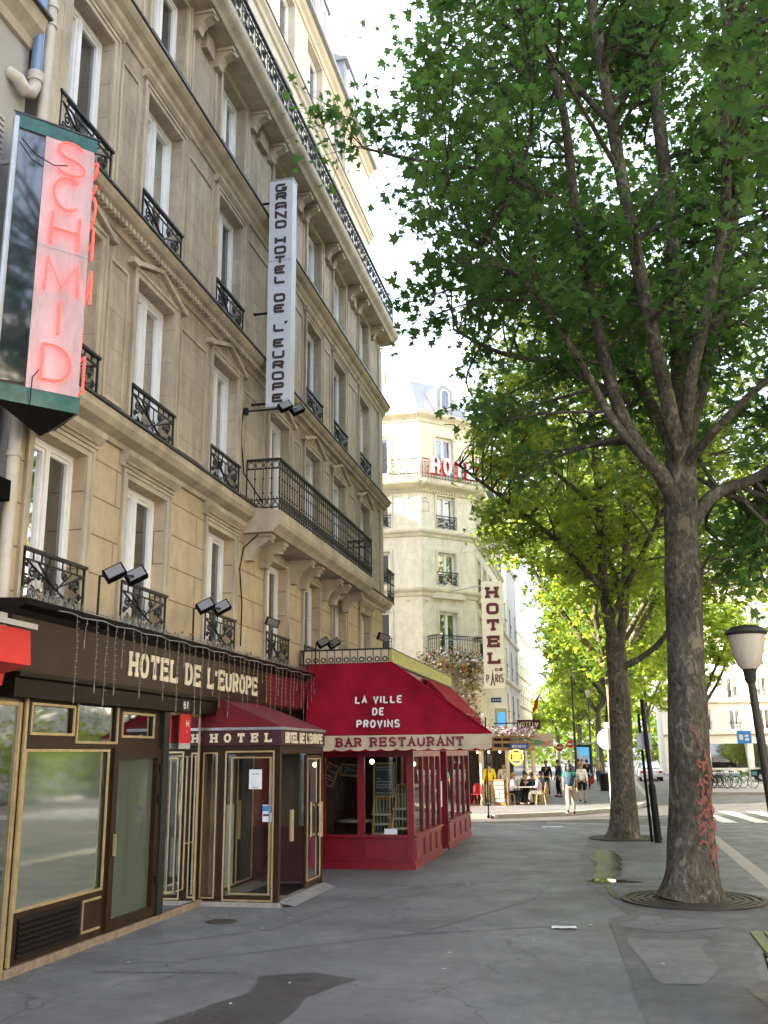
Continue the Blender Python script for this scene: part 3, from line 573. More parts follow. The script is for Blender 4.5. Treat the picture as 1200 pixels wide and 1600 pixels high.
# ------------------------------------------------------------------ the stone hotel building
HB = thing('hotel_building', 'tall beige stone hotel building with window railings above the brown hotel shopfront', 'building', (-6, 8.95, 0))
F = Frame((-6, 0, 0)); Y0, Y1 = 8.95, 27.0
cols = [(9.25, 1.15), (11.45, 1.2), (14.2, 1.15), (17.05, 1.2), (19.4, 1.15), (21.65, 1.15), (24.3, 1.1)]
low = MB(); F.wall(low, Y0, Y1, 3.2, 6.0, [(a, a + w_, 3.66, 5.66) for a, w_ in cols], .34); low.add([F.p(Y0, 0), F.p(Y1, 0), F.p(Y1, 3.2), F.p(Y0, 3.2)], [(0, 1, 2, 3)])
low.build('wall', 'stone_low', HB)
up = MB(); holes = [(a, a + w_, 6.4, 8.58) for a, w_ in cols] + [(a, a + w_, 9.25, 11.55) for a, w_ in cols] + [(a + .02, a + w_ - .02, 12.2, 14.02) for a, w_ in cols]
F.wall(up, Y0, Y1, 6.0, 14.6, holes, .34); up.build('wall', 'stone', HB)
end = MB(); end.add([(-6, Y1, 0), (-22, Y1, 0), (-22, Y1, 14.6), (-6, Y1, 14.6)], [(0, 1, 2, 3)]); end.add([(-22, Y0, 0), (-22, Y0, 14.6), (-22, Y1, 14.6), (-22, Y1, 0)], [(0, 1, 2, 3)]); end.build('end_wall', 'stone', HB)
YU = 25.5
cr = MB(); f5 = [(a - .05, a + w_ + .02, 14.6, 16.5) for a, w_ in cols if a < 24] ; f6 = [(a - .1, a + w_ + .05, 17.2, 18.9) for a, w_ in cols if a < 24]
F.wall(cr, Y0, YU, 14.6, 19.1, f5 + f6, .3); cr.add([(-6, YU, 14.5), (-22, YU, 14.5), (-22, YU, 19.2), (-6, YU, 19.2)], [(0, 1, 2, 3)]); cr.add([(-6, YU, 14.6), (-6, Y1, 14.6), (-22, Y1, 14.6), (-22, YU, 14.6)], [(0, 1, 2, 3)])
cr.build('upper_wall', 'cream', HB)
for a, w_ in cols:
    for z, h_, wd, off in ((3.66, 2.0, w_, 0), (6.4, 2.18, w_, 0), (9.25, 2.3, w_, 0), (12.2, 1.82, w_ - .04, .02)):
        window(HB, F, a + off, z, wd, h_)
    if a < 24:
        window(HB, F, a - .05, 14.6, w_ + .07, 1.9); window(HB, F, a - .1, 17.2, w_ + .15, 1.7)
    railing(HB, F, a, 3.70, w_, .60); railing(HB, F, a, 9.22, w_, .70); railing(HB, F, a, 12.19, w_, .38, 'bars')
    if not 15.5 < a < 23: railing(HB, F, a, 6.36, w_, .62)
# cornices, ledges
def cornice(nm_, prof, a0, a1, m='stone_trim', top=None):
    b = MB(); F.profile(b, a0, a1, prof); o = b.build(nm_, m, HB)
    if top:
        b = MB(); F.box(b, a0 - .02, a1 + .02, top[1], top[1] + .03, 0.002, top[0] + .03); b.build('flashing', 'lead', o)
    return o
cornice('ledge', [(0, 6.0), (.05, 6.0), (.07, 6.06), (.2, 6.12), (.25, 6.2), (.25, 6.3), (0, 6.34)], Y0, Y1 + .2, 'stone_trim', (.25, 6.31))
cornice('cornice', [(0, 8.9), (.03, 8.9), (.05, 8.96), (.1, 9.0), (.12, 9.06), (.2, 9.1), (.24, 9.15), (.25, 9.2), (0, 9.22)], Y0, Y1 + .15, 'stone_trim', (.25, 9.205))
cornice('cornice', [(0, 11.82), (.03, 11.82), (.05, 11.88), (.1, 11.93), (.12, 12.0), (.2, 12.05), (.24, 12.1), (.25, 12.15), (0, 12.18)], Y0, Y1 + .15, 'stone_trim', (.25, 12.155))
cornice('cornice', [(0, 16.72), (.05, 16.75), (.07, 16.85), (.13, 16.92), (.14, 17.0), (0, 17.02)], Y0, YU + .1, 'cream_trim', (.13, 17.0))
cornice('cornice', [(0, 18.95), (.04, 18.97), (.06, 19.08), (.13, 19.15), (.17, 19.25), (.17, 19.32), (0, 19.34)], Y0, YU + .15, 'cream_trim')
b = MB(); F.profile(b, Y0, YU + .15, [(.172, 19.24), (.26, 19.26), (.27, 19.36), (.172, 19.38)]); b.build('gutter', 'zinc', HB)
b = MB()
for k in range(int((Y1 - Y0) / .11)): a = Y0 + .03 + k * .11; F.box(b, a, a + .06, 8.97, 9.05, .09, .165)
b.build('dentil_course', 'stone_trim', HB)
# rounded corner of the ledge
b = MB(); b.lathe([(.3, 6.0), (.5, 6.12), (.56, 6.3), (.3, 6.34)], (-6.3, Y1, 0), 20); b.build('ledge_corner', 'stone_trim', HB)
b = MB(); b.tube([(-5.82, Y1 + .25 , 6.33), (-5.82, Y1 + .25, 7.25)], .02, 6); ff = Frame((-5.82, Y1 + .25, 0), PI / 2)
balustrade(b, Frame((-5.9, Y1 + .2, 0), 0), 0, .85, 6.33, .95, .02, .13); b.build('balcony_railing', 'iron', HB)
# surrounds, hoods, pediments
tr = MB()
for a, w_ in cols:
    for z0, z1 in ((6.4, 8.58), (9.25, 11.55), (12.2, 14.02), (3.66, 5.66)):
        F.box(tr, a - .12, a - .002, z0, z1 + .1, .001, .035); F.box(tr, a + w_ + .002, a + w_ + .12, z0, z1 + .1, .001, .035); F.box(tr, a - .002, a + w_ + .002, z1 + .003, z1 + .1, .001, .035)
        F.box(tr, a - .135, a - .09, z0, z1 + .12, .036, .055); F.box(tr, a + w_ + .09, a + w_ + .135, z0, z1 + .12, .036, .055); F.box(tr, a - .089, a + w_ + .089, z1 + .075, z1 + .12, .036, .055)
    F.profile(tr, a - .2, a + w_ + .2, [(.001, 11.68), (.06, 11.7), (.1, 11.75), (.11, 11.8), (.001, 11.81)])
    m_ = a + w_ / 2; hw = w_ / 2 + .3                              # pediment over the second-floor windows
    for pr, d0, d1 in (([(-hw, 8.66), (-hw + .14, 8.66), (-hw + .2, 8.7), (0, 8.93), (hw - .2, 8.7), (hw - .14, 8.66), (hw, 8.66), (hw, 8.74), (hw - .17, 8.76), (0, 9.0), (-hw + .17, 8.76), (-hw, 8.74)], .001, .11), ):
        tr.prism([F.p(m_ + x, z - .0, d0) for x, z in pr], F.n * (d1 - d0))
    MB().prism([F.p(m_ + x, z, .002) for x, z in [(-hw + .22, 8.69), (hw - .22, 8.69), (0, 8.91)]], F.n * .04).build('carved_panel', 'stone_carved', HB)
    if a < 15 or a > 23:                                                 # hood over the first-floor windows
        F.profile(tr, a - .22, a + w_ + .22, [(.001, 5.80), (.05, 5.80), (.06, 5.84), (.12, 5.90), (.15, 5.93), (.16, 5.985), (.001, 5.99)])
        cv = MB(); F.box(cv, a - .14, a + w_ + .14, 5.84, 5.9, .062, .09); cv.build('carved_panel', 'stone_carved', HB)
for i in range(len(cols) - 1):                                           # raised panel frames between the windows
    p0, p1 = cols[i][0] + cols[i][1] + .26, cols[i + 1][0] - .26
    for z0, z1 in ((6.55, 8.5), (9.4, 11.5), (12.35, 13.95)):
        for q in ((p0, p0 + .04, z0, z1), (p1 - .04, p1, z0, z1), (p0 + .041, p1 - .041, z0, z0 + .04), (p0 + .041, p1 - .041, z1 - .04, z1)): F.box(tr, *q, .001, .022)
for a in (Y0 + .01, Y1 - .36): F.box(tr, a, a + .35, 6.4, 13.9, .001, .05)
tr.build('wall_mouldings', 'stone_trim', HB)
# balconies with consoles
def console(parent, a, z, dep, wd, ht, boss=False):
    b = MB(); pr = [(0, z), (dep, z), (dep, z - ht * .22), (dep * .86, z - ht * .34), (dep * .55, z - ht * .5), (dep * .38, z - ht * .75), (dep * .3, z - ht), (0, z - ht)]
    F.profile(b, a - wd / 2, a + wd / 2, [(d + .001, q) for d, q in pr]); F.profile(b, a - wd / 2 - .03, a + wd / 2 + .03, [(.001, z - .06), (dep + .03, z - .06), (dep + .03, z - .002), (.001, z - .002)])
    if boss: b.lathe([(.1, 0), (.1, .03), (.05, .06)], F.p(a, z - ht * .45, dep * .72), 12)
    else: F.box(b, a - wd / 4, a + wd / 4, z - ht * .33, z - ht * .09, dep, dep + .03)
    return b.build('console', 'stone_trim', parent)
bal = MB(); F.profile(bal, 15.75, 22.9, [(.001, 5.87), (.55, 5.87), (.6, 5.93), (.68, 6.0), (.7, 6.08), (.7, 6.24), (.001, 6.345)]); BA = bal.build('balcony', 'stone_trim', HB)
for a in (16.0, 16.75, 18.5, 19.2, 20.75, 21.45, 22.65): console(BA, a, 5.868, .46, .2, .46, abs(a - 16.75) < .1 or abs(a - 19.2) < .1 or abs(a - 21.45) < .1)
b = MB(); balustrade(b, F, 15.8, 22.85, 6.25, .95, .66, .145, .05, .05); b.build('railing', 'iron', BA)
bal = MB(); F.profile(bal, Y0, Y1 + .1, [(.001, 14.12), (.4, 14.15), (.44, 14.22), (.52, 14.3), (.55, 14.36), (.55, 14.5), (.001, 14.52)]); BA = bal.build('balcony', 'stone_trim', HB)
for a, w_ in cols:
    for q in (a - .32, a + w_ + .32): console(BA, q, 14.118, .34, .2, .34)
for i in range(len(cols) - 1): b = MB(); F.box(b, cols[i][0] + cols[i][1] + .6, cols[i + 1][0] - .6, 13.75, 14.08, .001, .1); b.build('carved_panel', 'stone_carved', BA)
b = MB(); balustrade(b, F, Y0, Y1, 14.52, .9, .4, .17, None, -.4, False)
for k in range(int((Y1 - Y0) / .34)): scroll(b, F, Y0 + .17 + k * .34, 14.85, .13, 1.5, 1 if k % 2 else -1, 0, .012, .4); scroll(b, F, Y0 + .17 + k * .34, 15.12, .1, 1.5, -1 if k % 2 else 1, PI, .012, .4)
b.build('railing', 'iron', BA)
# roof
rf = MB(); rf.add([(-6, Y0, 19.34), (-6, YU, 19.34), (-7.6, YU, 22.6), (-7.6, Y0, 22.6), (-22, Y0, 23.2), (-22, YU, 23.2), (-22, Y0, 19), (-22, YU, 19)], [(0, 1, 2, 3), (3, 2, 5, 4), (1, 7, 5, 2), (0, 3, 4, 6)]); RO = rf.build('roof', 'zinc', HB)
for a in (12.2, 16.0, 20.1, 23.2):
    b = MB(); F.box(b, a, a + 1.25, 19.45, 21.25, -1.0, -.12); F.box(b, a - .08, a + 1.33, 21.252, 21.36, -1.05, -.02); F.profile(b, a, a + 1.25, [(-1.3, 21.36), (-.1, 21.36), (-.5, 21.6)]); dm = b.build('dormer', 'zinc', RO)
    window(HB, Frame((-6.0, 0, 0)), a + .2, 19.6, .85, 1.5, True, 'pane', 'white_paint', 'window', -.06)
for a in (14.6, 22.4):
    b = MB(); F.box(b, a, a + 1.6, 21.5, 24.6, -4.6, -3.9); F.box(b, a - .06, a + 1.66, 24.602, 24.72, -4.66, -3.84)
    for k in range(4): b.lathe([(.12, 0), (.1, .5)], F.p(a + .25 + k * .36, 24.72, -4.25), 8)
    b.build('chimney', 'stone_trim', RO)

# ------------------------------------------------------------------ neighbour building on the left
NB = thing('neighbour_building', 'pale grey rendered building with two rain pipes, carrying the pink neon sign', 'building', (-6.1, 2, 0))
NF = Frame((-6.1, 0, 0))
b = MB(); NF.wall(b, -6, 8.72, 0, 20, [(6.6, 7.75, 5.9, 8.1), (6.6, 7.75, 9.0, 9.01), (3.4, 4.6, 5.9, 8.1)], .25); b.build('wall', 'grey_wall', NB)
b = MB(); b.box(-22, -6.101, -6, 8.94, 0, 20.5); b.f = b.f[:3] + b.f[4:]; b.m = b.m[:5]; b.build('side_walls', 'grey_wall', NB)
b = MB(); NF.profile(b, -6, 8.68, [(.001, 10.1), (.05, 10.1), (.08, 10.2), (.2, 10.3), (.24, 10.45), (.001, 10.5)]); o = b.build('cornice', 'stone_trim', NB)
b = MB(); NF.box(b, -6, 8.7, 10.455, 10.49, .18, .29); b.build('flashing', 'lead', o)
for a in (3.4, 6.6): window(NB, NF, a, 5.9, 1.15, 2.2); railing(NB, NF, a, 5.95, 1.15, .85)
b = MB()
for k in range(12): NF.box(b, 7.9, 8.35, 8.15 + k * .07, 8.19 + k * .07, .001, .03)
b.build('vent_grille', 'cream_pipe', NB)
b = MB(); b.tube([(-5.98, 8.70, 22), (-5.98, 8.70, 9.75)], .065, 12); b.build('rain_pipe', 'blue_pipe', NB, smooth=True)
b = MB(); b.tube([(-5.98, 8.70, 9.76), (-5.98, 8.70, 9.62), (-5.98, 8.64, 9.48), (-5.98, 8.52, 9.42), (-6.0, 8.42, 9.5), (-6.1, 8.36, 9.56)], .075, 12); b.lathe([(.09, 0), (.09, .12)], (-5.98, 8.7, 9.66), 12); b.build('pipe_elbow', 'cream_pipe', NB, smooth=True)
b = MB(); b.tube([(-5.97, 8.88, 22), (-5.97, 8.88, 3.2)], .07, 12)
for z in (10.55, 10.8, 7.5, 5.2): b.lathe([(.085, 0), (.085, .06)], (-5.97, 8.88, z), 12)
b.build('drain_pipe', 'cream_pipe', NB, smooth=True)
b = MB(); NF.box(b, -6, 8.68, 3.25, 3.5, .001, .35); b.build('shop_ledge', 'grey_wall', NB)
# red shop at the left edge
RS = thing('red_shopfront', 'red painted shopfront with dark gold-edged window under the pink neon sign', 'shopfront', (-5.9, 7, 0))
b = MB(); NF.box(b, 2, 8.15, 2.4, 3.2, .002, .3); NF.box(b, 7.0, 7.75, 0, 2.4, .002, .25); b.build('fascia', 'bright_red', RS)
b = MB(); b.prism([(-6.05, 8.25, 3.4), (-5.15, 8.15, 3.24), (-5.12, 8.15, 2.92), (-5.4, 8.18, 2.86), (-5.42, 8.18, 2.75), (-6.05, 8.25, 2.7)], (0, -5, 0)); b.build('awning_box', 'bright_red', RS)
b = MB(); b.prism([(-6.05, 8.29, 3.42), (-5.1, 8.19, 3.25), (-5.1, 8.19, 3.30), (-6.05, 8.29, 3.48)], (0, -5, 0)); b.build('awning_cap', 'grey_wall', RS); b = MB(); b.lathe([(.03, 0), (.03, .02)], (-5.3, 8.16, 3.0), 10); b.build('badge', 'gold', RS)
b = MB(); b.add([(-5.93, 7.76, .2), (-5.93, 9.3, .2), (-5.93, 9.3, 2.62), (-5.93, 7.76, 2.62)], [(0, 1, 2, 3)]); b.build('pane', 'pane_mirror', RS)
b = MB(); b.box(-5.94, -5.9, 9.27, 9.31, 0, 2.66); b.box(-5.94, -5.9, 7.76, 9.269, 2.62, 2.66); b.box(-5.94, -5.9, 7.76, 9.269, .16, .2); b.box(-5.94, -5.915, 8.65, 8.67, .2, 2.62); b.build('pane_frame', 'gold', RS)
b = MB(); b.box(-6.05, -5.92, 2, 9.36, 0, .16); b.build('plinth', 'brown_dark', RS)
for k in range(3):
    t = thing('alarm_box', '%s of three cream alarm boxes with red lamps above the red awning' % ('lowest', 'middle one', 'topmost')[k], 'alarm box', (-5.95, 8.35, 3.75 + k * .27), 'alarm boxes beside the drain pipe')
    b = MB(); b.box(-6.09, -5.9, 8.2, 8.45, 3.75 + k * .27, 3.98 + k * .27); b.build('case', 'cream_pipe', t)
    b = MB(); b.ball((-5.895, 8.38, 3.84 + k * .27), .03, 6); b.build('lamp', 'sign_red', t)
t = thing('junction_box', 'small black box fixed above the cream alarm boxes', 'junction box', (-5.9, 8.62, 4.7)); b = MB(); b.box(-6.09, -5.85, 8.52, 8.7, 4.66, 4.88); b.build('case', 'dark_plastic', t)

# ------------------------------------------------------------------ pink neon sign
SG = thing('neon_sign', 'tall pink neon blade sign spelling a surname vertically, with teal end bands', 'neon sign', (-6.0, 9.3, 5.4))
A_, B_, C_ = Vector((-5.77, 8.14, 0)), Vector((-5.21, 8.78, 0)), Vector((-5.72, 9.2, 0)); zb, zt = 5.76, 8.66; K_ = .90
su = (B_ - A_).normalized(); sn = Vector((su.y, -su.x, 0)); sw = (B_ - A_).length
up_ = Vector((0, 0, 1))
def tri(mb, z0, z1, off=0.0):
    c = (A_ + B_ + C_) / 3; P = [p + (p - c).normalized() * off for p in (A_, B_, C_)]; mb.prism([(p.x, p.y, z0) for p in P], (0, 0, z1 - z0))
b = MB(); tri(b, zb, zt); b.build('case', 'sign_brown', SG)
b = MB(); tri(b, zt + .002, zt + .16, .03); b.build('top_band', 'teal', SG); b = MB(); tri(b, zt + .162, zt + .182, .05); b.build('top_cap', 'lead', SG)
b = MB(); tri(b, zb - .18, zb - .002, .03); b.build('bottom_band', 'teal', SG)
b = MB(); c = (A_ + B_ + C_) / 3; b.add([(A_.x, A_.y, zb - .182), (B_.x, B_.y, zb - .182), (C_.x, C_.y, zb - .182), (c.x, c.y, zb - .42)], [(0, 2, 1), (0, 1, 3), (1, 2, 3), (2, 0, 3)]); b.build('bottom_point', 'brown_dark', SG)
def on(p, s0, z0, d): q = p + su * s0 + sn * d; return Vector((q.x, q.y, z0))
b = MB(); b.add([on(A_, .03, zb + .03, .012), on(A_, sw * .36, zb + .03, .012), on(A_, sw * .36, zt - .03, .012), on(A_, .03, zt - .03, .012)], [(0, 1, 2, 3)]); b.build('glass_panel', 'sign_glass', SG)
b = MB(); b.prism([on(A_, sw * .365, zb, .002), on(A_, sw * .995, zb, .002), on(A_, sw * .995, zt, .002), on(A_, sw * .365, zt, .002)], sn * .015); b.build('pink_panel', 'pink_panel', SG)
b = MB(); b.prism([on(A_, sw * .365, zb + 1.6, .018), on(A_, sw * .995, zb + 1.6, .018), on(A_, sw * .995, zb + 1.614, .018), on(A_, sw * .365, zb + 1.614, .018)], sn * .004); b.tube([on(A_, -.01, zb - .1, .02), on(A_, -.01, zt + .1, .02)], .035, 8); b.build('frame', 'steel', SG)
rev_u = (C_ - B_).normalized(); rev_n = Vector((rev_u.y, -rev_u.x, 0)); rv = (C_ - B_).length
nz_ = [(c_, zb + z_ * K_) for c_, z_ in (('S', 2.76), ('C', 2.29), ('H', 1.80), ('M', 1.20), ('I', .68), ('D', .11))]
for ch, z in nz_:
    b = MB(); h_ = .405
    text(b, ch, on(A_, sw * .68, z, .018), su, up_, h_, .33 if ch != 'M' else .31, .02, .045, neon=.0135); b.build('letter', 'neon_red', SG, smooth=True)
    b = MB(); q = B_ + rev_u * rv * .3; text(b, ch, (q.x, q.y, z), rev_u, up_, h_, .34, .02, .07, neon=.0135); b.build('letter', 'neon_red', SG, smooth=True)
b = MB(); b.prism([tuple(B_ + rev_u * .02 + rev_n * .002 + Vector((0, 0, zb))), tuple(B_ + rev_u * rv * .6 + rev_n * .002 + Vector((0, 0, zb))), tuple(B_ + rev_u * rv * .6 + rev_n * .002 + Vector((0, 0, zt))), tuple(B_ + rev_u * .02 + rev_n * .002 + Vector((0, 0, zt)))], rev_n * .015); b.build('pink_panel', 'pink_panel', SG)
b = MB(); b.tube([on(A_, .05, zt - .15, .05), on(A_, .2, zt - .3, .07), on(A_, .4, zt - .36, .08), on(A_, .55, zt - .3, .06)], .006, 5); b.tube([on(A_, .42, zb + .2, .05), on(A_, .36, zb + .1, .06), on(A_, .35, zb - .35, .06)], .006, 5); b.build('cable', 'dark_plastic', SG)

b = MB()
for z_ in (zb + .3, zt - .3): b.tube([(-6.1, 8.3, z_), (-5.75, 8.3, z_)], .03, 6)
b.build('bracket', 'steel', SG)

# ------------------------------------------------------------------ white vertical hotel sign
WS = thing('vertical_hotel_sign', 'tall white blade sign with black stacked letters fixed to the stone hotel', 'sign', (-5.5, 16.1, 8.2))
z0, z1 = 8.25, 12.85
b = MB(); b.box(-5.70, -5.24, 16.0, 16.26, z0, z1); b.build('case', 'sign_white', WS)
b = MB(); b.box(-5.71, -5.23, 15.99, 16.27, z1 + .001, z1 + .03); b.box(-5.71, -5.23, 15.99, 16.27, z0 - .03, z0 - .001); b.box(-5.705, -5.235, 15.994, 16.0, 11.15, 11.16); b.build('trim', 'steel', WS)
rows = [('G', 316), ('R', 367), ('A', 424), ('N', 475), ('D', 530), ('H', 622), ('O', 678), ('T', 735), ('E', 790), ('L', 845), ('D', 947), ('E', 1007), ('L', 1112), ('E', 1197), ('U', 1257), ('R', 1316), ('O', 1374), ('P', 1433), ('E', 1492)]
for ch, c in rows:
    b = MB(); zc = z1 - (c - 272) / 1263 * (z1 - z0)
    text(b, 'a' if ch == 'A' else ch, (-5.47, 15.998, zc - .085), (1, 0, 0), up_, .168, .235, .043, .012, sq=5); b.build('letter', 'sign_brown', WS)
b = MB(); zc = z1 - (1096 - 272) / 1263 * (z1 - z0); b.prism([(-5.36, 15.985, zc), (-5.31, 15.985, zc + .02), (-5.30, 15.985, zc + .06), (-5.36, 15.985, zc + .05)], (0, .013, 0)); b.build('letter', 'sign_brown', WS)
for z in (12.45, 10.15, 8.35): 
    b = MB(); b.tube([(-6.0, 16.1, z), (-5.7, 16.1, z)], .022, 6); b.lathe([(.05, 0), (.05, .02)], (-5.99, 16.1, z - .01), 8); b.build('bracket', 'black_metal', WS)

# ------------------------------------------------------------------ hotel shopfront
SF = thing('hotel_shopfront', 'brown and gold hotel shopfront with name fascia and etched window', 'shopfront', (-5.8, 9.4, 0))
S = Frame((-5.9, 0, 0))
b = MB(); S.box(b, 8.75, 19.0, 2.95, 3.5, -.09, .16); b.build('fascia', 'brown_panel', SF)
b = MB(); S.profile(b, 8.75, 19.0, [(-.09, 3.5), (.17, 3.5), (.2, 3.56), (.3, 3.6), (.32, 3.66), (-.09, 3.68)]); S.profile(b, 8.9, 19.0, [(-.09, 2.70), (.15, 2.70), (.15, 2.88), (.2, 2.9), (.2, 2.948), (-.09, 2.948)]); b.build('fascia_cornice', 'brown_dark', SF)
b = MB(); S.box(b, 16.4, 18.95, 2.96, 3.49, .161, .168); b.build('end_panel', 'burgundy_cloth', SF)
b = MB(); text(b, "HOTEL DE L'EUROPE", S.p(13.62, 3.07, .163), S.u, up_, .31, .245, .062, .014, serif=.25, gap=.055, sq=2.6); b.build('lettering', 'cream_letter', SF)
b = MB(); S.box(b, 12.95, 13.22, 2.72, 2.86, .152, .158); b.build('number_plate', 'iron', SF); b = MB(); text(b, '51', S.p(13.08, 2.74, .158), S.u, up_, .1, .075, .02, .004); b.build('number', 'chalk', SF)
# timber field with openings
b = MB(); ops = [(9.48, 10.32, 2.36, 2.64), (10.42, 11.36, 2.28, 2.70), (11.52, 12.38, 2.36, 2.62), (9.42, 11.18, .62, 2.16), (11.42, 12.5, .22, 2.08)]
S.wall(b, 9.33, 12.78, .1, 2.7, ops, .06); S.box(b, 11.3, 12.6, .12, 2.2, .001, .018) if False else None
b.build('panelling', 'brown_panel', SF)
b = MB(); fr = MB()
for i, (a0, a1, q0, q1) in enumerate(ops):
    b2 = MB(); b2.add([S.p(a0, q0, -.03), S.p(a1, q0, -.03), S.p(a1, q1, -.03), S.p(a0, q1, -.03)], [(0, 1, 2, 3)]); pn = b2.build('pane', 'pane_shop' if i >= 3 else 'pane_mirror', SF)
    if i < 4:
        e = .028; b2 = MB()
        for r_ in ((a0 - e, a1 + e, q0 - e, q0), (a0 - e, a1 + e, q1, q1 + e), (a0 - e, a0, q0 + .001, q1 - .001), (a1, a1 + e, q0 + .001, q1 - .001)): S.box(b2, *r_, .001, .02)
        b2.build('pane_frame', 'gold', SF)
dr = MB()
for r_ in ((11.30, 11.42, .12, 2.2), (12.5, 12.62, .12, 2.2), (11.421, 12.499, 2.08, 2.2), (11.421, 12.499, .12, .22)): S.box(dr, *r_, .001, .035)
D = dr.build('door', 'brown_panel', SF); b = MB()
for z in (.5, 1.5, 1.9): S.box(b, 12.55, 12.63, z, z + .1, .036, .06)
b.build('hinge', 'brown_dark', D); b = MB(); S.box(b, 11.34, 11.37, .95, 1.2, .05, .08); b.build('handle', 'gold', D)
b = MB()
for k in range(7): S.profile(b, 9.5, 10.72, [(.002, .16 + k * .055), (.03, .15 + k * .055), (.03, .165 + k * .055), (.002, .2 + k * .055)])
b.build('vent_grille', 'brown_dark', SF)
b = MB()
for r_ in ((10.78, 11.2, .17, .195), (10.78, 11.2, .5, .525), (10.78, 10.80, .196, .499)): S.box(b, *r_, .001, .016)
S.box(b, 9.335, 9.375, .1, 2.7, .001, .03); b.build('gold_strip', 'gold', SF)
b = MB(); S.box(b, 9.3, 14.2, 0, .085, -.05, .03); b.build('plinth', 'plinth', SF)
b = MB(); S.box(b, 12.62, 12.8, .1, 2.7, -.06, .06); b.build('jamb', 'iron', SF)
# mirror wing beside the porch
WG = MB(); WG.add([S.p(12.86, .1, .0), S.p(13.95, .1, .0), S.p(13.95, 2.68, .0), S.p(12.86, 2.68, .0)], [(0, 1, 2, 3)]); WG.build('mirror_panel', 'pane_mirror', SF)
b = MB()
for r_ in ((12.81, 12.86, .1, 2.7), (13.95, 13.99, .1, 2.7), (12.861, 13.949, 2.66, 2.7), (13.55, 13.56, .3, 2.1), (13.0, 13.01, .3, 2.1), (13.021, 13.549, 2.09, 2.1), (13.021, 13.549, .3, .31), (13.86, 13.87, .2, 2.1), (13.571, 13.859, .9, .91), (13.571, 13.859, 2.09, 2.1)): S.box(b, *r_, .002, .010)
b.build('mirror_frame', 'gold', SF)
b = MB(); S.box(b, 16.4, 18.6, 0, 2.7, -.08, -.02); b.build('inner_panelling', 'burgundy_cloth', SF)
t = thing('hotel_rating_plaque', 'small red plaque with a white H hung on the mirror beside the porch', 'plaque', (-5.86, 13.3, 2.3)); b = MB(); S.box(b, 13.1, 13.45, 2.28, 2.68, .06, .08); b.build('plate', 'bright_red', t)
b = MB(); text(b, 'H', S.p(13.33, 2.50, .081), S.u, up_, .1, .09, .016, .003); [S.box(b, 13.29 + k * .04, 13.31 + k * .04, 2.43, 2.445, .081, .084) for k in range(2)]; b.build('lettering', 'chalk', t); b = MB(); S.box(b, 13.1, 13.45, 2.2, 2.279, .06, .08); b.build('footer', 'grey_wall', t)
# bird spikes and dry debris along the fascia top
t = thing('bird_spikes', 'strip of thin grey bird spikes along the top of the hotel fascia', 'bird spikes', (-5.7, 9, 3.68)); b = MB(); rr = random.Random(3)
for k in range(1500):
    a = rr.uniform(8.85, 18.9); x = rr.uniform(-5.85, -5.6); q = Vector((x, a, 3.66)); d_ = Vector((rr.uniform(-.06, .08), rr.uniform(-.08, .08), rr.uniform(.06, .15))); s_ = .0028
    b.add([q + Vector((0, -s_, 0)), q + Vector((0, s_, 0)), q + d_ + Vector((0, s_, 0)), q + d_ + Vector((0, -s_, 0))], [(0, 1, 2, 3)])
b.build('spikes', 'steel', t, keep=True)
t = thing('dry_leaf_litter', 'brown dead leaves caught on top of the hotel fascia', 'leaves', (-5.65, 11, 3.68)); b = MB()
for k in range(70):
    a = rr.choice([9.3, 11.1, 12.6, 13.9, 15.5]) + rr.gauss(0, .22); q = Vector((rr.uniform(-5.75, -5.58), a, 3.70 + rr.uniform(0, .06))); s_ = rr.uniform(.02, .05)
    b.add([q + Vector((rr.uniform(-s_, s_), rr.uniform(-s_, s_), rr.uniform(-s_, s_))) for _ in range(3)], [(0, 1, 2)])
tag(b.build('leaves', 'wood', t, keep=True), kind='stuff')
# hanging icicle lights
t = thing('icicle_lights', 'string of unlit icicle lights hanging down over the hotel fascia', 'fairy lights', (-5.55, 9.5, 3.6)); rr = random.Random(12)
b = MB(); b.tube([(-5.56, 9.3 + k * .25, 3.60 + .015 * math.sin(k * 2.1)) for k in range(39)], .006, 4); b.build('cable', 'steel', t)
for k in range(44):
    a = 9.7 + k * .215 + rr.uniform(-.06, .06); L = rr.choice([.25, .4, .55, .72, .85]); b = MB(); ph = rr.uniform(0, 6)
    pts = [(-5.555 + .008 * math.sin(ph + q), a + .012 * math.sin(ph + 1.7 * q), 3.6 - L * q / 6) for q in range(7)]
    b.tube(pts, .0035, 4)
    for q in range(1, int(L / .07)): z = 3.6 - q * .07; b.box(-5.56, -5.54, a - .015, a + .015, z, z + .006)
    b.lathe([(.002, -.1), (.009, -.07), (.007, 0)], (pts[-1][0], pts[-1][1], pts[-1][2]), 5); b.build('strand', 'wire_grey', t)

# ------------------------------------------------------------------ glazed entrance porch
PO = thing('entrance_porch', 'glazed hotel porch with gold frames and burgundy canopy', 'porch', (-5.3, 15.3, 0))
PX0, PX1, PY0, PY1 = -5.98, -4.72, 14.2, 16.5
b = MB(); b.box(PX0, PX1 + .05, PY0 - .05, PY1, 0, .06); b.build('step', 'granite', PO)
b = MB(); b.add([(PX1 + .05, PY0 - .05, .061), (PX1 + .05, PY1, .061), (PX1 + .22, PY1, .004), (PX1 + .22, PY0 + .1, .004)], [(0, 1, 2, 3)]); b.build('ramp', 'steel', PO)
b = MB(); b.box(PX0, PX1, PY0, PY1, .062, .066); b.build('floor', 'tile', PO); b = MB(); b.box(-5.5, -4.8, 14.9, 16.2, .067, .078); b.build('door_mat', 'iron', PO)
fr = MB(); gd = MB()
P1 = Frame((PX0, PY0, 0), -PI / 2); wq = PX1 - PX0
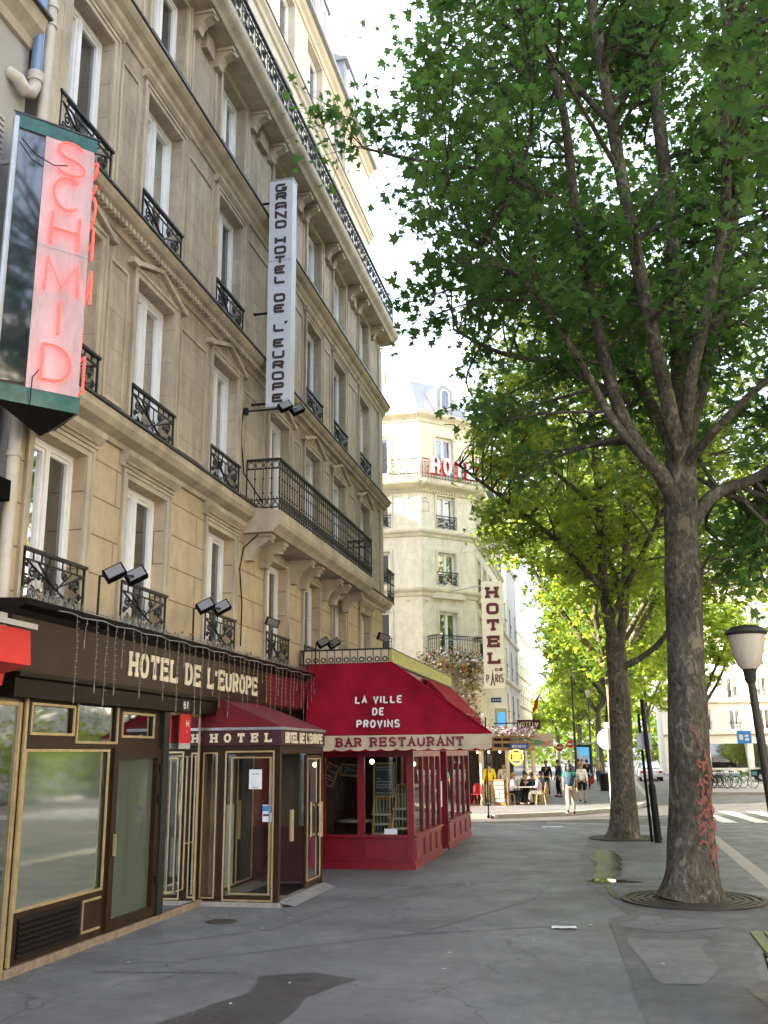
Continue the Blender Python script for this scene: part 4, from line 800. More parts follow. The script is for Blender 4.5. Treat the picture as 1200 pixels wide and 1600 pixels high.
for r_ in ((0, .05, .06, 2.2), (.3, .42, .06, 2.2), (wq - .09, wq, .06, 2.2), (.42, wq - .09, 2.12, 2.2), (.42, wq - .09, .06, .14), (.05, .3, 2.14, 2.2), (.05, .3, .06, .12)): P1.box(fr, r_[0] + .001, r_[1] - .001, *r_[2:], -.05, 0)
fr.build('front_frame', 'brown_panel', PO)
def gold_rect(mb, Fm, a0, a1, q0, q1, e, d0, d1):
    for r_ in ((a0, a1, q0, q0 + e), (a0, a1, q1 - e, q1), (a0, a0 + e, q0 + e + .001, q1 - e - .001), (a1 - e, a1, q0 + e + .001, q1 - e - .001)): Fm.box(mb, *r_, d0, d1)
gold_rect(gd, P1, .06, .29, .1, 2.15, .018, .002, .016); gold_rect(gd, P1, .41, wq - .08, .07, 2.17, .024, .002, .016); gold_rect(gd, P1, .5, wq - .14, .16, 2.08, .018, -.06, .004); gd.build('gold_strip', 'gold', PO)
for r_ in ((.06, .29, .12, 2.14), (.42, wq - .09, .14, 2.12)):
    b = MB(); b.add([P1.p(r_[0], r_[2], -.025), P1.p(r_[1], r_[2], -.025), P1.p(r_[1], r_[3], -.025), P1.p(r_[0], r_[3], -.025)], [(0, 1, 2, 3)]); b.build('pane', 'clear_glass', PO)
P2 = Frame((PX1, PY0, 0), 0.0); wl = PY1 - PY0
fr = MB()
for r_ in ((.001, .09, .06, 2.2), (wl - .1, wl, .06, 2.2), (.09, wl - .1, 2.12, 2.2)): P2.box(fr, *r_, -.05, 0)
fr.build('side_frame', 'brown_panel', PO)
PD = MB()      # open door at the far end
for r_ in ((1.35, 1.42, .1, 2.1), (2.12, 2.2, .1, 2.1), (1.421, 2.119, 2.03, 2.1), (1.421, 2.119, .1, .2)): P2.box(PD, *r_, -.045, -.005)
D = PD.build('door', 'brown_panel', PO); gd = MB(); gold_rect(gd, P2, 1.4, 2.14, .18, 2.05, .018, -.004, .01); gd.build('gold_strip', 'gold', D)
b = MB(); b.add([P2.p(1.42, .2, -.03), P2.p(2.12, .2, -.03), P2.p(2.12, 2.03, -.03), P2.p(1.42, 2.03, -.03)], [(0, 1, 2, 3)]); b.build('pane', 'clear_glass', D)
b = MB(); P2.box(b, 1.98, 2.1, .8, 1.35, .03, .06); P2.box(b, 2.02, 2.05, .82, .86, -.004, .03); P2.box(b, 2.02, 2.05, 1.28, 1.32, -.004, .03); b.build('handle', 'gold', D)
b = MB(); P2.box(b, .5, .62, .85, 1.3, .0, .03); b.build('handle', 'gold', PO)
for nm_, r_, m_ in (('notice', (.78, .98, 1.62, 1.9), 'paper'), ('sticker', (1.0, 1.14, 1.16, 1.4), 'paper'), ('sticker', (1.0, 1.1, 1.31, 1.385), 'blue_print'), ('sticker', (1.115, 1.17, 1.29, 1.39), 'blue_print')):
    b = MB(); dd = .002 if m_ == 'paper' else .006
    if r_[0] > 1.11: dd = .009
    P1.box(b, *r_, -.02 + dd, -.018 + dd); b.build(nm_, m_, PO)
b = MB()
for k in range(4): P1.box(b, .82, .94 - .02 * (k % 2), 1.84 - k * .012 - (.17 if k > 1 else 0), 1.844 - k * .012 - (.17 if k > 1 else 0), -.0155, -.0145)
P1.box(b, 1.01, 1.12, 1.24, 1.27, -.0155, -.0145); b.build('print', 'lead', PO)
# interior seen through the porch glass
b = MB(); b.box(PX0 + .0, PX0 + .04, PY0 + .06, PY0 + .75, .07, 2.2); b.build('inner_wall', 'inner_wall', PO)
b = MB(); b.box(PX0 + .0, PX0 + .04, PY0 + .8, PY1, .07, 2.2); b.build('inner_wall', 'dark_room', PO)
b = MB(); b.box(PX0 + .045, PX0 + .07, PY0 + .85, PY0 + 1.3, .12, 1.35); b.build('inner_panel', 'inner_panel', PO)
gd = MB(); FI = Frame((PX0 + .05, PY0, 0)); gold_rect(gd, FI, 1.45, 2.2, .12, 2.1, .025, .0, .02); gold_rect(gd, FI, .82, 1.4, .12, 2.1, .02, .025, .04); FI.box(gd, 1.4, 1.43, .8, 1.4, .05, .09); gd.build('inner_door_frame', 'gold', PO)
b = MB(); b.box(PX0 + .01, PX1 - .06, PY1 - .04, PY1, .07, .95); b.build('inner_panel', 'burgundy_band', PO); b = MB(); b.box(PX0 + .3, PX1 - .06, PY1 - .03, PY1 - .015, .95, 2.15); b.build('blind', 'pane_curtain', PO)
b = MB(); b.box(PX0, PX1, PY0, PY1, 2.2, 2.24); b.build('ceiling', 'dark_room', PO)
# canopy
b = MB(); b.box(PX0, PX1 + .02, PY0 - .03, PY1 + .03, 2.245, 2.47); b.build('canopy_band', 'burgundy_band', PO)
b = MB(); b.box(PX0, PX1 + .035, PY0 - .045, PY1 + .045, 2.471, 2.51); b.build('canopy_rail', 'steel', PO)
b = MB(); hz = 3.02; e0 = [(PX0, PY0 - .04, 2.511), (PX1 + .03, PY0 - .04, 2.511), (PX1 + .03, PY1 + .04, 2.511), (PX0, PY1 + .04, 2.511)]; r0, r1 = (-5.9, PY0 + .12, hz), (-5.9, PY1 - .35, hz)
b.add(e0 + [r0, r1], [(0, 1, 4), (1, 2, 5, 4), (2, 3, 5), (0, 4, 5, 3)]); b.build('canopy_cloth', 'burgundy_cloth', PO)
b = MB(); text(b, 'HOTEL', P1.p(wq / 2 + .03, 2.29, .034), P1.u, up_, .135, .115, .032, .008, serif=.35, gap=.1); b.build('lettering', 'cream_letter', PO)
b = MB(); text(b, "HOTEL DE L'EUROPE", P2.p(wl / 2, 2.275, .024), P2.u, up_, .165, .105, .03, .008, serif=.2, gap=.022); b.build('lettering', 'cream_letter', PO)

# ------------------------------------------------------------------ twin floodlights on arms
def flood(loc, label, single=False, pole=.55, sx=1):
    t = thing('floodlight', label, 'floodlight', loc, 'floodlights on the hotel front'); x, y, z = loc
    b = MB(); b.tube([(x, y, z - pole), (x, y, z)], .014, 6); b.tube([(x, y, z), (x + .3 * sx, y + .25, z + .03)], .012, 6) if not single else None; b.build('arm', 'black_metal', t)
    for k in range(1 if single else 2):
        cx, cy, cz = (x + .12 + k * .16 * sx, y + .12 + k * .22, z + .05) if not single else (x, y, z + .12)
        M_ = Matrix.Translation((cx, cy, cz)) @ Matrix.Rotation(R(-35 if not single else 20), 4, 'Y') @ Matrix.Rotation(R(-60), 4, 'Z')
        b = MB(); b.box(-.05, .05, -.12, .12, -.075, .075); b.box(-.08, -.051, -.08, .08, -.05, .05)
        for q in range(5): b.box(-.1, -.081, -.07 + q * .032, -.062 + q * .032, -.05, .05)
        b.v = [tuple(M_ @ Vector(p)) for p in b.v]; hd = b.build('lamp_head', 'dark_plastic', t)
        b = MB(); b.box(.051, .058, -.1, .1, -.06, .06); b.v = [tuple(M_ @ Vector(p)) for p in b.v]; b.build('lens', 'lens', hd)
flood((-5.58, 10.15, 4.12), 'black twin floodlight on a thin arm before the second first-floor window', pole=.45)
flood((-5.58, 12.85, 4.12), 'black twin floodlight on a thin arm before the third first-floor window', pole=.45)
flood((-5.6, 19.0, 4.25), 'black twin floodlight above the left end of the red restaurant roof', pole=.5)
flood((-5.7, 16.6, 4.28), 'small single floodlight on the stone below the black cable', True, .45)
flood((-4.25, 19.2, 4.25), 'single square floodlight standing on the right end of the restaurant cornice', True, .12)
flood((-5.42, 15.8, 8.15), 'black twin floodlight under the white vertical hotel sign', pole=.02)
t = thing('floodlight_bracket', 'thin horizontal arm holding the floodlight below the white sign', 'bracket', (-6, 15.8, 8.1)); b = MB(); b.tube([(-6, 15.75, 8.1), (-5.35, 15.85, 8.14)], .016, 6); b.lathe([(.05, -.06), (.05, .06)], (-5.98, 15.75, 8.1), 8); b.build('arm', 'black_metal', t)
t = thing('electric_cable', 'loose black cable hanging down the stone wall from the balcony', 'cable', (-5.95, 16, 4)); b = MB(); b.tube([(-5.96, 15.6, 8.1), (-5.95, 15.45, 7.6), (-5.93, 15.6, 6.9), (-5.6, 15.7, 6.36)], .012, 5); b.tube([(-5.7, 15.9, 5.9), (-5.96, 15.75, 5.6), (-5.96, 15.6, 5.2), (-5.96, 15.75, 4.6), (-5.95, 15.7, 3.9)], .012, 5); b.build('cable', 'dark_plastic', t)
t = thing('wire_bracket', 'thin wires strung across the stone above the restaurant roof', 'wires', (-5.9, 19, 5)); b = MB()
for dz in (0, .08): b.tube([(-5.7, 18.6, 4.75 + dz), (-5.75, 21, 4.58 + dz), (-5.75, 25.4, 4.4 + dz)], .006, 4)
b.build('wire', 'steel', t)

# ------------------------------------------------------------------ red restaurant pavilion
RP = thing('restaurant_pavilion', 'red glazed restaurant pavilion with awning built against the hotel', 'restaurant', (-4.7, 22, 0))
X0, X1, YA, YB, YC, YD = -5.95, -3.65, 19.0, 22.2, 23.1, 26.9
QF = Frame((X0, YA, 0), -PI / 2); QS = Frame((X1, YA, 0), 0.0); wf = X1 - X0
def panelled(Fm, a0, a1, panes, sill, top):
    b = MB(); Fm.wall(b, a0, a1, 0, 2.16, [(p0, p1, sill, top) for p0, p1 in panes], .08, back=False); b.build('timber_front', 'red_paint', RP)
    b = MB(); Fm.box(b, a0, a1, 0, .1, .001, .025); Fm.box(b, a0, a1, sill - .05, sill - .005, .001, .045)
    for p0, p1 in panes:
        for r_ in ((p0, p1, .16, .19), (p0, p1, sill - .12, sill - .09), (p0, p0 + .03, .191, sill - .121), (p1 - .03, p1, .191, sill - .121)): Fm.box(b, *r_, .001, .02)
    b.build('moulding', 'red_paint', RP)
    for p0, p1 in panes:
        q = MB(); q.add([Fm.p(p0, sill, -.04), Fm.p(p1, sill, -.04), Fm.p(p1, top, -.04), Fm.p(p0, top, -.04)], [(0, 1, 2, 3)]); q.build('pane', 'clear_glass', RP)
panelled(QF, 0, wf, [(.12, .52), (.56, 1.2), (1.34, wf - .13)], .62, 2.05)
panelled(QS, 0, YB - YA, [(.1, 1.0), (1.08, 1.7), (1.78, 2.4), (2.48, 3.1)], .62, 2.05)
panelled(QS, YC - YA, YD - YA, [(4.2, 5.05), (5.13, 5.98), (6.06, 6.9), (6.98, 7.8)], .62, 2.05)
b = MB(); QS.box(b, YB - YA, YC - YA, 0, 2.1, -.9, -.86); b.box(X1 - .86, X1 - .02, YC, YC + .05, 0, 2.14); b.box(X1 - .86, X1 - .02, YB - .05, YB - .001, 0, 2.14); b.build('door_recess', 'red_paint', RP)
b = MB(); QS.box(b, YB - YA + .12, YC - YA - .12, .3, 2.0, -.859, -.85); b.build('door_pane', 'pane_mirror', RP)
b = MB(); QS.box(b, 7.8 - 4.7 + .15, 7.8 - 4.7 + .45, .95, 1.5, -.05, -.03); b.build('notice', 'paper', RP)
b = MB(); b.add([(X0, YD, 0), (X1, YD, 0), (X1, YD, 2.16), (X0, YD, 2.16)], [(0, 1, 2, 3)]); b.build('timber_front', 'red_paint', RP)
b = MB(); b.box(X0, X1 - .02, YA + .02, YD - .02, .005, .02); b.build('floor', 'tile', RP)
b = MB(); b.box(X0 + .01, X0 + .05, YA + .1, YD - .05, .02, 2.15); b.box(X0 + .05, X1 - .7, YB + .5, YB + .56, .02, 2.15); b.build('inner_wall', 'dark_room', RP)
b = MB(); b.box(X0, -4.12, YA + .1, YD, 2.165, 3.88); b.box(X0, X1, YA, YD, 2.161, 2.3); b.build('upper_box', 'red_paint', RP)
b = MB(); b.box(X0, -4.06, YA + .04, YD + .02, 4.12, 4.15); b.box(X0, -4.06, YA + .04, YD + .02, 3.84, 3.87); b.build('roof', 'iron', RP)
b = MB(); b.box(-5.85, -4.1, YA + .05, YA + .09, 3.871, 4.119); b.build('cornice_panel', 'cream_cloth', RP)
b = MB()
for k in range(11):
    xc = -5.77 + k * .158; b.tube([(xc + .045 * math.cos(q * PI / 6), YA + .045, 3.935 + .045 * math.sin(q * PI / 6)) for q in range(12)], .012, 5, closed=True)
    b.box(xc + .072, xc + .086, YA + .035, YA + .049, 3.872, 4.119)
b.build('cornice_scrollwork', 'iron', RP)
b = MB(); b.box(-4.099, -4.06, YA + .1, YD, 3.871, 4.119); b.build('cornice_side_band', 'brass_mesh', RP)
# awning cloth with folds
def cloth(mb, P00, P10, P01, P11, nu, nv, amp, seed, sag=.05):
    P00, P10, P01, P11 = map(Vector, (P00, P10, P01, P11)); nrm = (P10 - P00).cross(P01 - P00).normalized(); vs = []; rr = random.Random(seed); ph = [rr.uniform(0, 6) for _ in range(6)]
    for j in range(nv + 1):
        for i in range(nu + 1):
            s_, t_ = i / nu, j / nv; p = (P00 * (1 - s_) + P10 * s_) * (1 - t_) + (P01 * (1 - s_) + P11 * s_) * t_
            e_ = math.sin(PI * t_); d = amp * e_ * (math.sin(9 * s_ + 4 * t_ + ph[0]) * .5 + math.sin(17 * s_ - 5 * t_ + ph[1]) * .35 + math.sin(31 * s_ + 9 * t_ + ph[2]) * .25 * (1 - t_)) - sag * e_ * math.sin(PI * s_)
            vs.append(p + nrm * d)
    mb.add(vs, [(j * (nu + 1) + i, j * (nu + 1) + i + 1, (j + 1) * (nu + 1) + i + 1, (j + 1) * (nu + 1) + i) for j in range(nv) for i in range(nu)])
TL, TR, BL, BR = (-5.74, YA + .03, 3.86), (-4.06, YA + .03, 3.86), (-5.6, 18.3, 2.46), (-2.05, 18.3, 2.46)
AW = MB(); cloth(AW, BL, BR, TL, TR, 64, 24, .030, 4, .07); aw = AW.build('awning', 'red_cloth', RP, smooth=True)
AW = MB(); cloth(AW, BR, (-3.62, 19.4, 2.46), TR, (-4.06, 19.3, 3.86), 6, 10, .008, 5, .02); AW.build('side_cloth', 'red_cloth', aw, smooth=True)
b = MB(); b.tube([BR, TR], .02, 6); b.tube([(-5.6, 18.3, 2.46), BR], .018, 6); b.build('hem', 'red_cloth', aw)
b = MB(); vs = []; n_ = 132; xl, xr = -5.6, -2.05
for i in range(n_ + 1):
    x = xl + (xr - xl) * i / n_; ph = (i / n_ * 12) % 1.0; z_ = 2.20 - .035 * math.sin(PI * ph) ** .7; wv = .012 * math.sin(i * .31)
    vs += [(x, 18.29, 2.455), (x, 18.29 + wv, z_), (x, 18.292 + wv, z_), (x, 18.295 + wv, 2.155)]
b.add(vs, [(4 * i, 4 * i + 4, 4 * i + 5, 4 * i + 1) for i in range(n_)], 0); b.add(vs, [(4 * i + 2, 4 * i + 6, 4 * i + 7, 4 * i + 3) for i in range(n_)], 1)
b.add([(-2.05, 18.3, 2.455), (-2.6, 18.75, 2.455), (-2.6, 18.75, 2.2), (-2.05, 18.3, 2.2)], [(0, 1, 2, 3)], 0)
b.build('valance', ['cream_cloth', 'red_cloth'], aw, keep=True)
b = MB(); text(b, 'BAR RESTAURANT', (-3.77, 18.275, 2.235), (1, 0, 0), up_, .175, .145, .034, .006, serif=.55, gap=.035); b.build('lettering', 'red_paint', aw)
nrm = Vector((0, -1.40, .76)).normalized(); vv = Vector((-.13, .76, 1.40)).normalized()
for s_, z_ in (('LA VILLE', 3.02), ('DE', 2.79), ('PROVINS', 2.56)):
    t_ = (z_ - 2.46) / 1.40; o_ = Vector((-4.2 - .13 * (t_ - .25), 18.3 + .76 * t_, z_)) + nrm * .045
    b = MB(); text(b, s_, o_, (1, 0, 0), vv, .17, .11, .032, .006, gap=.024); b.build('lettering', 'chalk', aw)
b = MB(); cloth(b, (-3.3, 22.9, 3.05), (-3.3, 26.9, 3.05), (-4.05, 22.9, 3.82), (-4.05, 26.9, 3.82), 12, 6, .01, 8); b.prism([(-3.3, 22.9, 3.03), (-3.3, 26.9, 3.03), (-3.3, 26.9, 2.8), (-3.3, 22.9, 2.8)], (.01, 0, 0)); b.build('retracted_awning', 'red_cloth', RP)
b = MB(); b.add([(-3.3, 22.9, 3.05), (-4.05, 22.9, 3.8), (-4.05, 22.9, 3.05)], [(0, 1, 2)]); b.build('retracted_awning_end', 'red_cloth', RP)
# chalk menu boards and chairs behind the glass
def scribbles(mb, Fm, a0, a1, b0, b1, d, rows, seed):
    rr = random.Random(seed)
    for r_ in range(rows):
        z = b1 - (r_ + .6) * (b1 - b0) / rows; x = a0 + rr.uniform(.02, .08) * (a1 - a0)
        while x < a1 - .04 * (a1 - a0) and rr.random() > .12:
            L = rr.uniform(.08, .24) * (a1 - a0); L = min(L, a1 - x); n_ = max(3, int(L / .012)); hh = (b1 - b0) / rows * .28
            mb.tube([Fm.p(x + L * q / n_, z + rr.uniform(-hh, hh), d) for q in range(n_ + 1)], .0042, 3); x += L + .03 * (a1 - a0)
def board(label, x, y, z, wd, h, tilt=0.0, rows=9, seed=1):
    t = thing('menu_board', label, 'menu board', (x, y, z)); Fm = Frame((x, y, z), -PI / 2); M_ = Matrix.Translation((x, y, z)) @ Matrix.Rotation(tilt, 4, 'Y') @ Matrix.Translation((-x, -y, -z))
    b = MB(); Fm.box(b, -wd / 2, wd / 2, -h / 2, h / 2, -.02, 0); b.v = [tuple(M_ @ Vector(p)) for p in b.v]; b.build('slate', 'slate', t)
    b = MB(); e = .035
    for r_ in ((-wd / 2 - e, wd / 2 + e, -h / 2 - e, -h / 2), (-wd / 2 - e, wd / 2 + e, h / 2, h / 2 + e), (-wd / 2 - e, -wd / 2, -h / 2, h / 2), (wd / 2, wd / 2 + e, -h / 2, h / 2)): Fm.box(b, *r_, -.025, .012)
    b.v = [tuple(M_ @ Vector(p)) for p in b.v]; b.build('board_frame', 'wood', t)
    b = MB(); scribbles(b, Fm, -wd / 2 + .02, wd / 2 - .02, -h / 2 + .02, h / 2 - .02, .003, rows, seed); b.v = [tuple(M_ @ Vector(p)) for p in b.v]; b.build('chalk_lines', 'chalk', t)
board('large wood-framed chalk menu board hanging behind the right front pane of the restaurant', -4.27, 19.22, 1.62, .36, .58, 0, 10, 3)
board('narrow chalk board hung level behind the left front pane of the restaurant', -4.92, 19.3, 1.8, .42, .17, R(4), 3, 5)
board('small chalk board hung at a steep tilt behind the left front pane', -5.33, 19.15, 1.72, .19, .36, R(24), 6, 9)
def bistro_chair(label, loc, rot, group):
    t = thing('bistro_chair', label, 'chair', (0, 0, 0), group)
    b = MB(); b.lathe([(.19, .43), (.2, .445), (.2, .46), (.18, .465)], (0, 0, 0), 14); b.build('seat', 'stripe_cream', t)
    b = MB(); n_ = 11
    for k in range(n_): a = -.9 + 1.8 * k / (n_ - 1); b.tube([(.19 * math.sin(a), -.17 * math.cos(a) - .02, .48), (.2 * math.sin(a), -.19 * math.cos(a) - .05, .88 - .05 * abs(a))], .011, 4, k % 2)
    b.build('backrest', ['stripe_cream', 'stripe_green'], t)
    b = MB(); b.tube([(.2 * math.sin(a), -.18 * math.cos(a) - .04, .5 + .4 * min(1, 4 * (1 - abs(a) / 1.0)) if abs(a) < 1 else .46) for a in [-1.05 + 2.1 * k / 16 for k in range(17)]], .014, 6); b.build('back_frame', 'rattan', t)
    for sx in (-1, 1):
        for sy in (-1, 1): b = MB(); b.tube([(.14 * sx, .14 * sy, .44), (.19 * sx, .2 * sy, 0)], .014, 6); b.build('leg', 'rattan', t)
    t.location = loc; t.rotation_euler.z = rot; return t
c0 = bistro_chair('striped bistro chair at the bottom of the stack by the corner post of the restaurant', (-4.0, 19.62, .25), PI, 'stacked striped bistro chairs')
for k, (x, z) in enumerate([(-4.0, .43), (-4.0, .61), (-4.42, .15), (-4.42, .33), (-4.42, .51)]):
    c = copy_obj(c0, None, (x, 19.62 + .02 * (k % 3), z), PI + .05 * k); c['label'] = 'striped bistro chair ' + ('in the middle of the stack by the corner post of the restaurant', 'on top of the stack by the corner post of the restaurant', 'at the bottom of the stack under the large menu board', 'in the middle of the stack under the large menu board', 'on top of the stack under the large menu board')[k]
t = thing('bar_table', 'round bar table with metal rim behind the left restaurant pane', 'table', (-5.0, 19.75, 0)); b = MB(); b.lathe([(.36, .80), (.38, .82), (.38, .84), (.36, .85)], (-5.0, 19.75, 0), 24); b.build('tabletop', 'steel', t); b = MB(); b.tube([(-5.0, 19.75, .02), (-5.0, 19.75, .8)], .04, 10); b.lathe([(.22, 0.02), (.2, .05)], (-5.0, 19.75, 0), 16); b.build('leg', 'black_metal', t)
for k, (x, y, z) in enumerate([(-3.95, 20.6, 1.9), (-4.9, 20.9, 1.95), (-4.2, 21.8, 1.9), (-4.3, 24.4, 1.9), (-4.4, 25.8, 1.9)]):
    t = thing('pendant_lamp', 'small lit bulb hanging inside the red restaurant', 'lamp', (x, y, z), 'bulbs inside the restaurant'); b = MB(); b.ball((x, y, z), .05, 8); b.build('bulb', 'lamp_glow', t, smooth=True); b = MB(); b.tube([(x, y, z + .05), (x, y, 2.16)], .006, 4); b.build('cord', 'dark_plastic', t)
t = thing('window_box_notice', 'small pale blue notice at the foot of the right restaurant pane', 'notice', (-3.95, 18.97, .7)); b = MB(); QF.box(b, 1.72, 1.97, .63, .73, -.03, -.024); b.build('card', 'paper', t)

# ------------------------------------------------------------------ cream corner building across the side street
CB = thing('corner_building', 'cream corner hotel with chamfered front, mansard roof and pedimented balcony', 'building', (-7, 45, 0))
L1 = Frame((-24, 44, 0), -PI / 2); ch = Frame((-7.9, 44, 0), -PI / 4); L3 = Frame((-5.7, 46.2, 0), 0.0); cw = 2.2 * math.sqrt(2); l1 = 24 - 7.9; l3 = 12.6
lev = [(6.4, 8.5), (9.75, 11.3), (12.45, 14.05), (15.0, 17.0)]
faces = [(L1, l1, [l1 - 2.55, l1 - 5.5, l1 - 8.5]), (ch, cw, [cw / 2 - .62]), (L3, l3, [.9, 3.4, 6.0, 8.6, 11.1])]
PROT2 = {}
for Fm, L, cs in faces:
    b = MB(); Fm.wall(b, 0, L, 0, 18.0, [(a, a + 1.05, z0, z1) for a in cs for z0, z1 in lev], .28); b.build('wall', 'corner_cream', CB)
    for a in cs:
        for k, (z0, z1) in enumerate(lev):
            window(CB, Fm, a, z0, 1.05, z1 - z0)
            if k in (1, 2): railing(CB, Fm, a, z0, 1.05, .62)
            if k == 0 and Fm is not ch: railing(CB, Fm, a, z0, 1.05, .85)
    ext = .0
    for pr in ([(.001, 9.15), (.06, 9.18), (.09, 9.32), (.2, 9.42), (.22, 9.52), (.001, 9.56)], [(.001, 11.95), (.06, 12.0), (.1, 12.1), (.2, 12.18), (.22, 12.28), (.001, 12.32)], [(.001, 14.1), (.06, 14.12), (.1, 14.25), (.2, 14.32), (.5, 14.42), (.56, 14.5), (.56, 14.66), (.001, 14.7)], [(.001, 17.6), (.06, 17.65), (.1, 17.8), (.3, 17.95), (.34, 18.1), (.001, 18.14)]):
        b = MB(); Fm.profile(b, -.1 if Fm is ch else 0, L + (.1 if Fm is ch else 0), pr); b.build('cornice', 'corner_trim', CB)
    b = MB()
    for k in range(int(L / .16)): Fm.box(b, .04 + k * .16, .12 + k * .16, 14.14, 14.26, .07, .13)
    b.build('dentil_course', 'corner_trim', CB)
    b = MB()
    for k in range(int(L / .8)):
        a = .25 + k * .8; b.lathe([(.09, 0), (.09, .02), (.04, .05)], Fm.p(a, 13.85, .03), 8)
        if all(not (c - .3 < a < c + 1.3) for c in cs): [Fm.box(b, *r_, .001, .03) for r_ in ((a - .25, a - .2, 13.2, 13.7), (a + .2, a + .25, 13.2, 13.7), (a - .199, a + .199, 13.2, 13.24), (a - .199, a + .199, 13.66, 13.7))]
        b.lathe([(.08, 0), (.08, .02), (.03, .05)], Fm.p(a, 8.95, .03), 8)
    b.build('frieze', 'corner_trim', CB)
    b = MB(); balustrade(b, Fm, -.2 if Fm is ch else 0.1, L + (.2 if Fm is ch else 0), 14.68, .95, .5, .16, None, None, False)
    for k in range(int(L / .33)): scroll(b, Fm, .17 + k * .33, 14.98, .12, 1.4, 1 if k % 2 else -1, 0, .012, .5); scroll(b, Fm, .17 + k * .33, 15.28, .1, 1.4, -1 if k % 2 else 1, PI, .012, .5)
    b.build('railing', 'iron', CB)
    for a in cs:
        b = MB(); m_ = a + .52
        if Fm is not L1: b.prism([Fm.p(m_ + x, z, .001) for x, z in ((-.95, 9.1), (.95, 9.1), (.95, 9.25), (0, 9.85), (-.95, 9.25))], Fm.n * .16)
        for z0, z1 in lev: [Fm.box(b, *r_, .001, .05) for r_ in ((a - .13, a - .002, z0, z1 + .12), (a + 1.052, a + 1.18, z0, z1 + .12), (a - .001, a + 1.051, z1 + .003, z1 + .12))]
        b.build('window_surround', 'corner_trim', CB)
b = MB(); b.prism([ch.p(.15, 6.05, .001), ch.p(cw - .15, 6.05, .001), ch.p(cw - .25, 6.05, .75), ch.p(.25, 6.05, .75)], (0, 0, .28)); BA = b.build('balcony', 'corner_trim', CB)
b = MB(); balustrade(b, ch, .25, cw - .25, 6.33, 1.0, .7, .14, .05, .05); b.build('railing', 'iron', BA)
for q in (.55, cw - .55): console(BA, 0, 0, .1, .1, .1) if False else None
b = MB()
for q in (.5, cw - .5): ch.profile(b, q - .13, q + .13, [(.001, 6.04), (.6, 6.04), (.55, 5.8), (.2, 5.5), (.001, 5.3)])
b.build('console', 'corner_trim', BA)
b = MB(); L3.profile(b, .3, 7.0, [(.001, 6.05), (.5, 6.05), (.5, 6.3), (.001, 6.33)]); BA2 = b.build('balcony', 'corner_trim', CB); b = MB(); balustrade(b, L3, .3, 7.0, 6.33, 1.0, .45, .16, None, .05, False); b.build('railing', 'iron', BA2)
out = [(-24, 44), (-7.9, 44), (-5.7, 46.2), (-5.7, 58.8), (-24, 58.8)]; inn = [(-22.8, 45.4), (-8.6, 45.4), (-7.1, 46.9), (-7.1, 57.6), (-22.8, 57.6)]
rf = MB(); rf.add([(x, y, 18.14) for x, y in out] + [(x, y, 20.3) for x, y in inn], [(i, (i + 1) % 5, 5 + (i + 1) % 5, 5 + i) for i in range(5)] + [(5, 6, 7, 8, 9)]); RO = rf.build('roof', 'zinc', CB)
dF = Frame(tuple(ch.p(cw / 2, 0, 0)), ch.rot)
b = MB(); vs = [(-.5, 18.2), (.5, 18.2), (.5, 19.3)] + [(.5 * math.cos(R(a)), 19.3 + .45 * math.sin(R(a))) for a in range(15, 180, 15)] + [(-.5, 19.3)]
b.prism([dF.p(x, z, .0) for x, z in vs], dF.n * -1.4); DM = b.build('dormer', 'zinc', RO)
b = MB(); vs2 = [(-.25, 18.5), (.25, 18.5), (.25, 19.25)] + [(.25 * math.cos(R(a)), 19.25 + .25 * math.sin(R(a))) for a in range(20, 180, 20)] + [(-.25, 19.25)]
b.prism([dF.p(x, z, .003) for x, z in vs2], dF.n * .02); b.build('pane', 'pane', DM)
b = MB(); pts = [dF.p(x, z, .03) for x, z in vs2]; b.tube(pts, .04, 6, closed=True); b.build('window_frame', 'white_paint', DM)
for x, y, n_ in ((-10.5, 47.2, 3), (-8.9, 49, 2), (-14, 47.5, 4)):
    b = MB(); b.box(x - .4, x + .5, y - .3, y + .3, 19.5, 20.9); c_ = b.build('chimney', 'corner_trim', RO); b = MB()
    for k in range(n_): b.lathe([(.1, 0), (.08, .55)], (x - .3 + k * .28, y, 20.9), 8)
    b.build('chimney_pots', 'flower_orange', c_)
# the big red and white letters on its balcony
t = thing('balcony_letters', 'large red and white letters spelling HOTEL on the upper balcony railing', 'sign', tuple(ch.p(1.6, 14.7, .6)))
for k, c_ in enumerate('HOTEL'):
    b = MB(); Fm = ch if k < 4 else ch; o_ = ch.p(.35 + k * .68, 14.85, .6); text(b, c_, o_, ch.u, up_, .85, .5, .17, .22, serif=.15); vs = list(b.v); l_ = b.build('letter', 'bright_red', t)
    b = MB(); text(b, c_, o_ + ch.n * .225, ch.u, up_, .85, .5, .16, .012, serif=.15); b.build('letter_face', 'sign_white', l_)
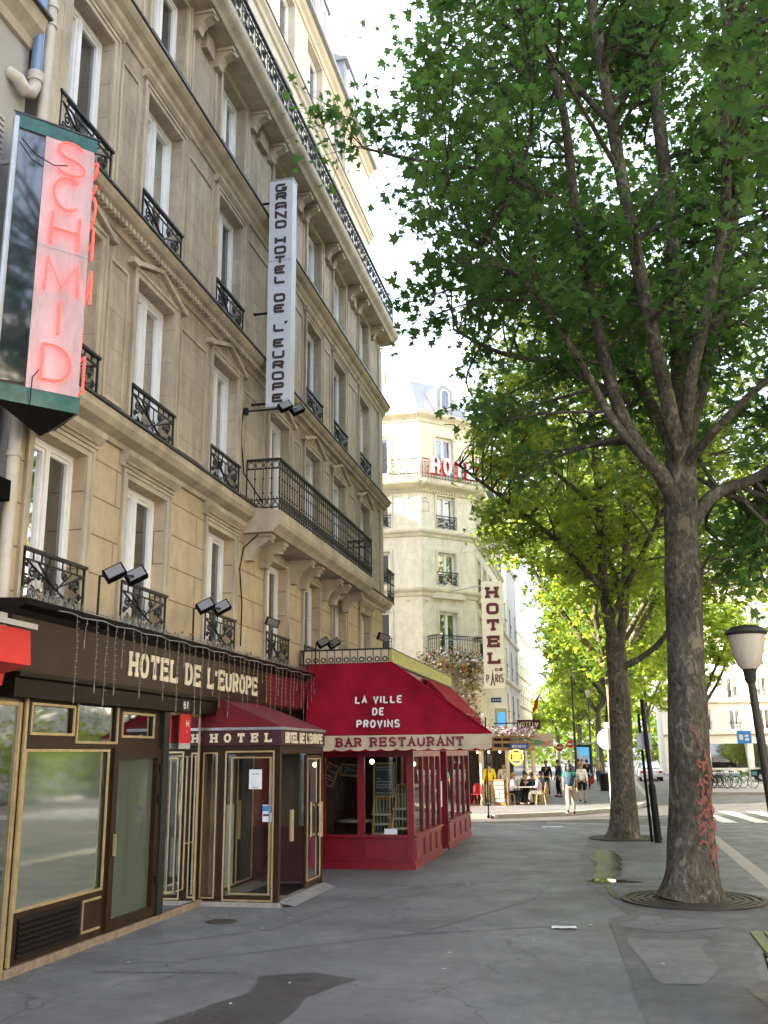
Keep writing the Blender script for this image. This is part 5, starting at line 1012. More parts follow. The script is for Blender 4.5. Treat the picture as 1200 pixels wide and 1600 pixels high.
# HOTEL DE PARIS blade sign
t = thing('blade_sign', 'cream vertical sign with maroon slab letters HOTEL DE PARIS on the corner building', 'sign', (-4.7, 43.6, 4.8))
b = MB(); b.box(-5.12, -4.2, 43.5, 43.78, 4.85, 9.6); b.build('case', 'sign_cream', t)
for k, c_ in enumerate('HOTEL'):
    b = MB(); text(b, c_, (-4.64, 43.498, 8.83 - k * .73), (1, 0, 0), up_, .52, .56, .135, .015, serif=.35, sq=4); b.build('letter', 'maroon', t)
b = MB(); text(b, 'DE', (-4.46, 43.498, 5.6), (1, 0, 0), up_, .13, .16, .035, .012, sq=4); b.build('lettering', 'maroon', t)
b = MB(); text(b, 'P', (-4.96, 43.498, 5.1), (1, 0, 0), up_, .36, .13, .04, .012, sq=4); text(b, 'RIS', (-4.45, 43.498, 5.1), (1, 0, 0), up_, .36, .13, .04, .012, sq=4, gap=.03); b.build('lettering', 'maroon', t)
b = MB(); b.prism([(-4.85, 43.497, 4.98), (-4.79, 43.497, 4.98), (-4.755, 43.497, 5.2), (-4.725, 43.497, 5.2), (-4.69, 43.497, 4.98), (-4.63, 43.497, 4.98), (-4.70, 43.497, 5.25), (-4.725, 43.497, 5.55), (-4.735, 43.497, 5.68), (-4.745, 43.497, 5.68), (-4.755, 43.497, 5.55), (-4.78, 43.497, 5.25)], (0, -.012, 0)); b.build('tower_letter', 'maroon', t)
for z in (9.45, 7.2): 
    b = MB(); b.tube([(-6.9, 45.1, z), (-5.12, 43.64, z)], .03, 6); b.build('bracket', 'steel', t)
# further terrace houses along the boulevard
def terrace(y0, y1, h, m, label, seed, x=-6.0):
    t = thing('terrace_building', label, 'building', (x, y0, 0)); Fm = Frame((x, y0, 0)); L = y1 - y0; n_ = max(2, int(L / 2.4)); sp = L / n_
    cs = [sp * (k + .5) - .5 for k in range(n_)]; fl = [3.6 + 2.9 * k for k in range(int((h - 4) / 2.9))]
    b = MB(); Fm.wall(b, 0, L, 0, h, [(a, a + 1.0, z + .3, z + 2.2) for a in cs for z in fl], .25); b.add([Fm.p(0, 0), Fm.p(0, 0, -14), Fm.p(0, h, -14), Fm.p(0, h)], [(0, 1, 2, 3)]); b.add([Fm.p(L, 0), Fm.p(L, 0, -14), Fm.p(L, h, -14), Fm.p(L, h)], [(0, 1, 2, 3)]); b.build('wall', m, t)
    for a in cs:
        for z in fl: window(t, Fm, a, z + .3, 1.0, 1.9); railing(t, Fm, a, z + .3, 1.0, .8, 'bars')
    b = MB()
    for z in fl[1:] + [h - .4]: b = MB(); Fm.profile(b, 0, L, [(.001, z - .12), (.08, z - .1), (.16, z), (.16, z + .08), (.001, z + .1)]); b.build('cornice', 'corner_trim', t)
    b = MB(); b.add([Fm.p(0, h, 0), Fm.p(L, h, 0), Fm.p(L, h + 2.4, -1.3), Fm.p(0, h + 2.4, -1.3), Fm.p(0, h, -14), Fm.p(L, h, -14)], [(0, 1, 2, 3), (3, 2, 5, 4), (0, 3, 4), (1, 5, 2)]); b.build('roof', 'zinc', t)
    b = MB(); Fm.box(b, .3, L - .3, .4, 2.7, -.2, .03); b.build('shop_window', 'pane_mirror', t); b = MB(); Fm.box(b, .2, L - .2, 2.75, 3.3, .002, .2); b.build('shop_fascia', 'brown_dark', t)
terrace(58.8, 65.4, 15.5, 'white_face', 'off-white terrace building just beyond the cream corner hotel', 1)
terrace(65.4, 72.6, 15.0, 'grey_face', 'blue-grey terrace building at the far end of the left row', 2)
terrace(95, 112, 14, 'corner_cream', 'cream terrace building far down the left of the boulevard', 3, -8)
# sunlit buildings across the boulevard
def block(o, rot, L, h, m, label, shop=True):
    t = thing('apartment_building', label, 'building', o); Fm = Frame(o, rot); n_ = int(L / 2.7); cs = [L / n_ * (k + .5) - .55 for k in range(n_)]; fl = [4.0 + 3.1 * k for k in range(int((h - 4.5) / 3.1))]
    b = MB(); Fm.wall(b, 0, L, 0, h, [(a, a + 1.1, z, z + 2.1) for a in cs for z in fl], .25)
    for e_ in (0, L): b.add([Fm.p(e_, 0), Fm.p(e_, 0, -12), Fm.p(e_, h, -12), Fm.p(e_, h)], [(0, 1, 2, 3)])
    b.build('wall', m, t)
    for a in cs:
        for z in fl: window(t, Fm, a, z, 1.1, 2.1); railing(t, Fm, a, z, 1.1, .85, 'bars')
    b = MB()
    for z in [fl[0] - .3, fl[1] - .3, fl[-1] - .3, h - .3]: b = MB(); Fm.profile(b, 0, L, [(.001, z - .15), (.1, z - .1), (.35, z), (.35, z + .12), (.001, z + .14)]); b.build('cornice', 'corner_trim', t)
    b = MB(); b.add([Fm.p(0, h), Fm.p(L, h), Fm.p(L, h + 3, -1.6), Fm.p(0, h + 3, -1.6), Fm.p(0, h, -12), Fm.p(L, h, -12)], [(0, 1, 2, 3), (3, 2, 5, 4), (0, 3, 4), (1, 5, 2)]); b.build('roof', 'zinc', t)
    b = MB()
    for k in range(int(L / 4)): Fm.box(b, .4 + k * 4, 3.8 + k * 4, .5, 2.8, -.1, .03)
    b.build('shop_window', 'pane_mirror', t)
block((5.5, 104, 0), -PI / 2, 36, 19, 'white_face', 'bright sunlit apartment building closing the view behind the parked bicycles')
block((24, 96, 0), PI, 34, 19, 'white_face', 'sunlit apartment building on the far right of the boulevard crossing')
block((24, 50, 0), PI, 32, 20, 'corner_cream', 'cream apartment building across the boulevard facing the hotel')
block((24, 16, 0), PI, 34, 19, 'white_face', 'white apartment building across the boulevard behind the bench')

block((-37, 29.0, 0), 0.0, 34, 24.5, 'corner_cream', 'unseen cream building added down the side street to shade the corner hotel')  # added out of view: blocks the sun from the lower corner facade and blade sign

# ------------------------------------------------------------------ trees
def fast_mesh(name, V, Fc, nper, m, parent, rnd=None):
    me = bpy.data.meshes.new(name); n = len(V); me.vertices.add(n); me.vertices.foreach_set('co', V.astype(np.float32).ravel())
    nf = len(Fc); me.loops.add(nf * nper); me.loops.foreach_set('vertex_index', Fc.astype(np.int32).ravel()); me.polygons.add(nf)
    me.polygons.foreach_set('loop_start', np.arange(0, nf * nper, nper, dtype=np.int32)); me.polygons.foreach_set('loop_total', np.full(nf, nper, dtype=np.int32))
    if rnd is not None: at = me.attributes.new('rnd', 'FLOAT', 'POINT'); at.data.foreach_set('value', rnd.astype(np.float32))
    me.materials.append(MATS[m]); me.update(calc_edges=True); me.validate()
    o = bpy.data.objects.new(name, me); COL.objects.link(o)
    if parent is not None: o.parent = parent; me.transform(Matrix.Translation(-wloc(parent)))
    return o
_ang = np.radians([-90, -50, -18, 12, 34, 62, 90, 118, 146, 168, 198, 230]); _rad = np.array([.35, .42, .78, .46, .95, .52, 1.12, .52, .95, .46, .78, .42])
LEAF5 = np.concatenate([[[0, 0, 0]], np.stack([_rad * np.cos(_ang), _rad * np.sin(_ang), -.14 * _rad ** 2 + .02 * np.cos(3 * _ang)], 1)]); LEAF5F = np.array([[0, i, i % 12 + 1] for i in range(1, 13)])
LEAF4 = np.array([[0, -.7, 0], [.75, -.05, -.1], [.25, .2, .0], [0, 1, -.12], [-.25, .2, .0], [-.75, -.05, -.1]]); LEAF4F = np.array([[0, 1, 2], [0, 2, 4], [0, 4, 5], [2, 3, 4]])
def leaves(name, P, size, m, parent, detail=True, seed=0, droop=.35):
    r = np.random.default_rng(seed); N = len(P); T, Fc = (LEAF5, LEAF5F) if detail else (LEAF4, LEAF4F)
    nz = r.normal(size=(N, 3)) * .62 + np.array([0, 0, .8]); nz /= np.linalg.norm(nz, axis=1, keepdims=True)
    d = r.normal(size=(N, 3)); d[:, 2] -= droop; x = np.cross(d, nz); x /= np.linalg.norm(x, axis=1, keepdims=True) + 1e-9; y = np.cross(nz, x)
    s = size * r.uniform(.42, 1.3, N)
    V = P[:, None, :] + s[:, None, None] * (T[None, :, 0:1] * x[:, None, :] + T[None, :, 1:2] * y[:, None, :] + T[None, :, 2:3] * nz[:, None, :])
    k = len(T); F_ = (Fc[None] + (np.arange(N) * k)[:, None, None]).reshape(-1, 3)
    return fast_mesh(name, V.reshape(-1, 3), F_, 3, m, parent, np.repeat(r.uniform(0, 1, N), k))
def smooth_path(pts, n=6):
    P = [Vector(p) for p in pts]; out = []
    for i in range(len(P) - 1):
        a, b_, c, d = P[max(i - 1, 0)], P[i], P[i + 1], P[min(i + 2, len(P) - 1)]
        for j in range(n):
            t = j / n; out.append(.5 * ((2 * b_) + (-a + c) * t + (2 * a - 5 * b_ + 4 * c - d) * t * t + (-a + 3 * b_ - 3 * c + d) * t ** 3))
    return out + [P[-1]]
def rough_tube(b, path, radii, n, seed, amp=.06, knots=()):
    rr = random.Random(seed); v0 = len(b.v); b.tube(path, radii, n); ph = [rr.uniform(0, 6) for _ in range(4)]
    for i in range(v0, len(b.v)):
        q = i - v0; ring, k = divmod(q, n); c = path[ring]; a = 2 * PI * k / n; p = Vector(b.v[i]); f = 1 + amp * (math.sin(3 * a + ph[0] + ring * .25) * .5 + math.sin(5 * a + ph[1] - ring * .4) * .3 + math.sin(2 * a + ring * .9 + ph[2]) * .4)
        for kp, kr, ks in knots: f += ks * math.exp(-((p - Vector(kp)).length / kr) ** 2)
        b.v[i] = tuple(c + (p - c) * f)
def tree(label, base, trunk, limbs, clumps, nleaf, lsize, seed, leaf='leaf_near', detail=True, group='plane trees along the boulevard', spread=.55, knots=(), cat='tree', branches=True):
    """trunk/limbs: [(points, r0, r1)], clumps: list of centres"""
    t = thing('plane_tree', label, cat, base, group); rr = random.Random(seed); r = np.random.default_rng(seed)
    b = MB(); skel = []
    for i, (pts, r0, r1) in enumerate([trunk] + limbs):
        path = smooth_path(pts); n_ = len(path); ra = []
        for k, p in enumerate(path):
            f = k / (n_ - 1); q = r0 + (r1 - r0) * f
            if i == 0: hgt = p.z - base[2]; q = q + r0 * .42 * math.exp(-hgt / .36) + r0 * .12 * math.exp(-hgt / 1.2)
            ra.append(q)
        rough_tube(b, path, ra, 22 if i == 0 else 12, seed + i, .07 if i == 0 else .05, knots if i == 0 else ())
        if i: skel += [(p, ra[k], i) for k, p in enumerate(path) if k > n_ * .25]
    b.build('trunk', 'bark', t, smooth=True)
    SP = np.array([tuple(s_[0]) for s_ in skel]); lp = []; bb = MB()
    for c in clumps:
        c = np.array(c); dist = np.linalg.norm(SP - c, axis=1) + np.maximum(0, SP[:, 2] - c[2]) * .8
        j = int(np.argmin(dist + r.uniform(0, .8, len(SP)))); p0 = Vector(SP[j]); c_ = Vector(c); L = (c_ - p0).length
        mid = p0.lerp(c_, .5) + Vector((rr.uniform(-.15, .15), rr.uniform(-.15, .15), rr.uniform(-.02, .14))) * L
        path = smooth_path([p0, mid, c_], 4); rb = min(.05, max(.012, skel[j][1] * .5, .010 * L))
        if branches: bb.tube(path, [rb + (.006 - rb) * k / (len(path) - 1) for k in range(len(path))], 5)
        sp = spread * rr.uniform(.75, 1.3); ns = 7
        for q in range(ns):
            d = Vector(r.normal(size=3)); d.z *= .55; d = d * sp * .75; e = c_ + d; k0 = path[rr.randint(len(path) // 2, len(path) - 1)]
            if branches: bb.tube([k0, k0.lerp(e, .55) + Vector((0, 0, .05)), e], [.009, .006, .003], 3, caps=False)
            m_ = max(3, int(nleaf / ns)); tt = r.uniform(.25, 1.08, m_)[:, None]; lp.append(np.array(k0) * (1 - tt) + np.array(e) * tt + r.normal(size=(m_, 3)) * np.array([.13, .13, .09]) * (sp / .55))
    if branches: bb.build('branches', 'bark', t, smooth=True)
    leaves('crown', np.concatenate(lp), lsize, leaf, t, detail, seed)
    return t
def ellipsoid_clumps(c, rad, n, seed, hollow=.35, zcut=None, keep=None):
    r = np.random.default_rng(seed); out = []
    while len(out) < n:
        d = r.normal(size=3); d /= np.linalg.norm(d); q = (hollow + (1 - hollow) * r.uniform() ** .55); lump = 1 + .16 * math.sin(4.1 * d[0] + 2 * seed) * math.sin(3.7 * d[1] + seed) + .12 * math.sin(7 * d[2] + seed)
        p = np.array(c) + d * q * np.array(rad) * lump
        if zcut is not None and p[2] < zcut + .9 * math.sin(p[0] * 1.7 + seed) * .5: continue
        if keep is not None and not keep(p): continue
        if any(np.linalg.norm((p - o) * np.array([1, 1, 1.3])) < .34 for o in out[-220:]): continue
        out.append(p)
    return out
B1 = (1.06, 15.9, 0)
tr1 = ([(1.06, 15.9, 0), (1.12, 15.9, .5), (1.18, 15.9, 1.6), (1.24, 15.9, 3.2), (1.32, 15.9, 5.0), (1.40, 15.9, 6.2), (1.46, 15.9, 7.0)], .325, .24)
limbs1 = [([(1.40, 15.85, 5.7), (1.10, 15.6, 6.35), (.79, 15.5, 6.81), (.45, 15.4, 7.71), (.19, 15.2, 9.32), (.02, 15.0, 10.89), (-.1, 14.8, 12.79), (-.5, 14.6, 14.6)], .14, .06),
          ([(1.15, 15.5, 6.2), (.41, 15.0, 7.11), (-.12, 14.8, 8.23), (-.75, 14.4, 9.2), (-1.8, 14.0, 10.1)], .085, .03),
          ([(1.44, 15.8, 6.5), (1.25, 15.2, 7.48), (1.0, 14.5, 8.76), (.84, 14.2, 9.99), (.66, 14, 11.74), (.5, 13.7, 13.46), (.3, 13.3, 15.2), (.2, 13, 17)], .135, .06),
          ([(1.46, 15.9, 6.8), (1.6, 16, 9.16), (1.6, 16, 10.96), (1.56, 16, 13.52), (1.5, 16, 15.56), (1.4, 16, 18)], .165, .07),
          ([(1.48, 15.95, 6.8), (2.0, 16.5, 8.4), (2.44, 16.6, 9.9), (2.78, 16.8, 11.33), (3.21, 17, 13.6), (3.62, 17.3, 15.6)], .15, .06),
          ([(1.47, 15.8, 6.6), (1.62, 15.2, 7.74), (1.95, 14.9, 8.89), (2.34, 14.7, 10.5), (2.45, 14.3, 12.64), (2.8, 14, 14.5), (3, 13.7, 16)], .115, .05),
          ([(1.46, 15.75, 6.5), (2.0, 15.2, 7.0), (2.6, 14.8, 7.45), (3.6, 14.2, 8.0), (4.6, 13.6, 8.8)], .075, .03),
          ([(1.38, 16, 5.4), (1.9, 16.1, 6.1), (2.7, 16.1, 6.4), (3.8, 16.3, 7.2), (5, 16.6, 8.4)], .13, .04),
          ([(1.46, 16.1, 6.6), (1.1, 17.2, 8.2), (.4, 18.4, 9.8), (-.6, 19.3, 11.3), (-1.4, 19.9, 12.6)], .12, .04),
          ([(.45, 15.4, 7.7), (-.4, 16.2, 8.6), (-1.5, 17, 9.3), (-2.4, 17.3, 10)], .07, .025),
          ([(.02, 15.0, 10.9), (-1.2, 14.8, 11.6), (-2.4, 14.8, 12.0), (-3.6, 15, 12.6)], .06, .02),
          ([(.66, 14, 11.7), (-.6, 13.6, 13.2), (-2.0, 13.4, 14.2)], .06, .02)]
def keep1(p):
    # crown side facing the hotel is higher than on the road side; clear cone round the fork
    if p[0] < -.5 and p[2] < 7.9 - .75 * (p[0] + .5): return False
    if p[0] < -.172 * p[1]: return False
    if p[1] < 14.6 and -.7 < p[0] < 3.4 and p[2] < 15 and math.sin(p[0] * 91 + p[1] * 57 + p[2] * 77) < .45: return False
    return not (p[2] < 8.2 and math.hypot(p[0] - 1.3, p[1] - 15.5) < 1.6)
cl1 = ellipsoid_clumps((1.0, 15.6, 12.2), (4.5, 5.6, 6.3), 520, 11, .3, 6.3, keep1)
cl1 += [(-4.2, 15.2, 13.6), (-3.9, 15.0, 13.3), (-3.5, 15.1, 13.4), (-4.0, 15.3, 12.9), (-3.0, 15, 13.2), (-2.9, 15.2, 9.6), (-2.6, 15.2, 9.3), (-2.6, 15, 9.7), (-2.7, 15, 11.4), (-1.5, 15.4, 7.5), (-1.3, 15.1, 7.3), (-1.6, 15.8, 7.9), (-1.0, 16.2, 7.0), (-1.2, 15.6, 6.4)]
_r = np.random.default_rng(91)
cl1 += [tuple(p) for p in np.stack([_r.uniform(2.3, 5.2, 60), _r.uniform(15.2, 19.5, 60), _r.uniform(5.0, 8.4, 60)], 1)]
T1 = tree('large plane tree with red graffiti on its mottled trunk', B1, tr1, limbs1, cl1, 72, .107, 21, 'leaf_near', True, spread=.6, knots=(((1.60, 15.6, 4.75), .22, .35), ((1.28, 15.58, 6.3), .12, .25), ((1.25, 15.6, 3.0), .3, .08)))
# graffiti strokes sprayed on the bark
def trunk_point(ang, z, off):
    pts = smooth_path(tr1[0]); i = min(range(len(pts)), key=lambda k: abs(pts[k].z - z)); c = pts[i]; f = i / (len(pts) - 1); q = .325 + (.24 - .325) * f; q += .325 * .42 * math.exp(-z / .36) + .325 * .12 * math.exp(-z / 1.2)
    return Vector((c.x + (q * 1.06 + off) * math.cos(ang), c.y + (q * 1.06 + off) * math.sin(ang), z))
b = MB(); rr = random.Random(5)
for k in range(64):
    z0 = 2.08 - 1.5 * (k / 64) + rr.uniform(-.06, .06); a0 = R(-62) + rr.uniform(-.25, .45) + (.25 if z0 < 1.1 else 0); n_ = rr.randint(4, 9); da = rr.uniform(-.1, .1); dz = rr.uniform(-.06, .05); pts = []
    for q in range(n_): a0 += da * .6 + rr.uniform(-.07, .07); z0 += dz * .6 + rr.uniform(-.035, .035); pts.append(trunk_point(max(R(-85), min(R(-5), a0)), max(.5, z0), .005))
    wd_ = rr.uniform(.010, .024); vs = []
    for q, p in enumerate(pts):
        d_ = (pts[min(q + 1, len(pts) - 1)] - pts[max(q - 1, 0)]).normalized(); nr = Vector((p.x - 1.15, p.y - 15.9, 0)).normalized(); sd = d_.cross(nr).normalized() * wd_ * rr.uniform(.6, 1.1); vs += [p - sd, p + sd]
    b.add(vs, [(2 * q, 2 * q + 1, 2 * q + 3, 2 * q + 2) for q in range(len(pts) - 1)])
b.build('graffiti', 'graffiti', T1)
def grate(c, r_, label):
    t = thing('tree_grate', label, 'tree grate', (*c, 0), 'round iron tree grates'); b = MB()
    for k, q in enumerate([.48, .6, .72, .84, .96]):
        ro, ri = r_ * q + .045, r_ * q - .03; n_ = 48; vs = []
        for j in range(n_): a = 2 * PI * j / n_; vs += [(c[0] + ri * math.cos(a), c[1] + ri * math.sin(a), .006), (c[0] + ri * math.cos(a), c[1] + ri * math.sin(a), .03), (c[0] + ro * math.cos(a), c[1] + ro * math.sin(a), .03), (c[0] + ro * math.cos(a), c[1] + ro * math.sin(a), .006)]
        b.add(vs, [(4 * j + e, 4 * ((j + 1) % n_) + e, 4 * ((j + 1) % n_) + e + 1, 4 * j + e + 1) for j in range(n_) for e in range(3)])
    for j in range(24): a = 2 * PI * j / 24; p = Vector((math.cos(a), math.sin(a), 0)); s_ = Vector((-p.y, p.x, 0)) * .012; C_ = Vector((*c, .02)); b.prism([C_ + p * r_ * .45 - s_, C_ + p * r_ * .98 - s_, C_ + p * r_ * .98 + s_, C_ + p * r_ * .45 + s_], (0, 0, .006))
    b.build('grating', 'cast_iron', t)
    b = MB(); n_ = 40; b.add([(c[0] + r_ * math.cos(2 * PI * j / n_), c[1] + r_ * math.sin(2 * PI * j / n_), .0095) for j in range(n_)], [tuple(range(n_))]); b.build('soil', 'plinth', t)
grate((1.08, 15.75), 1.02, 'round cast-iron grate with concentric rings around the nearest plane trunk'); grate((.3, 26.4), .9, 'round iron grate around the second plane trunk')
B2 = (.26, 26.5, 0)
tr2 = ([(.26, 26.5, 0), (.30, 26.5, .6), (.35, 26.5, 2.5), (.37, 26.5, 4.12), (.36, 26.5, 5.0)], .30, .25)
limbs2 = [([(.36, 26.5, 4.7), (.22, 26.4, 5.6), (.15, 26.3, 6.6), (.18, 26.2, 8.6), (.1, 26.0, 11), (.0, 26, 14)], .17, .05), ([(.38, 26.6, 4.6), (.62, 26.7, 5.6), (.75, 26.8, 6.8), (.9, 27, 8.6), (1.0, 27, 11.4), (1.1, 27, 14)], .15, .05),
          ([(.4, 26.4, 4.2), (.96, 26.2, 4.44), (1.56, 26, 4.91), (2.2, 25.8, 5.9), (3, 25.6, 7.2)], .10, .04), ([(.25, 26.4, 5.4), (.9, 26, 6.6), (1.7, 25.5, 8), (2.6, 25, 9.5)], .09, .03), ([(.2, 26.3, 6.2), (-1.0, 26, 7.6), (-2.4, 25.6, 8.8), (-3.6, 25.4, 9.8)], .09, .03), ([(.15, 26.2, 8.4), (-1.2, 26.8, 10), (-2.4, 27.4, 11.6)], .08, .03), ([(.6, 27, 6.2), (.2, 28.5, 8), (-.8, 30, 9.6)], .09, .03)]
def keep2(p): return not (p[2] < 6.0 and math.hypot(p[0] - .4, p[1] - 26.4) < 1.8) and not (p[0] < -1.0 and p[2] < 6.6 - .7 * (p[0] + 1.0)) and p[0] > -.11 * p[1] and not (p[1] < 25 and p[2] < 7.5 and p[0] > -1)
cl2 = ellipsoid_clumps((.4, 26.8, 10.6), (4.9, 5.2, 5.9), 420, 23, .3, 5.2, keep2)
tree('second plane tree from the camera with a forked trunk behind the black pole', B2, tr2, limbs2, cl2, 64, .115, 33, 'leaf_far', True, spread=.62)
def simple_tree(label, x, y, h, rad, n, nleaf, seed, ls=.17, leaf='leaf_far', grp='plane trees along the boulevard', zb=4.6):
    rr = random.Random(seed); tk = ([(x, y, 0), (x + .05, y, 1.5), (x + rr.uniform(-.15, .15), y, 3.2), (x + rr.uniform(-.2, .2), y, 5)], .27, .2); e = tk[0][-1]
    lm = [([e, (e[0] + rad * .3 * math.cos(a), e[1] + rad * .3 * math.sin(a), 7), (e[0] + rad * .6 * math.cos(a + .3), e[1] + rad * .6 * math.sin(a + .3), 9.5), (e[0] + rad * .7 * math.cos(a + .4), e[1] + rad * .7 * math.sin(a + .4), h * .8)], .13, .04) for a in [rr.uniform(0, .8) + k * 1.3 for k in range(5)]]
    cl = ellipsoid_clumps((x, y, (h + zb) / 2 + .3), (rad, rad, (h - zb) / 2), n, seed, .3, zb, lambda p: x > 3 or p[0] > -(.05 if .045 < (p[2] - 2.1) / p[1] < .19 else .098) * p[1])
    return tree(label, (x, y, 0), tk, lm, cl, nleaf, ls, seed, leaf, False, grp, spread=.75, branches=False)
simple_tree('third plane tree of the left row, standing beyond the side street', .35, 37.2, 15.5, 4.9, 300, 60, 41, .16)
simple_tree('fourth plane tree of the left row, hidden mostly behind the third', .4, 49, 15.5, 4.8, 220, 50, 42, .19)
simple_tree('fifth plane tree of the left row, far along the pavement', .2, 62, 15, 4.8, 160, 46, 43, .23)
simple_tree('sixth plane tree of the left row near the bus shelter', -.6, 78, 13, 5, 130, 44, 44, .28)
simple_tree('distant plane tree closing the left pavement', -2.5, 98, 12, 5.5, 120, 44, 45, .33)
simple_tree('distant plane tree at the far left of the avenue, behind the far hotel sign', -6.0, 125, 11, 6, 120, 44, 46, .4)
for k_, y_ in enumerate((9, 20, 31)): simple_tree(('plane tree across the roadway level with the brown shopfront', 'plane tree across the roadway level with the hotel porch', 'plane tree across the roadway level with the side street')[k_], 13.5, y_, 14, 4.8, 130, 40, 80 + k_, .24)
simple_tree('plane tree across the roadway behind the near trunk', 9.5, 44, 15, 4.6, 200, 50, 47, .19, zb=6.5)
simple_tree('plane tree across the roadway behind the street lamp', 13.5, 58, 15, 4.8, 180, 46, 48, .22, zb=7)
simple_tree('plane tree on the traffic island beyond the bicycles', 6.6, 73, 13, 4.6, 150, 46, 49, .25, zb=6.5)
simple_tree('plane tree on the far side of the crossing left of the sunlit building', 3.6, 92, 13, 5, 130, 44, 50, .3, zb=5)
# the tree beside the camera: only its overhanging boughs reach the picture
tr0 = ([(2.0, 5.6, 0), (2.05, 5.6, 2), (2.1, 5.6, 4.4), (2.1, 5.7, 6.2)], .3, .22)
lm0 = [([(2.1, 5.7, 6), (2.3, 6.6, 7.4), (2.4, 7.8, 8.6), (2.3, 9.4, 9.6), (2.0, 11, 10.6)], .12, .03), ([(2.1, 5.7, 6), (2.9, 6.8, 7.2), (3.6, 8.4, 8.2), (4, 10, 9)], .1, .03), ([(2.1, 5.6, 6), (1.7, 5.5, 8), (1.4, 5.5, 11)], .13, .04), ([(2.1, 5.6, 6), (3.4, 4.8, 8), (4.4, 4, 10)], .12, .04)]
cl0 = ellipsoid_clumps((2.4, 5.9, 11), (4.3, 4.8, 4.4), 200, 61, .35, 7.5, lambda p: not (p[1] > 3.5 and p[0] < 1.0 + .05 * p[1]))
cl0 += [(2.3, 9.3, 8.9), (2.6, 9.6, 9.3), (2.2, 10.2, 9.8), (2.0, 10.8, 10.3), (2.5, 8.8, 8.3), (2.9, 9.4, 8.1), (2.4, 10.3, 8.6), (2.1, 9.9, 8.0), (2.7, 10.4, 9.0), (1.9, 10.5, 9.3), (2.3, 10.9, 7.9), (1.7, 11, 10.5)]
tree('plane tree beside the bench, seen only as large pale leaves overhanging the pavement', (2.0, 5.6, 0), tr0, lm0, cl0, 60, .10, 63, 'leaf_near', True, spread=.5)
# far tree mass closing the avenue
r_ = np.random.default_rng(9); P = np.stack([r_.uniform(-14, 22, 9000), r_.uniform(150, 165, 9000), 0.2 + 11 * r_.beta(1.5, 1.8, 9000)], 1)
P[:, 2] *= 1 + .25 * np.sin(P[:, 0] * .6)
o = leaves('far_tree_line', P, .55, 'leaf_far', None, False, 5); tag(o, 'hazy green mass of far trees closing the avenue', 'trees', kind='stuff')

# ------------------------------------------------------------------ café terrace at the corner
CT = thing('cafe_terrace', 'pale timber corner cafe terrace with posts and beams under the cream hotel', 'terrace', (-5, 42.3, 0))
cf = Frame((-7.4, 41.0, 0), R(-58.2)); CL = 5.1
for a in (.05, 1.5, 2.55, 3.75, CL - .12): b = MB(); cf.box(b, a, a + .13, 0, 2.2, -.14, 0); b.build('post', 'cream_cloth', CT)
b = MB(); cf.box(b, 0, CL, 2.201, 2.34, -.16, .02); cf.box(b, 0, CL, 2.5, 2.6, -.14, .04); cf.box(b, 0, CL, 2.72, 2.82, -.14, .06)
for k in range(12): cf.box(b, .2 + k * .42, .25 + k * .42, 2.341, 2.719, -.1, -.02)
b.build('beam', 'wood', CT)
b = MB(); cf.box(b, 0, CL, 2.83, 2.87, -2.2, .12); b.build('roof', 'cream_cloth', CT)
b = MB(); cf.box(b, .0, CL, .02, 2.8, -2.15, -2.1); b.build('back_wall', 'dark_room', CT)
b = MB(); [cf.box(b, a, a + .7, .5, 2.1, -2.09, -2.08) for a in (.6, 2.0, 3.4)]; b.build('back_window', 'pane', CT)
for k in range(9):
    b = MB(); b.ball(tuple(cf.p(.35 + k * .52, 2.15, -.06)), .045, 6); b.build('bulb', 'lamp_glow', CT)
t = thing('neon_ring_sign', 'round yellow neon sign hanging in the cafe terrace', 'neon sign', tuple(cf.p(4.15, 1.95, .02))); b = MB(); c = cf.p(4.2, 1.93, .03)
b.tube([c + cf.u * .31 * math.cos(k * PI / 12) + Vector((0, 0, .31 * math.sin(k * PI / 12))) for k in range(24)], .028, 6, closed=True); b.build('ring', 'neon_yellow', t)
b = MB(); rr = random.Random(2)
for z in (.14, .02, -.1): b.tube([c + cf.u * (-.2 + .4 * q / 12) + Vector((0, 0, z + .04 * math.sin(q * 2.1 + z * 9))) for q in range(13)], .024, 5)
b.build('script', 'neon_yellow', t)
t = thing('blue_plaque', 'small blue curved plaque with white lettering on the terrace beam', 'sign', tuple(cf.p(4.1, 2.4, .1))); b = MB(); c = cf.p(4.3, 2.4, .09); b.prism([c + cf.u * x + Vector((0, 0, z)) for x, z in ((-.42, -.1), (-.2, -.15), (.2, -.15), (.42, -.1), (.42, .12), (.2, .08), (-.2, .08), (-.42, .12))], cf.n * .03); b.build('plate', 'sign_blue', t)
b = MB(); text(b, 'RESTAURANT', c + Vector((0, 0, -.09)) + cf.n * .031, cf.u, up_, .12, .05, .014, .006, gap=.015); b.build('lettering', 'chalk', t)
def blossom(name, label, cat, pts, n, sz, seed, sg=(.14, .14, .12), mats=('flower_white', 'flower_orange', 'flower_gold', 'leafy', 'flower_white', 'leafy')):
    t = thing(name, label, cat, tuple(pts[0])); r = np.random.default_rng(seed); path = np.array([tuple(p) for p in smooth_path(pts, 8)])
    for k, m in enumerate(mats):
        q = path[r.integers(0, len(path), n // len(mats))] + r.normal(size=(n // len(mats), 3)) * np.array(sg); o = leaves('blossoms' if m != 'leafy' else 'foliage', q, sz * r.uniform(.7, 1.3), m, t, False, seed + k); o['kind'] = 'stuff'
    return t
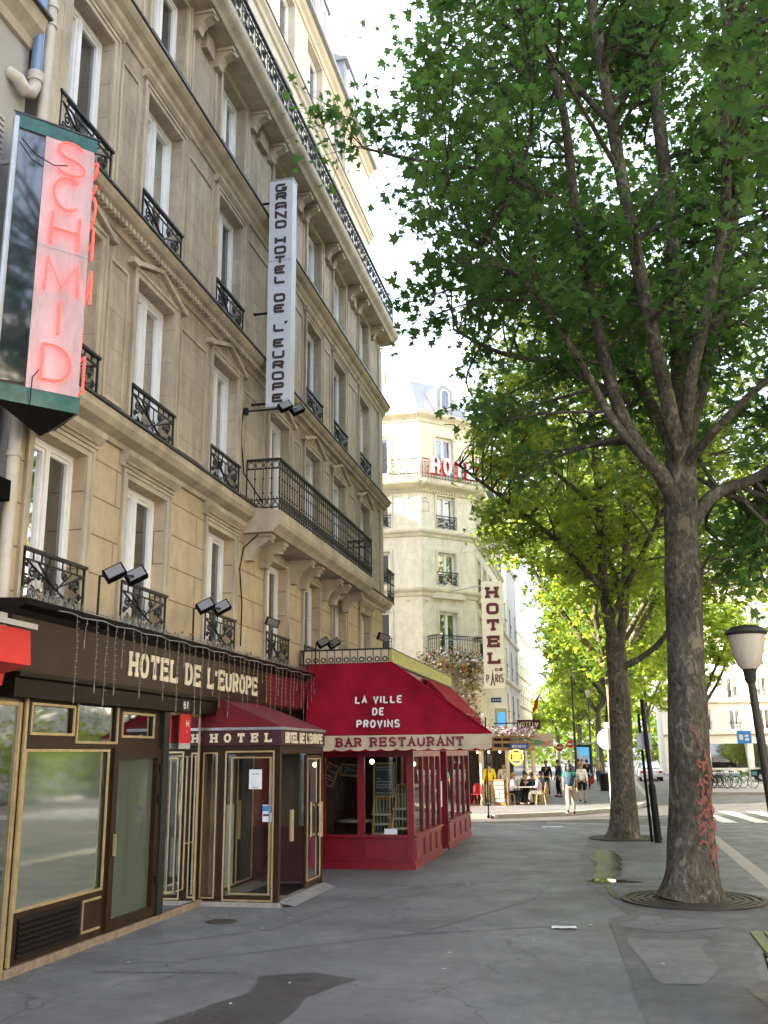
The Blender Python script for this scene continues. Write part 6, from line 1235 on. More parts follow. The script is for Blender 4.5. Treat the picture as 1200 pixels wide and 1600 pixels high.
blossom('flower_garland', 'garland of white, orange and gold artificial flowers climbing the cream corner', 'garland', [(-7.7, 43.6, 6.1), (-7.0, 44.0, 6.25), (-6.2, 44.7, 6.2), (-5.7, 45.2, 6.0), (-6.0, 44.9, 5.0), (-6.1, 44.7, 4.0), (-5.8, 44.6, 3.2), (-5.5, 44.3, 2.9)], 5200, .10, 71, (.26, .2, .25))
blossom('flower_box', 'row of pink and white flowers on top of the cafe terrace roof', 'flowers', [tuple(cf.p(a, 2.98, .05)) for a in (0, 1.5, 3.0, 4.2, CL)], 1400, .075, 72, (.14, .14, .1), ('flower_white', 'flower_pink', 'leafy', 'flower_white', 'leafy', 'flower_pink'))
# shops and signs further along the left pavement
t = thing('far_hotel_sign', 'dark maroon sign with pale letters HOTEL projecting beyond the cafe terrace', 'sign', (-4.4, 52, 3.3)); b = MB(); b.box(-4.5, -3.3, 52, 52.15, 3.28, 3.76); b.tube([(-5.7, 52.07, 3.6), (-4.5, 52.07, 3.6)], .03, 6); b.build('case', 'maroon', t)
b = MB(); text(b, 'HOTEL', (-4.0, 51.998, 3.38), (1, 0, 0), up_, .27, .15, .035, .01, gap=.03); b.prism([(-3.5, 51.99, 3.40), (-3.39, 51.99, 3.55), (-3.44, 51.99, 3.62), (-3.5, 51.99, 3.57), (-3.56, 51.99, 3.62), (-3.61, 51.99, 3.55)], (0, -.01, 0)); b.build('lettering', 'cream_letter', t)
t = thing('red_lozenge_sign', 'red elongated lozenge sign above the far HOTEL sign', 'sign', (-3.5, 52.3, 4)); b = MB(); b.prism([(-3.75, 52.4, 4.0), (-3.45, 52.4, 4.35), (-3.3, 52.4, 5.1), (-3.55, 52.4, 4.75)], (0, .12, 0)); b.tube([(-3.55, 52.45, 3.76), (-3.55, 52.45, 4.2)], .02, 5); b.build('case', 'sign_red', t)
t = thing('street_name_plate', 'small blue street name plate projecting from the cream corner building', 'sign', (-5.6, 51, 4.7)); b = MB(); b.box(-5.68, -5.15, 51, 51.03, 4.62, 4.86); b.build('plate', 'sign_blue', t); b = MB(); [b.box(-5.6 + .12 * k, -5.53 + .12 * k, 50.994, 51, 4.7, 4.78) for k in range(4)]; b.build('lettering', 'chalk', t)
t = thing('shop_awning', 'dark green shop awning beyond the cafe terrace', 'awning', (-5, 51, 3)); b = MB(); b.prism([(-5.7, 47.5, 3.2), (-3.5, 47.5, 2.75), (-3.5, 47.5, 2.5), (-3.6, 47.5, 2.5), (-3.6, 47.5, 2.68), (-5.7, 47.5, 3.1)], (0, 8, 0)); b.build('cloth', 'cloth_green', t)
t = thing('restaurant_banner', 'white board lettered RESTAURANT beyond the maroon HOTEL sign', 'sign', (-3.8, 58, 2.6)); b = MB(); b.box(-4.6, -3.0, 58, 58.06, 2.42, 3.15); b.build('board', 'cream_cloth', t); b = MB(); text(b, 'RESTAURANT', (-3.8, 57.998, 2.5), (1, 0, 0), up_, .26, .105, .03, .006, gap=.03); b.build('lettering', 'bright_red', t); b = MB(); b.tube([(-5.95, 58.2, 3.1), (-3.0, 58.03, 3.1)], .03, 5); b.build('arm', 'black_metal', t)
t = thing('window_sign_box', 'yellowish lit shop sign box on the terrace building wall', 'sign', (-5.5, 53, 4)); b = MB(); b.box(-5.69, -5.1, 53, 53.3, 3.3, 4.4); b.build('case', 'sign_cream', t); b = MB(); b.box(-5.6, -5.2, 52.985, 52.999, 3.5, 4.2); b.build('panel', 'poster_blue', t)
t = thing('bus_shelter', 'bus shelter with blue lit poster panel ahead of the walking people', 'bus shelter', (-1.7, 70, 0)); b = MB(); b.box(-2.2, -2.1, 70, 70.2, 0, 2.6); b.box(-1.25, -1.15, 70, 70.2, 0, 2.6); b.box(-2.099, -1.251, 70, 70.2, 2.45, 2.6); b.box(-2.099, -1.251, 70, 70.2, .3, .5); b.build('panel_frame', 'black_metal', t); b = MB(); b.box(-2.098, -1.252, 70.05, 70.15, .501, 2.449); b.build('poster', 'poster_blue', t)
b = MB(); b.box(-2.4, -.6, 69.8, 74, 2.65, 2.75); b.box(-.7, -.62, 73, 73.1, 0, 2.65); b.build('roof', 'grey_face', t); b = MB(); b.box(-1.75, -1.35, 70.0, 70.04, .8, 1.9); b.box(-2.05, -1.85, 70.0, 70.04, 1.2, 2.3); b.build('poster_motif', 'sign_white', t)
def disc_sign(name, label, x, y, z, r, m, face=None, pole_top=None, grp=None):
    t = thing(name, label, 'road sign', (x, y, 0), grp); b = MB(); b.tube([(x, y, 0), (x, y, z + r)], .035, 8); b.build('pole', 'steel', t)
    b = MB(); n_ = 28; b.prism([(x + r * math.cos(2 * PI * k / n_), y - .06, z + r * math.sin(2 * PI * k / n_)) for k in range(n_)], (0, .02, 0)); b.build('disc', m, t)
    if face: b = MB(); b.box(x - r * .7, x + r * .7, y - .066, y - .061, z - r * .15, z + r * .15); b.build('bar', face, t)
    return t
t = disc_sign('round_sign', 'blank pale back of a round road sign on a post before the second plane trunk', .0, 42.7, 2.62, .42, 'sign_white'); b = MB(); b.box(-.12, .16, 42.6, 42.8, 3.06, 3.3); b.build('cap', 'grey_wall', t); b = MB(); b.box(-.03, .03, 42.60, 42.638, 2.2, 3.04); b.build('bracket', 'grey_wall', t)
disc_sign('no_entry_sign', 'red no-entry disc further along the avenue, left one', -3.4, 74, 2.45, .27, 'sign_red', 'chalk'); disc_sign('no_entry_sign', 'red no-entry disc further along the avenue, slightly higher right one', -2.9, 82, 2.75, .3, 'sign_red', 'chalk')
t = thing('litter_bin', 'dark litter bin on the far pavement beside the round sign post', 'bin', (-.25, 58, 0)); b = MB(); b.lathe([(.28, 0), (.3, .9), (.26, .95), (.2, .95)], (-.25, 58, 0), 14); b.build('bin', 'black_metal', t); b = MB(); b.lathe([(.31, .9), (.31, .96), (.27, .97)], (-.25, 58, 0), 14); b.build('rim', 'cast_iron', t)
for k, (x, y, h) in enumerate([(-1.85, 60, 6.5), (-1.2, 75, 6), (5.2, 57, 6)]):
    t = thing('tall_lamp_post', ('slim dark lamp post rising in front of the bus shelter', 'slim dark lamp post beyond the bus shelter', 'slim dark lamp post at the corner of the traffic island')[k], 'lamp post', (x, y, 0)); b = MB(); b.tube([(x, y, 0), (x, y, h)], [.09, .05], 8); b.lathe([(.14, 0), (.12, .5), (.08, .6)], (x, y, 0), 10); b.build('pole', 'lamp_pole', t); b = MB(); b.lathe([(.08, 0), (.2, .35), (.22, .45), (.05, .6)], (x, y, h), 10); b.build('lantern', 'lamp_glass', t)
# black leaning pole, street lamp and bench near the kerb
t = thing('black_sign_pole', 'black leaning sign pole beside the second plane trunk', 'pole', (1.03, 25.3, 0)); b = MB(); b.tube([(1.04, 25.3, 0), (.98, 25.3, 1.3)], [.088, .084], 14); b.tube([(.98, 25.3, 1.3), (.92, 25.3, 2.6), (.89, 25.3, 3.35)], [.06, .055, .05], 12); b.lathe([(.086, 0), (.075, .05), (.06, .08)], (.98, 25.3, 1.29), 14); b.build('pole', 'black_metal', t, smooth=True)
b = MB(); b.tube([(.90, 25.45, 0), (.80, 25.45, 2.6), (.79, 25.45, 3.0)], .035, 8); b.build('rear_pole', 'black_metal', t); b = MB(); b.box(.70, 1.05, 25.38, 25.4, 2.15, 2.55); b.build('sign_plate', 'sign_white', t)
LX, LY = 2.02, 14.5
t = thing('street_lamp', 'street lamp with ribbed bell-shaped glass and dark cap, close to the graffitied trunk', 'street lamp', (LX, LY, 0)); b = MB(); b.tube([(LX + .14, LY, 0), (LX + .09, LY, 1.2), (LX - .03, LY, 3.05)], [.075, .066, .052], 14); b.lathe([(.15, 0), (.14, .35), (.1, .5), (.08, .55)], (LX + .14, LY, 0), 14); b.lathe([(.055, -.05), (.075, 0), (.085, .1), (.11, .17)], (LX - .035, LY, 3.05), 16); b.build('pole', 'lamp_pole', t, smooth=True)
b = MB(); n_ = 48; vs = []; pf = [(.11, 3.2), (.15, 3.26), (.19, 3.38), (.225, 3.52), (.25, 3.68)]
for q, z in pf:
    for k in range(n_): a = 2 * PI * k / n_; rr_ = q * (1 + (.02 if k % 2 else -.015)); vs.append((LX - .035 + rr_ * math.cos(a), LY + rr_ * math.sin(a), z))
b.add(vs, [(i * n_ + k, i * n_ + (k + 1) % n_, (i + 1) * n_ + (k + 1) % n_, (i + 1) * n_ + k) for i in range(4) for k in range(n_)]); b.build('lamp_glass', 'lamp_glass', t, smooth=True)
b = MB(); b.lathe([(.2, 3.66), (.275, 3.67), (.29, 3.70), (.27, 3.74), (.18, 3.79), (.05, 3.81)], (LX - .035, LY, 0), 32); b.build('cap', 'lamp_pole', t, smooth=True)
t = thing('park_bench', 'worn green slatted bench beside the kerb before the tree grate', 'bench', (1.5, 9.5, 0))
for k in range(4):
    b = MB(); x = 1.20 + k * .125; b.box(x, x + .105, 8.4, 10.42, .42, .455); b.build('slat', 'bench_wood', t)
for k in range(2): b = MB(); b.box(1.72, 1.75, 8.4, 10.45, .6 + k * .14, .7 + k * .14); b.build('backrest_slat', 'bench_wood', t)
for y in (8.6, 9.55): b = MB(); b.tube([(1.22, y, 0), (1.26, y, .2), (1.2, y, .4), (1.66, y, .4), (1.6, y, .2), (1.7, y, 0)], .028, 6); b.tube([(1.66, y, .4), (1.77, y, .9)], .025, 6); b.build('leg', 'cast_iron', t)
t = thing('thin_post', 'thin dark post at the kerb in front of the cafe terrace', 'post', (-4.1, 35, 0)); b = MB(); b.tube([(-4.05, 34.4, -.02), (-4.05, 34.4, 3.3)], .025, 8); b.lathe([(.06, -.02), (.05, .06), (.03, .1)], (-4.05, 34.4, 0), 10); b.build('post', 'black_metal', t)
t = thing('parking_sign', 'blue square road sign on a pale post by the parked bicycles', 'road sign', (7.7, 60, 0)); b = MB(); b.tube([(7.75, 60, 0), (7.55, 60, 3.15)], .045, 8); b.build('pole', 'cream_pipe', t); b = MB(); b.box(7.18, 7.95, 59.92, 59.95, 2.5, 3.2); b.build('plate', 'road_blue', t); b = MB(); b.box(7.3, 7.5, 59.905, 59.918, 2.7, 3.0); b.box(7.6, 7.82, 59.905, 59.918, 2.65, 2.8); b.box(7.6, 7.8, 59.905, 59.918, 2.86, 2.98); b.build('pictogram', 'chalk', t)
# bicycles on the island
def bicycle(label, m, loc, rot, basket=False):
    t = thing('bicycle', label, 'bicycle', (0, 0, 0), 'bicycles parked on the traffic island')
    for y, nm_ in ((-.52, 'wheel'), (.52, 'wheel')):
        b = MB(); b.tube([(0, y + .33 * math.cos(k * PI / 12), .34 + .33 * math.sin(k * PI / 12)) for k in range(24)], .022, 6, closed=True); w_ = b.build('wheel', 'tyre', t)
        b = MB(); [b.tube([(0, y, .34), (0, y + .31 * math.cos(k * PI / 5), .34 + .31 * math.sin(k * PI / 5))], .004, 3) for k in range(10)]; b.lathe([(.03, -.03), (.03, .03)], (0, y, .34), 8); b.build('spokes', 'steel', w_)
    b = MB(); [b.tube(p, .022, 6) for p in ([(0, -.52, .34), (0, -.05, .3), (0, -.2, .8), (0, -.52, .34)], [(0, -.05, .3), (0, .38, .72), (0, -.18, .7)], [(0, .36, .95), (0, .42, .7), (0, .52, .34)])]; b.build('frame', m, t)
    b = MB(); b.tube([(-.28, .28, 1.0), (-.2, .36, 1.02), (0, .38, .98), (.2, .36, 1.02), (.28, .28, 1.0)], .016, 6); b.build('handlebar', 'black_metal', t)
    b = MB(); b.tube([(0, -.2, .8), (0, -.22, .92)], .016, 6); b.box(-.07, .07, -.36, -.1, .92, .97); b.build('saddle', 'tyre', t)
    b = MB(); b.tube([(0, -.52 + .38 * math.cos(a), .34 + .38 * math.sin(a)) for a in [.2 + 2.4 * k / 10 for k in range(11)]], .028, 4); b.box(-.12, .12, .45, .75, .72, .92) if basket else None; b.build('mudguard', m, t)
    t.location = loc; t.rotation_euler.z = rot; return t
bk = bicycle('teal bicycle with front basket, rightmost of the parked row', 'teal_bike', (7.55, 61.5, .0), R(-70), True)
bk2 = bicycle('lime-trimmed bicycle second from the right of the parked row', 'lime_bike', (7.1, 61.9, 0), R(-60), True)
bk3 = bicycle('blue bicycle leaning at the left end of the parked row', 'blue_bike', (5.4, 62.3, 0), R(-40), False)
bk4 = bicycle('black bicycle in the dark middle of the parked row', 'black_metal', (6.0, 62, 0), R(-50), False)
for k in range(4): copy_obj(bk4, None, (5.7 + .3 * k, 62.6 + .15 * (k % 2), 0), R(-35 - 9 * k))

# ------------------------------------------------------------------ people
def skin_obj(name, V, E, Rd, m, parent, root=0, extra=None, lvl=1):
    me = bpy.data.meshes.new(name); me.from_pydata([tuple(v) for v in V], E, []); o = bpy.data.objects.new(name, me); COL.objects.link(o)
    o.modifiers.new('s', 'SKIN'); sv = me.skin_vertices[0].data
    for i, r_ in enumerate(Rd): sv[i].radius = (r_, r_) if not isinstance(r_, tuple) else r_; sv[i].use_root = (i == root)
    sb = o.modifiers.new('d', 'SUBSURF'); sb.levels = lvl; sb.render_levels = lvl
    dg = bpy.context.evaluated_depsgraph_get(); nm = bpy.data.meshes.new_from_object(o.evaluated_get(dg)); bpy.data.objects.remove(o); nm.materials.clear()
    b = MB(); b.v = [tuple(v.co) for v in nm.vertices]; b.f = [tuple(p.vertices) for p in nm.polygons]; b.m = [0] * len(b.f)
    if extra: extra(b)
    bpy.data.meshes.remove(nm)
    return b.build(name, m, None, smooth=True)
def person(label, loc, rot, H=1.72, pose='stand', top='cloth_white', legs='cloth_black', hair='hair_dark', sleeves=True, shorts=False, stride=.22, lean=0.0, bag=None, carry=None, group=None, long_hair=False, shoes='cloth_black'):
    t = thing('person', label, 'person', (0, 0, 0), group); sc = H / 1.75
    if pose == 'sit':
        pel = (0, 0, .52); kn = [(s * .12, .42, .53) for s in (-1, 1)]; an = [(s * .12, .44 - .06 * s, .09) for s in (-1, 1)]; hp = [(s * .09, .02, .51) for s in (-1, 1)]; up = -.43; lean_ = lean
        el = [(s * .22, .12, 1.12 + up + .05) for s in (-1, 1)]; wr = [(s * .10, .33, 1.16 + up) for s in (-1, 1)]
    else:
        pel = (0, 0, .95); hp = [(s * .09, 0, .92) for s in (-1, 1)]; kn = [(s * .10, .04 + s * stride * .55, .51) for s in (-1, 1)]; an = [(s * .10, s * stride - .05 * (s < 0), .09 + (.06 if s < 0 and stride else 0)) for s in (-1, 1)]; up = 0; lean_ = lean
        el = [(s * .23, -.03 - s * stride * .4, 1.15) for s in (-1, 1)]; wr = [(s * .24, .05 - s * stride * .9, .92) for s in (-1, 1)]
    L = lambda z: lean_ * max(0, z - .95 - up)
    wst, chs, nk, hb, hm, ht = [(0, L(z + up) + dy, z + up) for z, dy in ((1.08, 0), (1.30, 0), (1.47, -.005), (1.55, .015), (1.63, .02), (1.70, .01))]
    sh = [(s * .17, L(1.42 + up), 1.42 + up) for s in (-1, 1)]
    V = [pel, wst, chs, nk, hb, hm, ht]; E = [(0, 1), (1, 2), (2, 3), (3, 4), (4, 5), (5, 6)]; Rd = [(.15, .11), (.13, .10), (.155, .11), .052, .07, (.082, .098), .062]
    for i in range(2):
        k = len(V); V += [sh[i], el[i], wr[i]]; E += [(2, k), (k, k + 1), (k + 1, k + 2)]; Rd += [.06, .042, .028]
        k = len(V); toe = (an[i][0] * 1.1, an[i][1] + .17, an[i][2] - .05); V += [hp[i], kn[i], an[i], toe]; E += [(0, k), (k, k + 1), (k + 1, k + 2), (k + 2, k + 3)]; Rd += [.085, .056, .038, .032]
    def hands(b):
        for i in range(2):
            w_ = Vector(wr[i]); d = (w_ - Vector(el[i])).normalized(); s_ = -1 if i == 0 else 1; side = Vector((0, 1, 0)); side = (side - d * side.dot(d)).normalized(); pn = w_ + d * .085
            b.tube([w_ - d * .02, w_ + d * .04, pn], [.026, .036, .034], 8)
            for f_, (o_, ln) in enumerate(((-.028, .065), (-.009, .078), (.010, .074), (.027, .058))):
                q = pn + side * o_; curl = side.cross(d).normalized() * (-.02 * s_)
                b.tube([q - d * .01, q + d * ln * .5 + curl * .3, q + d * ln * .95 + curl], [.0095, .0085, .006], 5)
            q = w_ + d * .03 + side * .03; b.tube([q, q + side * .03 + d * .025, q + side * .032 + d * .06], [.011, .010, .007], 5)
        c = Vector(hm); b.tube([c + Vector((0, .085, .02)), c + Vector((0, .115, -.012)), c + Vector((0, .09, -.02))], [.008, .014, .012], 6)
        for s_ in (-1, 1): b.ball(c + Vector((s_ * .078, .0, 0)), .02, 5, 0, (.5, 1, 1.5)); b.ball(c + Vector((s_ * .03, .088, .025)), .009, 5)
    parts = [skin_obj('body', V, E, Rd, 'skin', t, 0, hands)]
    V2 = [pel, wst, chs, (nk[0], nk[1], nk[2] - .03)]; E2 = [(0, 1), (1, 2), (2, 3)]; R2 = [(.17, .13), (.15, .12), (.175, .13), .075]
    for i in range(2):
        k = len(V2); e_ = el[i] if sleeves else tuple(Vector(sh[i]).lerp(Vector(el[i]), .75)); V2 += [sh[i], e_]; E2 += [(2, k), (k, k + 1)]; R2 += [.078, .058]
        if sleeves: V2.append(tuple(Vector(el[i]).lerp(Vector(wr[i]), .92))); E2.append((k + 1, k + 2)); R2.append(.042)
    parts.append(skin_obj('top', V2, E2, R2, top, t, 0))
    V3 = [(pel[0], pel[1], pel[2] + .06), pel]; E3 = [(0, 1)]; R3 = [(.155, .12), (.165, .125)]
    for i in range(2):
        k = len(V3); V3 += [hp[i], kn[i]]; E3 += [(1, k), (k, k + 1)]; R3 += [.10, .075]
        if not shorts: V3.append((an[i][0], an[i][1], an[i][2] + .01)); E3.append((k + 1, k + 2)); R3.append(.058)
    parts.append(skin_obj('shorts' if shorts else 'trousers', V3, E3, R3, legs, t, 1))
    b = MB(); c = Vector(hm) + Vector((0, -.012, .035)); b.ball(c, .105, 10, 0, (.92, 1.02, 1.0))
    b.v = [(x, y, z if (z > c.z - .02 or y < c.y + .02) else c.z - .0 + (z - c.z) * .1) for x, y, z in b.v]; b.v = [(x, min(y, c.y + .075) if z < c.z + .03 else y, z) for x, y, z in b.v]
    if long_hair: b.ball(c + Vector((0, -.05, -.11)), .1, 8, 0, (.95, .7, 1.3))
    parts.append(b.build('hair', hair, None, smooth=True))
    for i in range(2):
        b = MB(); a = Vector(an[i]); b.tube([a + Vector((0, -.06, -.055)), a + Vector((0, 0, -.045)), a + Vector((0, .1, -.055)), a + Vector((0, .19, -.065))], [.036, .05, .046, .03], 8); parts.append(b.build('shoe', shoes, None, smooth=True))
    if bag: b = MB(); b.ball((0, L(1.2 + up) - .2, 1.2 + up), .2, 10, 0, (.85, .6, 1.25)); b.tube([(-.1, -.1, 1.05 + up), (-.13, .1, 1.2 + up), (-.11, .04, 1.46 + up), (-.1, -.16, 1.4 + up)], .018, 5); b.tube([(.1, -.1, 1.05 + up), (.13, .1, 1.2 + up), (.11, .04, 1.46 + up), (.1, -.16, 1.4 + up)], .018, 5); parts.append(b.build('backpack', bag, None, smooth=True))
    for p in parts: p.parent = t
    t.scale = (sc, sc, sc); t.location = loc; t.rotation_euler.z = rot
    if carry:
        b = MB(); b.box(-.13, .13, -.05, .05, -.34, 0); b.tube([(-.08, 0, 0), (0, 0, .12), (.08, 0, 0)], .008, 4); w_ = Vector(wr[1]) * sc; q = Matrix.Rotation(rot, 4, 'Z') @ w_; hbag = b.build('shopping_bag', carry, None, loc=(loc[0] + q.x, loc[1] + q.y, q.z - .2)); tag(hbag, 'red shopping bag held by the person in black far along the pavement', 'bag')
    return t
person('person walking away in a green T-shirt with navy backpack and beige trousers', (-1.4, 36.9, -.02), 0, 1.74, 'walk', 'cloth_green', 'cloth_beige', 'hair_dark', False, stride=.20, bag='cloth_navy', long_hair=True)
person('person walking away in a white top and black shorts', (-1.18, 44.6, 0), 0, 1.66, 'walk', 'cloth_white', 'cloth_black', 'hair_fair', True, True, stride=.14)
person('person all in black walking far along the pavement with a red bag', (-1.25, 60, 0), 0, 1.68, 'walk', 'cloth_black', 'cloth_black', 'hair_dark', True, stride=.15, carry='cloth_red')
person('person in black standing nearest the far cafe tables', (-3.0, 50, 0), PI, 1.72, 'stand', 'cloth_black', 'cloth_black', 'hair_dark', True, stride=0)
person('person in navy with dark hair standing right of the far cafe tables', (-2.45, 50.5, 0), R(120), 1.76, 'stand', 'cloth_navy', 'cloth_black', 'hair_dark', True, stride=0)
person('person in a bright yellow jacket and tan trousers standing by the cafe', (-4.88, 42.2, 0), R(20), 1.74, 'stand', 'cloth_yellow', 'cloth_tan', 'hair_dark', True, stride=.05, shoes='cloth_white')
person('person in red far behind the walkers', (-1.9, 66, 0), 0, 1.7, 'walk', 'cloth_red', 'cloth_blue', 'hair_dark', True, stride=.1)
for lab, x, y, rot, tp, lg, hr in (('seated person in a white shirt and dark trousers facing right at the front cafe table', -4.05, 42.6, -90, 'cloth_white', 'cloth_black', 'hair_fair'), ('seated older person in a lilac shirt and white trousers at the front table', -2.85, 42.75, 90, 'cloth_lilac', 'cloth_white', 'hair_grey'),
                                  ('seated person in black at the front cafe table between the others', -3.45, 43.1, 180, 'cloth_black', 'cloth_black', 'hair_dark'), ('seated person in a pale grey top further inside the cafe terrace', -4.3, 43.4, -90, 'cloth_white', 'cloth_blue', 'hair_dark'), ('seated person in a pink top behind the front cafe table', -3.2, 44.0, 150, 'cloth_pink', 'cloth_blue', 'hair_grey'), ('seated person in blue at the far cafe table', -2.9, 46.2, 100, 'cloth_blue', 'cloth_black', 'hair_dark'), ('seated person in beige at the far cafe table', -3.9, 46.4, -90, 'cloth_beige', 'cloth_black', 'hair_dark')):
    person(lab, (x, y, 0), R(rot), 1.72, 'sit', tp, lg, hr, True, lean=.18)
def rattan_chair(label, loc, rot, m='rattan', group='cafe terrace chairs'):
    t = thing('cafe_chair', label, 'chair', (0, 0, 0), group); b = MB(); b.lathe([(.2, .44), (.215, .455), (.19, .47)], (0, 0, 0), 14); b.build('seat', m, t)
    b = MB(); b.tube([(.2 * math.sin(a), -.19 - .03 * math.cos(a), .66 + .24 * math.cos(a)) for a in [2 * PI * k / 16 for k in range(16)]], .014, 5, closed=True); b.tube([(-.17, -.15, .45), (-.19, -.2, .66)], .014, 5); b.tube([(.17, -.15, .45), (.19, -.2, .66)], .014, 5); b.build('back_frame', m, t)
    b = MB(); n_ = 16; b.add([(.19 * math.sin(2 * PI * k / n_), -.2, .66 + .22 * math.cos(2 * PI * k / n_)) for k in range(n_)] + [(.19 * math.sin(2 * PI * k / n_), -.212, .66 + .22 * math.cos(2 * PI * k / n_)) for k in range(n_)], [tuple(range(n_)), tuple(range(2 * n_ - 1, n_ - 1, -1))]); b.build('backrest', m, t)
    for sx in (-1, 1):
        for sy in (-1, 1): b = MB(); b.tube([(.14 * sx, .14 * sy, .45), (.19 * sx, .2 * sy, 0)], .014, 5); b.build('leg', m, t)
    t.location = loc; t.rotation_euler.z = rot; return t
c1 = rattan_chair('rattan cafe chair under the person in the lilac shirt', (-2.83, 42.75, 0), R(90))
for lab, x, y, rot in (('rattan cafe chair under the person in the white shirt', -4.07, 42.6, -90), ('rattan cafe chair under the person in black at the front table', -3.45, 43.12, 180), ('rattan cafe chair under the person in the pale grey top', -4.32, 43.4, -90), ('rattan cafe chair under the person in the pink top', -3.2, 44.02, 150), ('rattan cafe chair under the seated person in blue', -2.88, 46.2, 100), ('rattan cafe chair under the seated person in beige', -3.92, 46.4, -90)):
    c = copy_obj(c1, None, (x, y, 0), R(rot)); c['label'] = lab
c2 = rattan_chair('red metal cafe chair left of the person in yellow', (-5.45, 42.0, 0), R(160), 'cloth_red'); c = copy_obj(c2, None, (-5.9, 41.7, 0), R(200)); c['label'] = 'red metal cafe chair furthest left on the terrace'
def table(label, x, y):
    t = thing('cafe_table', label, 'table', (x, y, 0), 'cafe tables'); b = MB(); b.box(x - .3, x + .3, y - .3, y + .3, .71, .74); b.build('tabletop', 'steel', t); b = MB(); b.tube([(x, y, .03), (x, y, .71)], .03, 8); b.lathe([(.22, 0), (.2, .03)], (x, y, 0), 12); b.build('leg', 'black_metal', t)
table('square cafe table between the white shirt and the lilac shirt', -3.45, 42.65); table('square cafe table inside the terrace behind the front table', -3.7, 43.5); table('square cafe table furthest along the pavement', -3.4, 46.3)
t = thing('menu_easel', 'pale easel board covered with dish pictures right of the person in yellow', 'menu board', (-4.5, 42.1, 0)); b = MB(); b.prism([(-4.75, 42.25, 0), (-4.25, 42.25, 0), (-4.28, 42.1, 1.05), (-4.72, 42.1, 1.05)], (0, .03, 0)); b.build('board', 'wood', t); b = MB()
for k in range(10): x, z = -4.66 + (k % 2) * .2, .15 + (k // 2) * .17; y = 42.238 - z * .143; b.box(x, x + .15, y - .012, y - .002, z, z + .11)
b.build('pictures', 'paper', t)

# small fallen leaves and grit on the near pavement
b = MB(); rr = random.Random(44)
for k in range(260):
    x, y = rr.uniform(-5.4, 2.1), 7.5 + 22 * rr.random() ** 1.4; s_ = rr.uniform(.008, .035); a = rr.uniform(0, 6); z = .019
    b.add([(x + s_ * math.cos(a + q * 1.6) * (1, .5)[q % 2], y + s_ * math.sin(a + q * 1.6) * (1, .5)[q % 2], z + rr.uniform(0, .006)) for q in range(4)], [(0, 1, 2, 3)], rr.choice([0, 0, 1, 2]))
tag(b.build('fallen_leaves', ['plinth', 'wood', 'paper'], None, keep=True), 'small fallen leaves and scraps scattered over the near pavement', 'litter', kind='stuff')
# parked cars far along the avenue
def car(label, m, loc, rot):
    t = thing('parked_car', label, 'car', (0, 0, 0), 'cars parked far along the avenue')
    b = MB(); pr = [(-2.1, .32), (2.1, .32), (2.15, .62), (1.95, .82), (1.1, .92), (-1.75, .95), (-2.1, .8), (-2.15, .5)]; b.prism([(-.86, y, z) for y, z in pr], (1.72, 0, 0))
    b.add([(-.8, 1.1, .921), (.8, 1.1, .921), (.8, -1.8, .945), (-.8, -1.8, .945), (-.62, .35, 1.43), (.62, .35, 1.43), (.62, -1.25, 1.43), (-.62, -1.25, 1.43)], [(0, 1, 5, 4), (1, 2, 6, 5), (2, 3, 7, 6), (3, 0, 4, 7), (4, 5, 6, 7)]); b.build('body', m, t)
    b = MB(); b.add([(-.7, 1.02, .98), (.7, 1.02, .98), (.58, .42, 1.38), (-.58, .42, 1.38)], [(0, 1, 2, 3)]); b.v = [(x, y + .03, z + .02) for x, y, z in b.v]; b.build('windscreen', 'pane', t)
    b = MB(); b.add([(-.7, -1.76, 1.0), (.7, -1.76, 1.0), (.58, -1.36, 1.38), (-.58, -1.36, 1.38)], [(0, 1, 2, 3)]); b.v = [(x, y - .03, z + .02) for x, y, z in b.v]; b.build('rear_window', 'pane', t)
    for sx in (-1, 1):
        b = MB(); b.add([(sx * .80, .9, .98), (sx * .80, -1.6, .98), (sx * .665, -1.15, 1.38), (sx * .665, .3, 1.38)], [(0, 1, 2, 3)]); b.build('side_window', 'pane', t)
        for y in (1.3, -1.35):
            b = MB(); b.tube([(sx * .72, y, .32), (sx * .89, y, .32)], .32, 16); w_ = b.build('wheel', 'tyre', t); b = MB(); b.tube([(sx * .88, y, .32), (sx * .9, y, .32)], .18, 12); b.build('rim', 'steel', w_)
        b = MB(); b.box(sx * .7 - .12, sx * .7 + .12, -2.16, -2.1, .62, .78); b.build('tail_light', 'sign_red', t); b = MB(); b.box(sx * .68 - .14, sx * .68 + .14, 2.06, 2.14, .58, .7); b.build('headlight', 'chalk', t)
    t.location = loc; t.rotation_euler.z = rot; return t
car('white car parked beyond the bus shelter', 'sign_white', (1.3 + 1.9, 84, -.14), 0); car('dark blue car parked behind the second plane trunk', 'cloth_navy', (3.2, 88, -.14), 0)
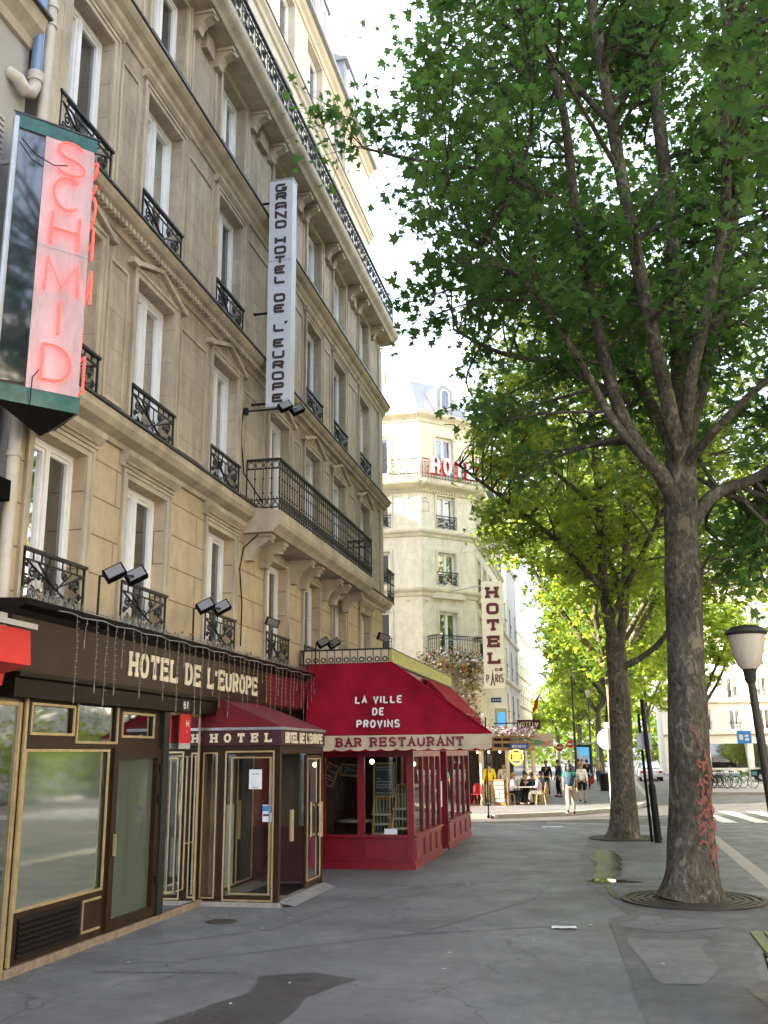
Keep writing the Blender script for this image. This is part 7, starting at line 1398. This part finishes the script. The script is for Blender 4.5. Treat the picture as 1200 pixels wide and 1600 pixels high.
car('grey car parked far beyond the white one', 'steel', (3.3, 96, -.14), 0); car('black car parked at the right behind the bicycles', 'black_metal', (12.5, 82, -.14), R(90))

for lab, x, y, rot, ps, tp, lg, hr in (('person in a white shirt standing in the shade of the cafe terrace', -4.5, 44.3, 200, 'stand', 'cloth_white', 'cloth_black', 'hair_dark'), ('person in a blue top walking towards the cafe far along the pavement', -2.1, 56, 180, 'walk', 'cloth_blue', 'cloth_beige', 'hair_fair'), ('person in a beige coat far along the pavement beside the litter bin', -.7, 68, 10, 'walk', 'cloth_beige', 'cloth_navy', 'hair_grey'), ('person in a pink top far along the pavement before the blue poster', -1.6, 63, 170, 'walk', 'cloth_pink', 'cloth_blue', 'hair_fair'), ('seated person in navy at the table inside the terrace', -3.1, 43.7, 80, 'sit', 'cloth_navy', 'cloth_beige', 'hair_dark'), ('seated person in red at the far cafe table', -3.3, 47.0, 180, 'sit', 'cloth_red', 'cloth_black', 'hair_fair')):
    person(lab, (x, y, 0), R(rot), 1.7, ps, tp, lg, hr, True, stride=.16 if ps == 'walk' else 0, lean=.15 if ps == 'sit' else 0)
for lab, x, y, rot in (('rattan cafe chair under the person in navy inside the terrace', -3.08, 43.7, 80), ('rattan cafe chair under the person in red at the far table', -3.3, 47.02, 180)):
    c = copy_obj(c1, None, (x, y, 0), R(rot)); c['label'] = lab

# shrubs of the small garden across the boulevard (they show in the shop glass)
for k_, y_ in enumerate((36, 43, 50, 57, 64)):
    t = thing('garden_shrub', 'tall sunlit shrub number in the garden across the boulevard'.replace(' number', ''), 'shrub', (19, y_, 0), 'shrubs across the boulevard'); q = np.random.default_rng(300 + k_).normal(size=(1500, 3)) * np.array([1.0, 1.9, 1.1]) + np.array([19, y_, 2.2]); q[:, 2] = np.abs(q[:, 2])
    leaves('foliage', q, .2, 'leaf_far', t, False, 310 + k_); b = MB(); [b.tube([(19 + .2 * j, y_ + .3 * j, 0), (19 + .4 * j, y_ + .6 * j, 2.2)], [.06, .03], 6) for j in (-2, -1, 0, 1, 2)]; b.build('stems', 'bark', t)
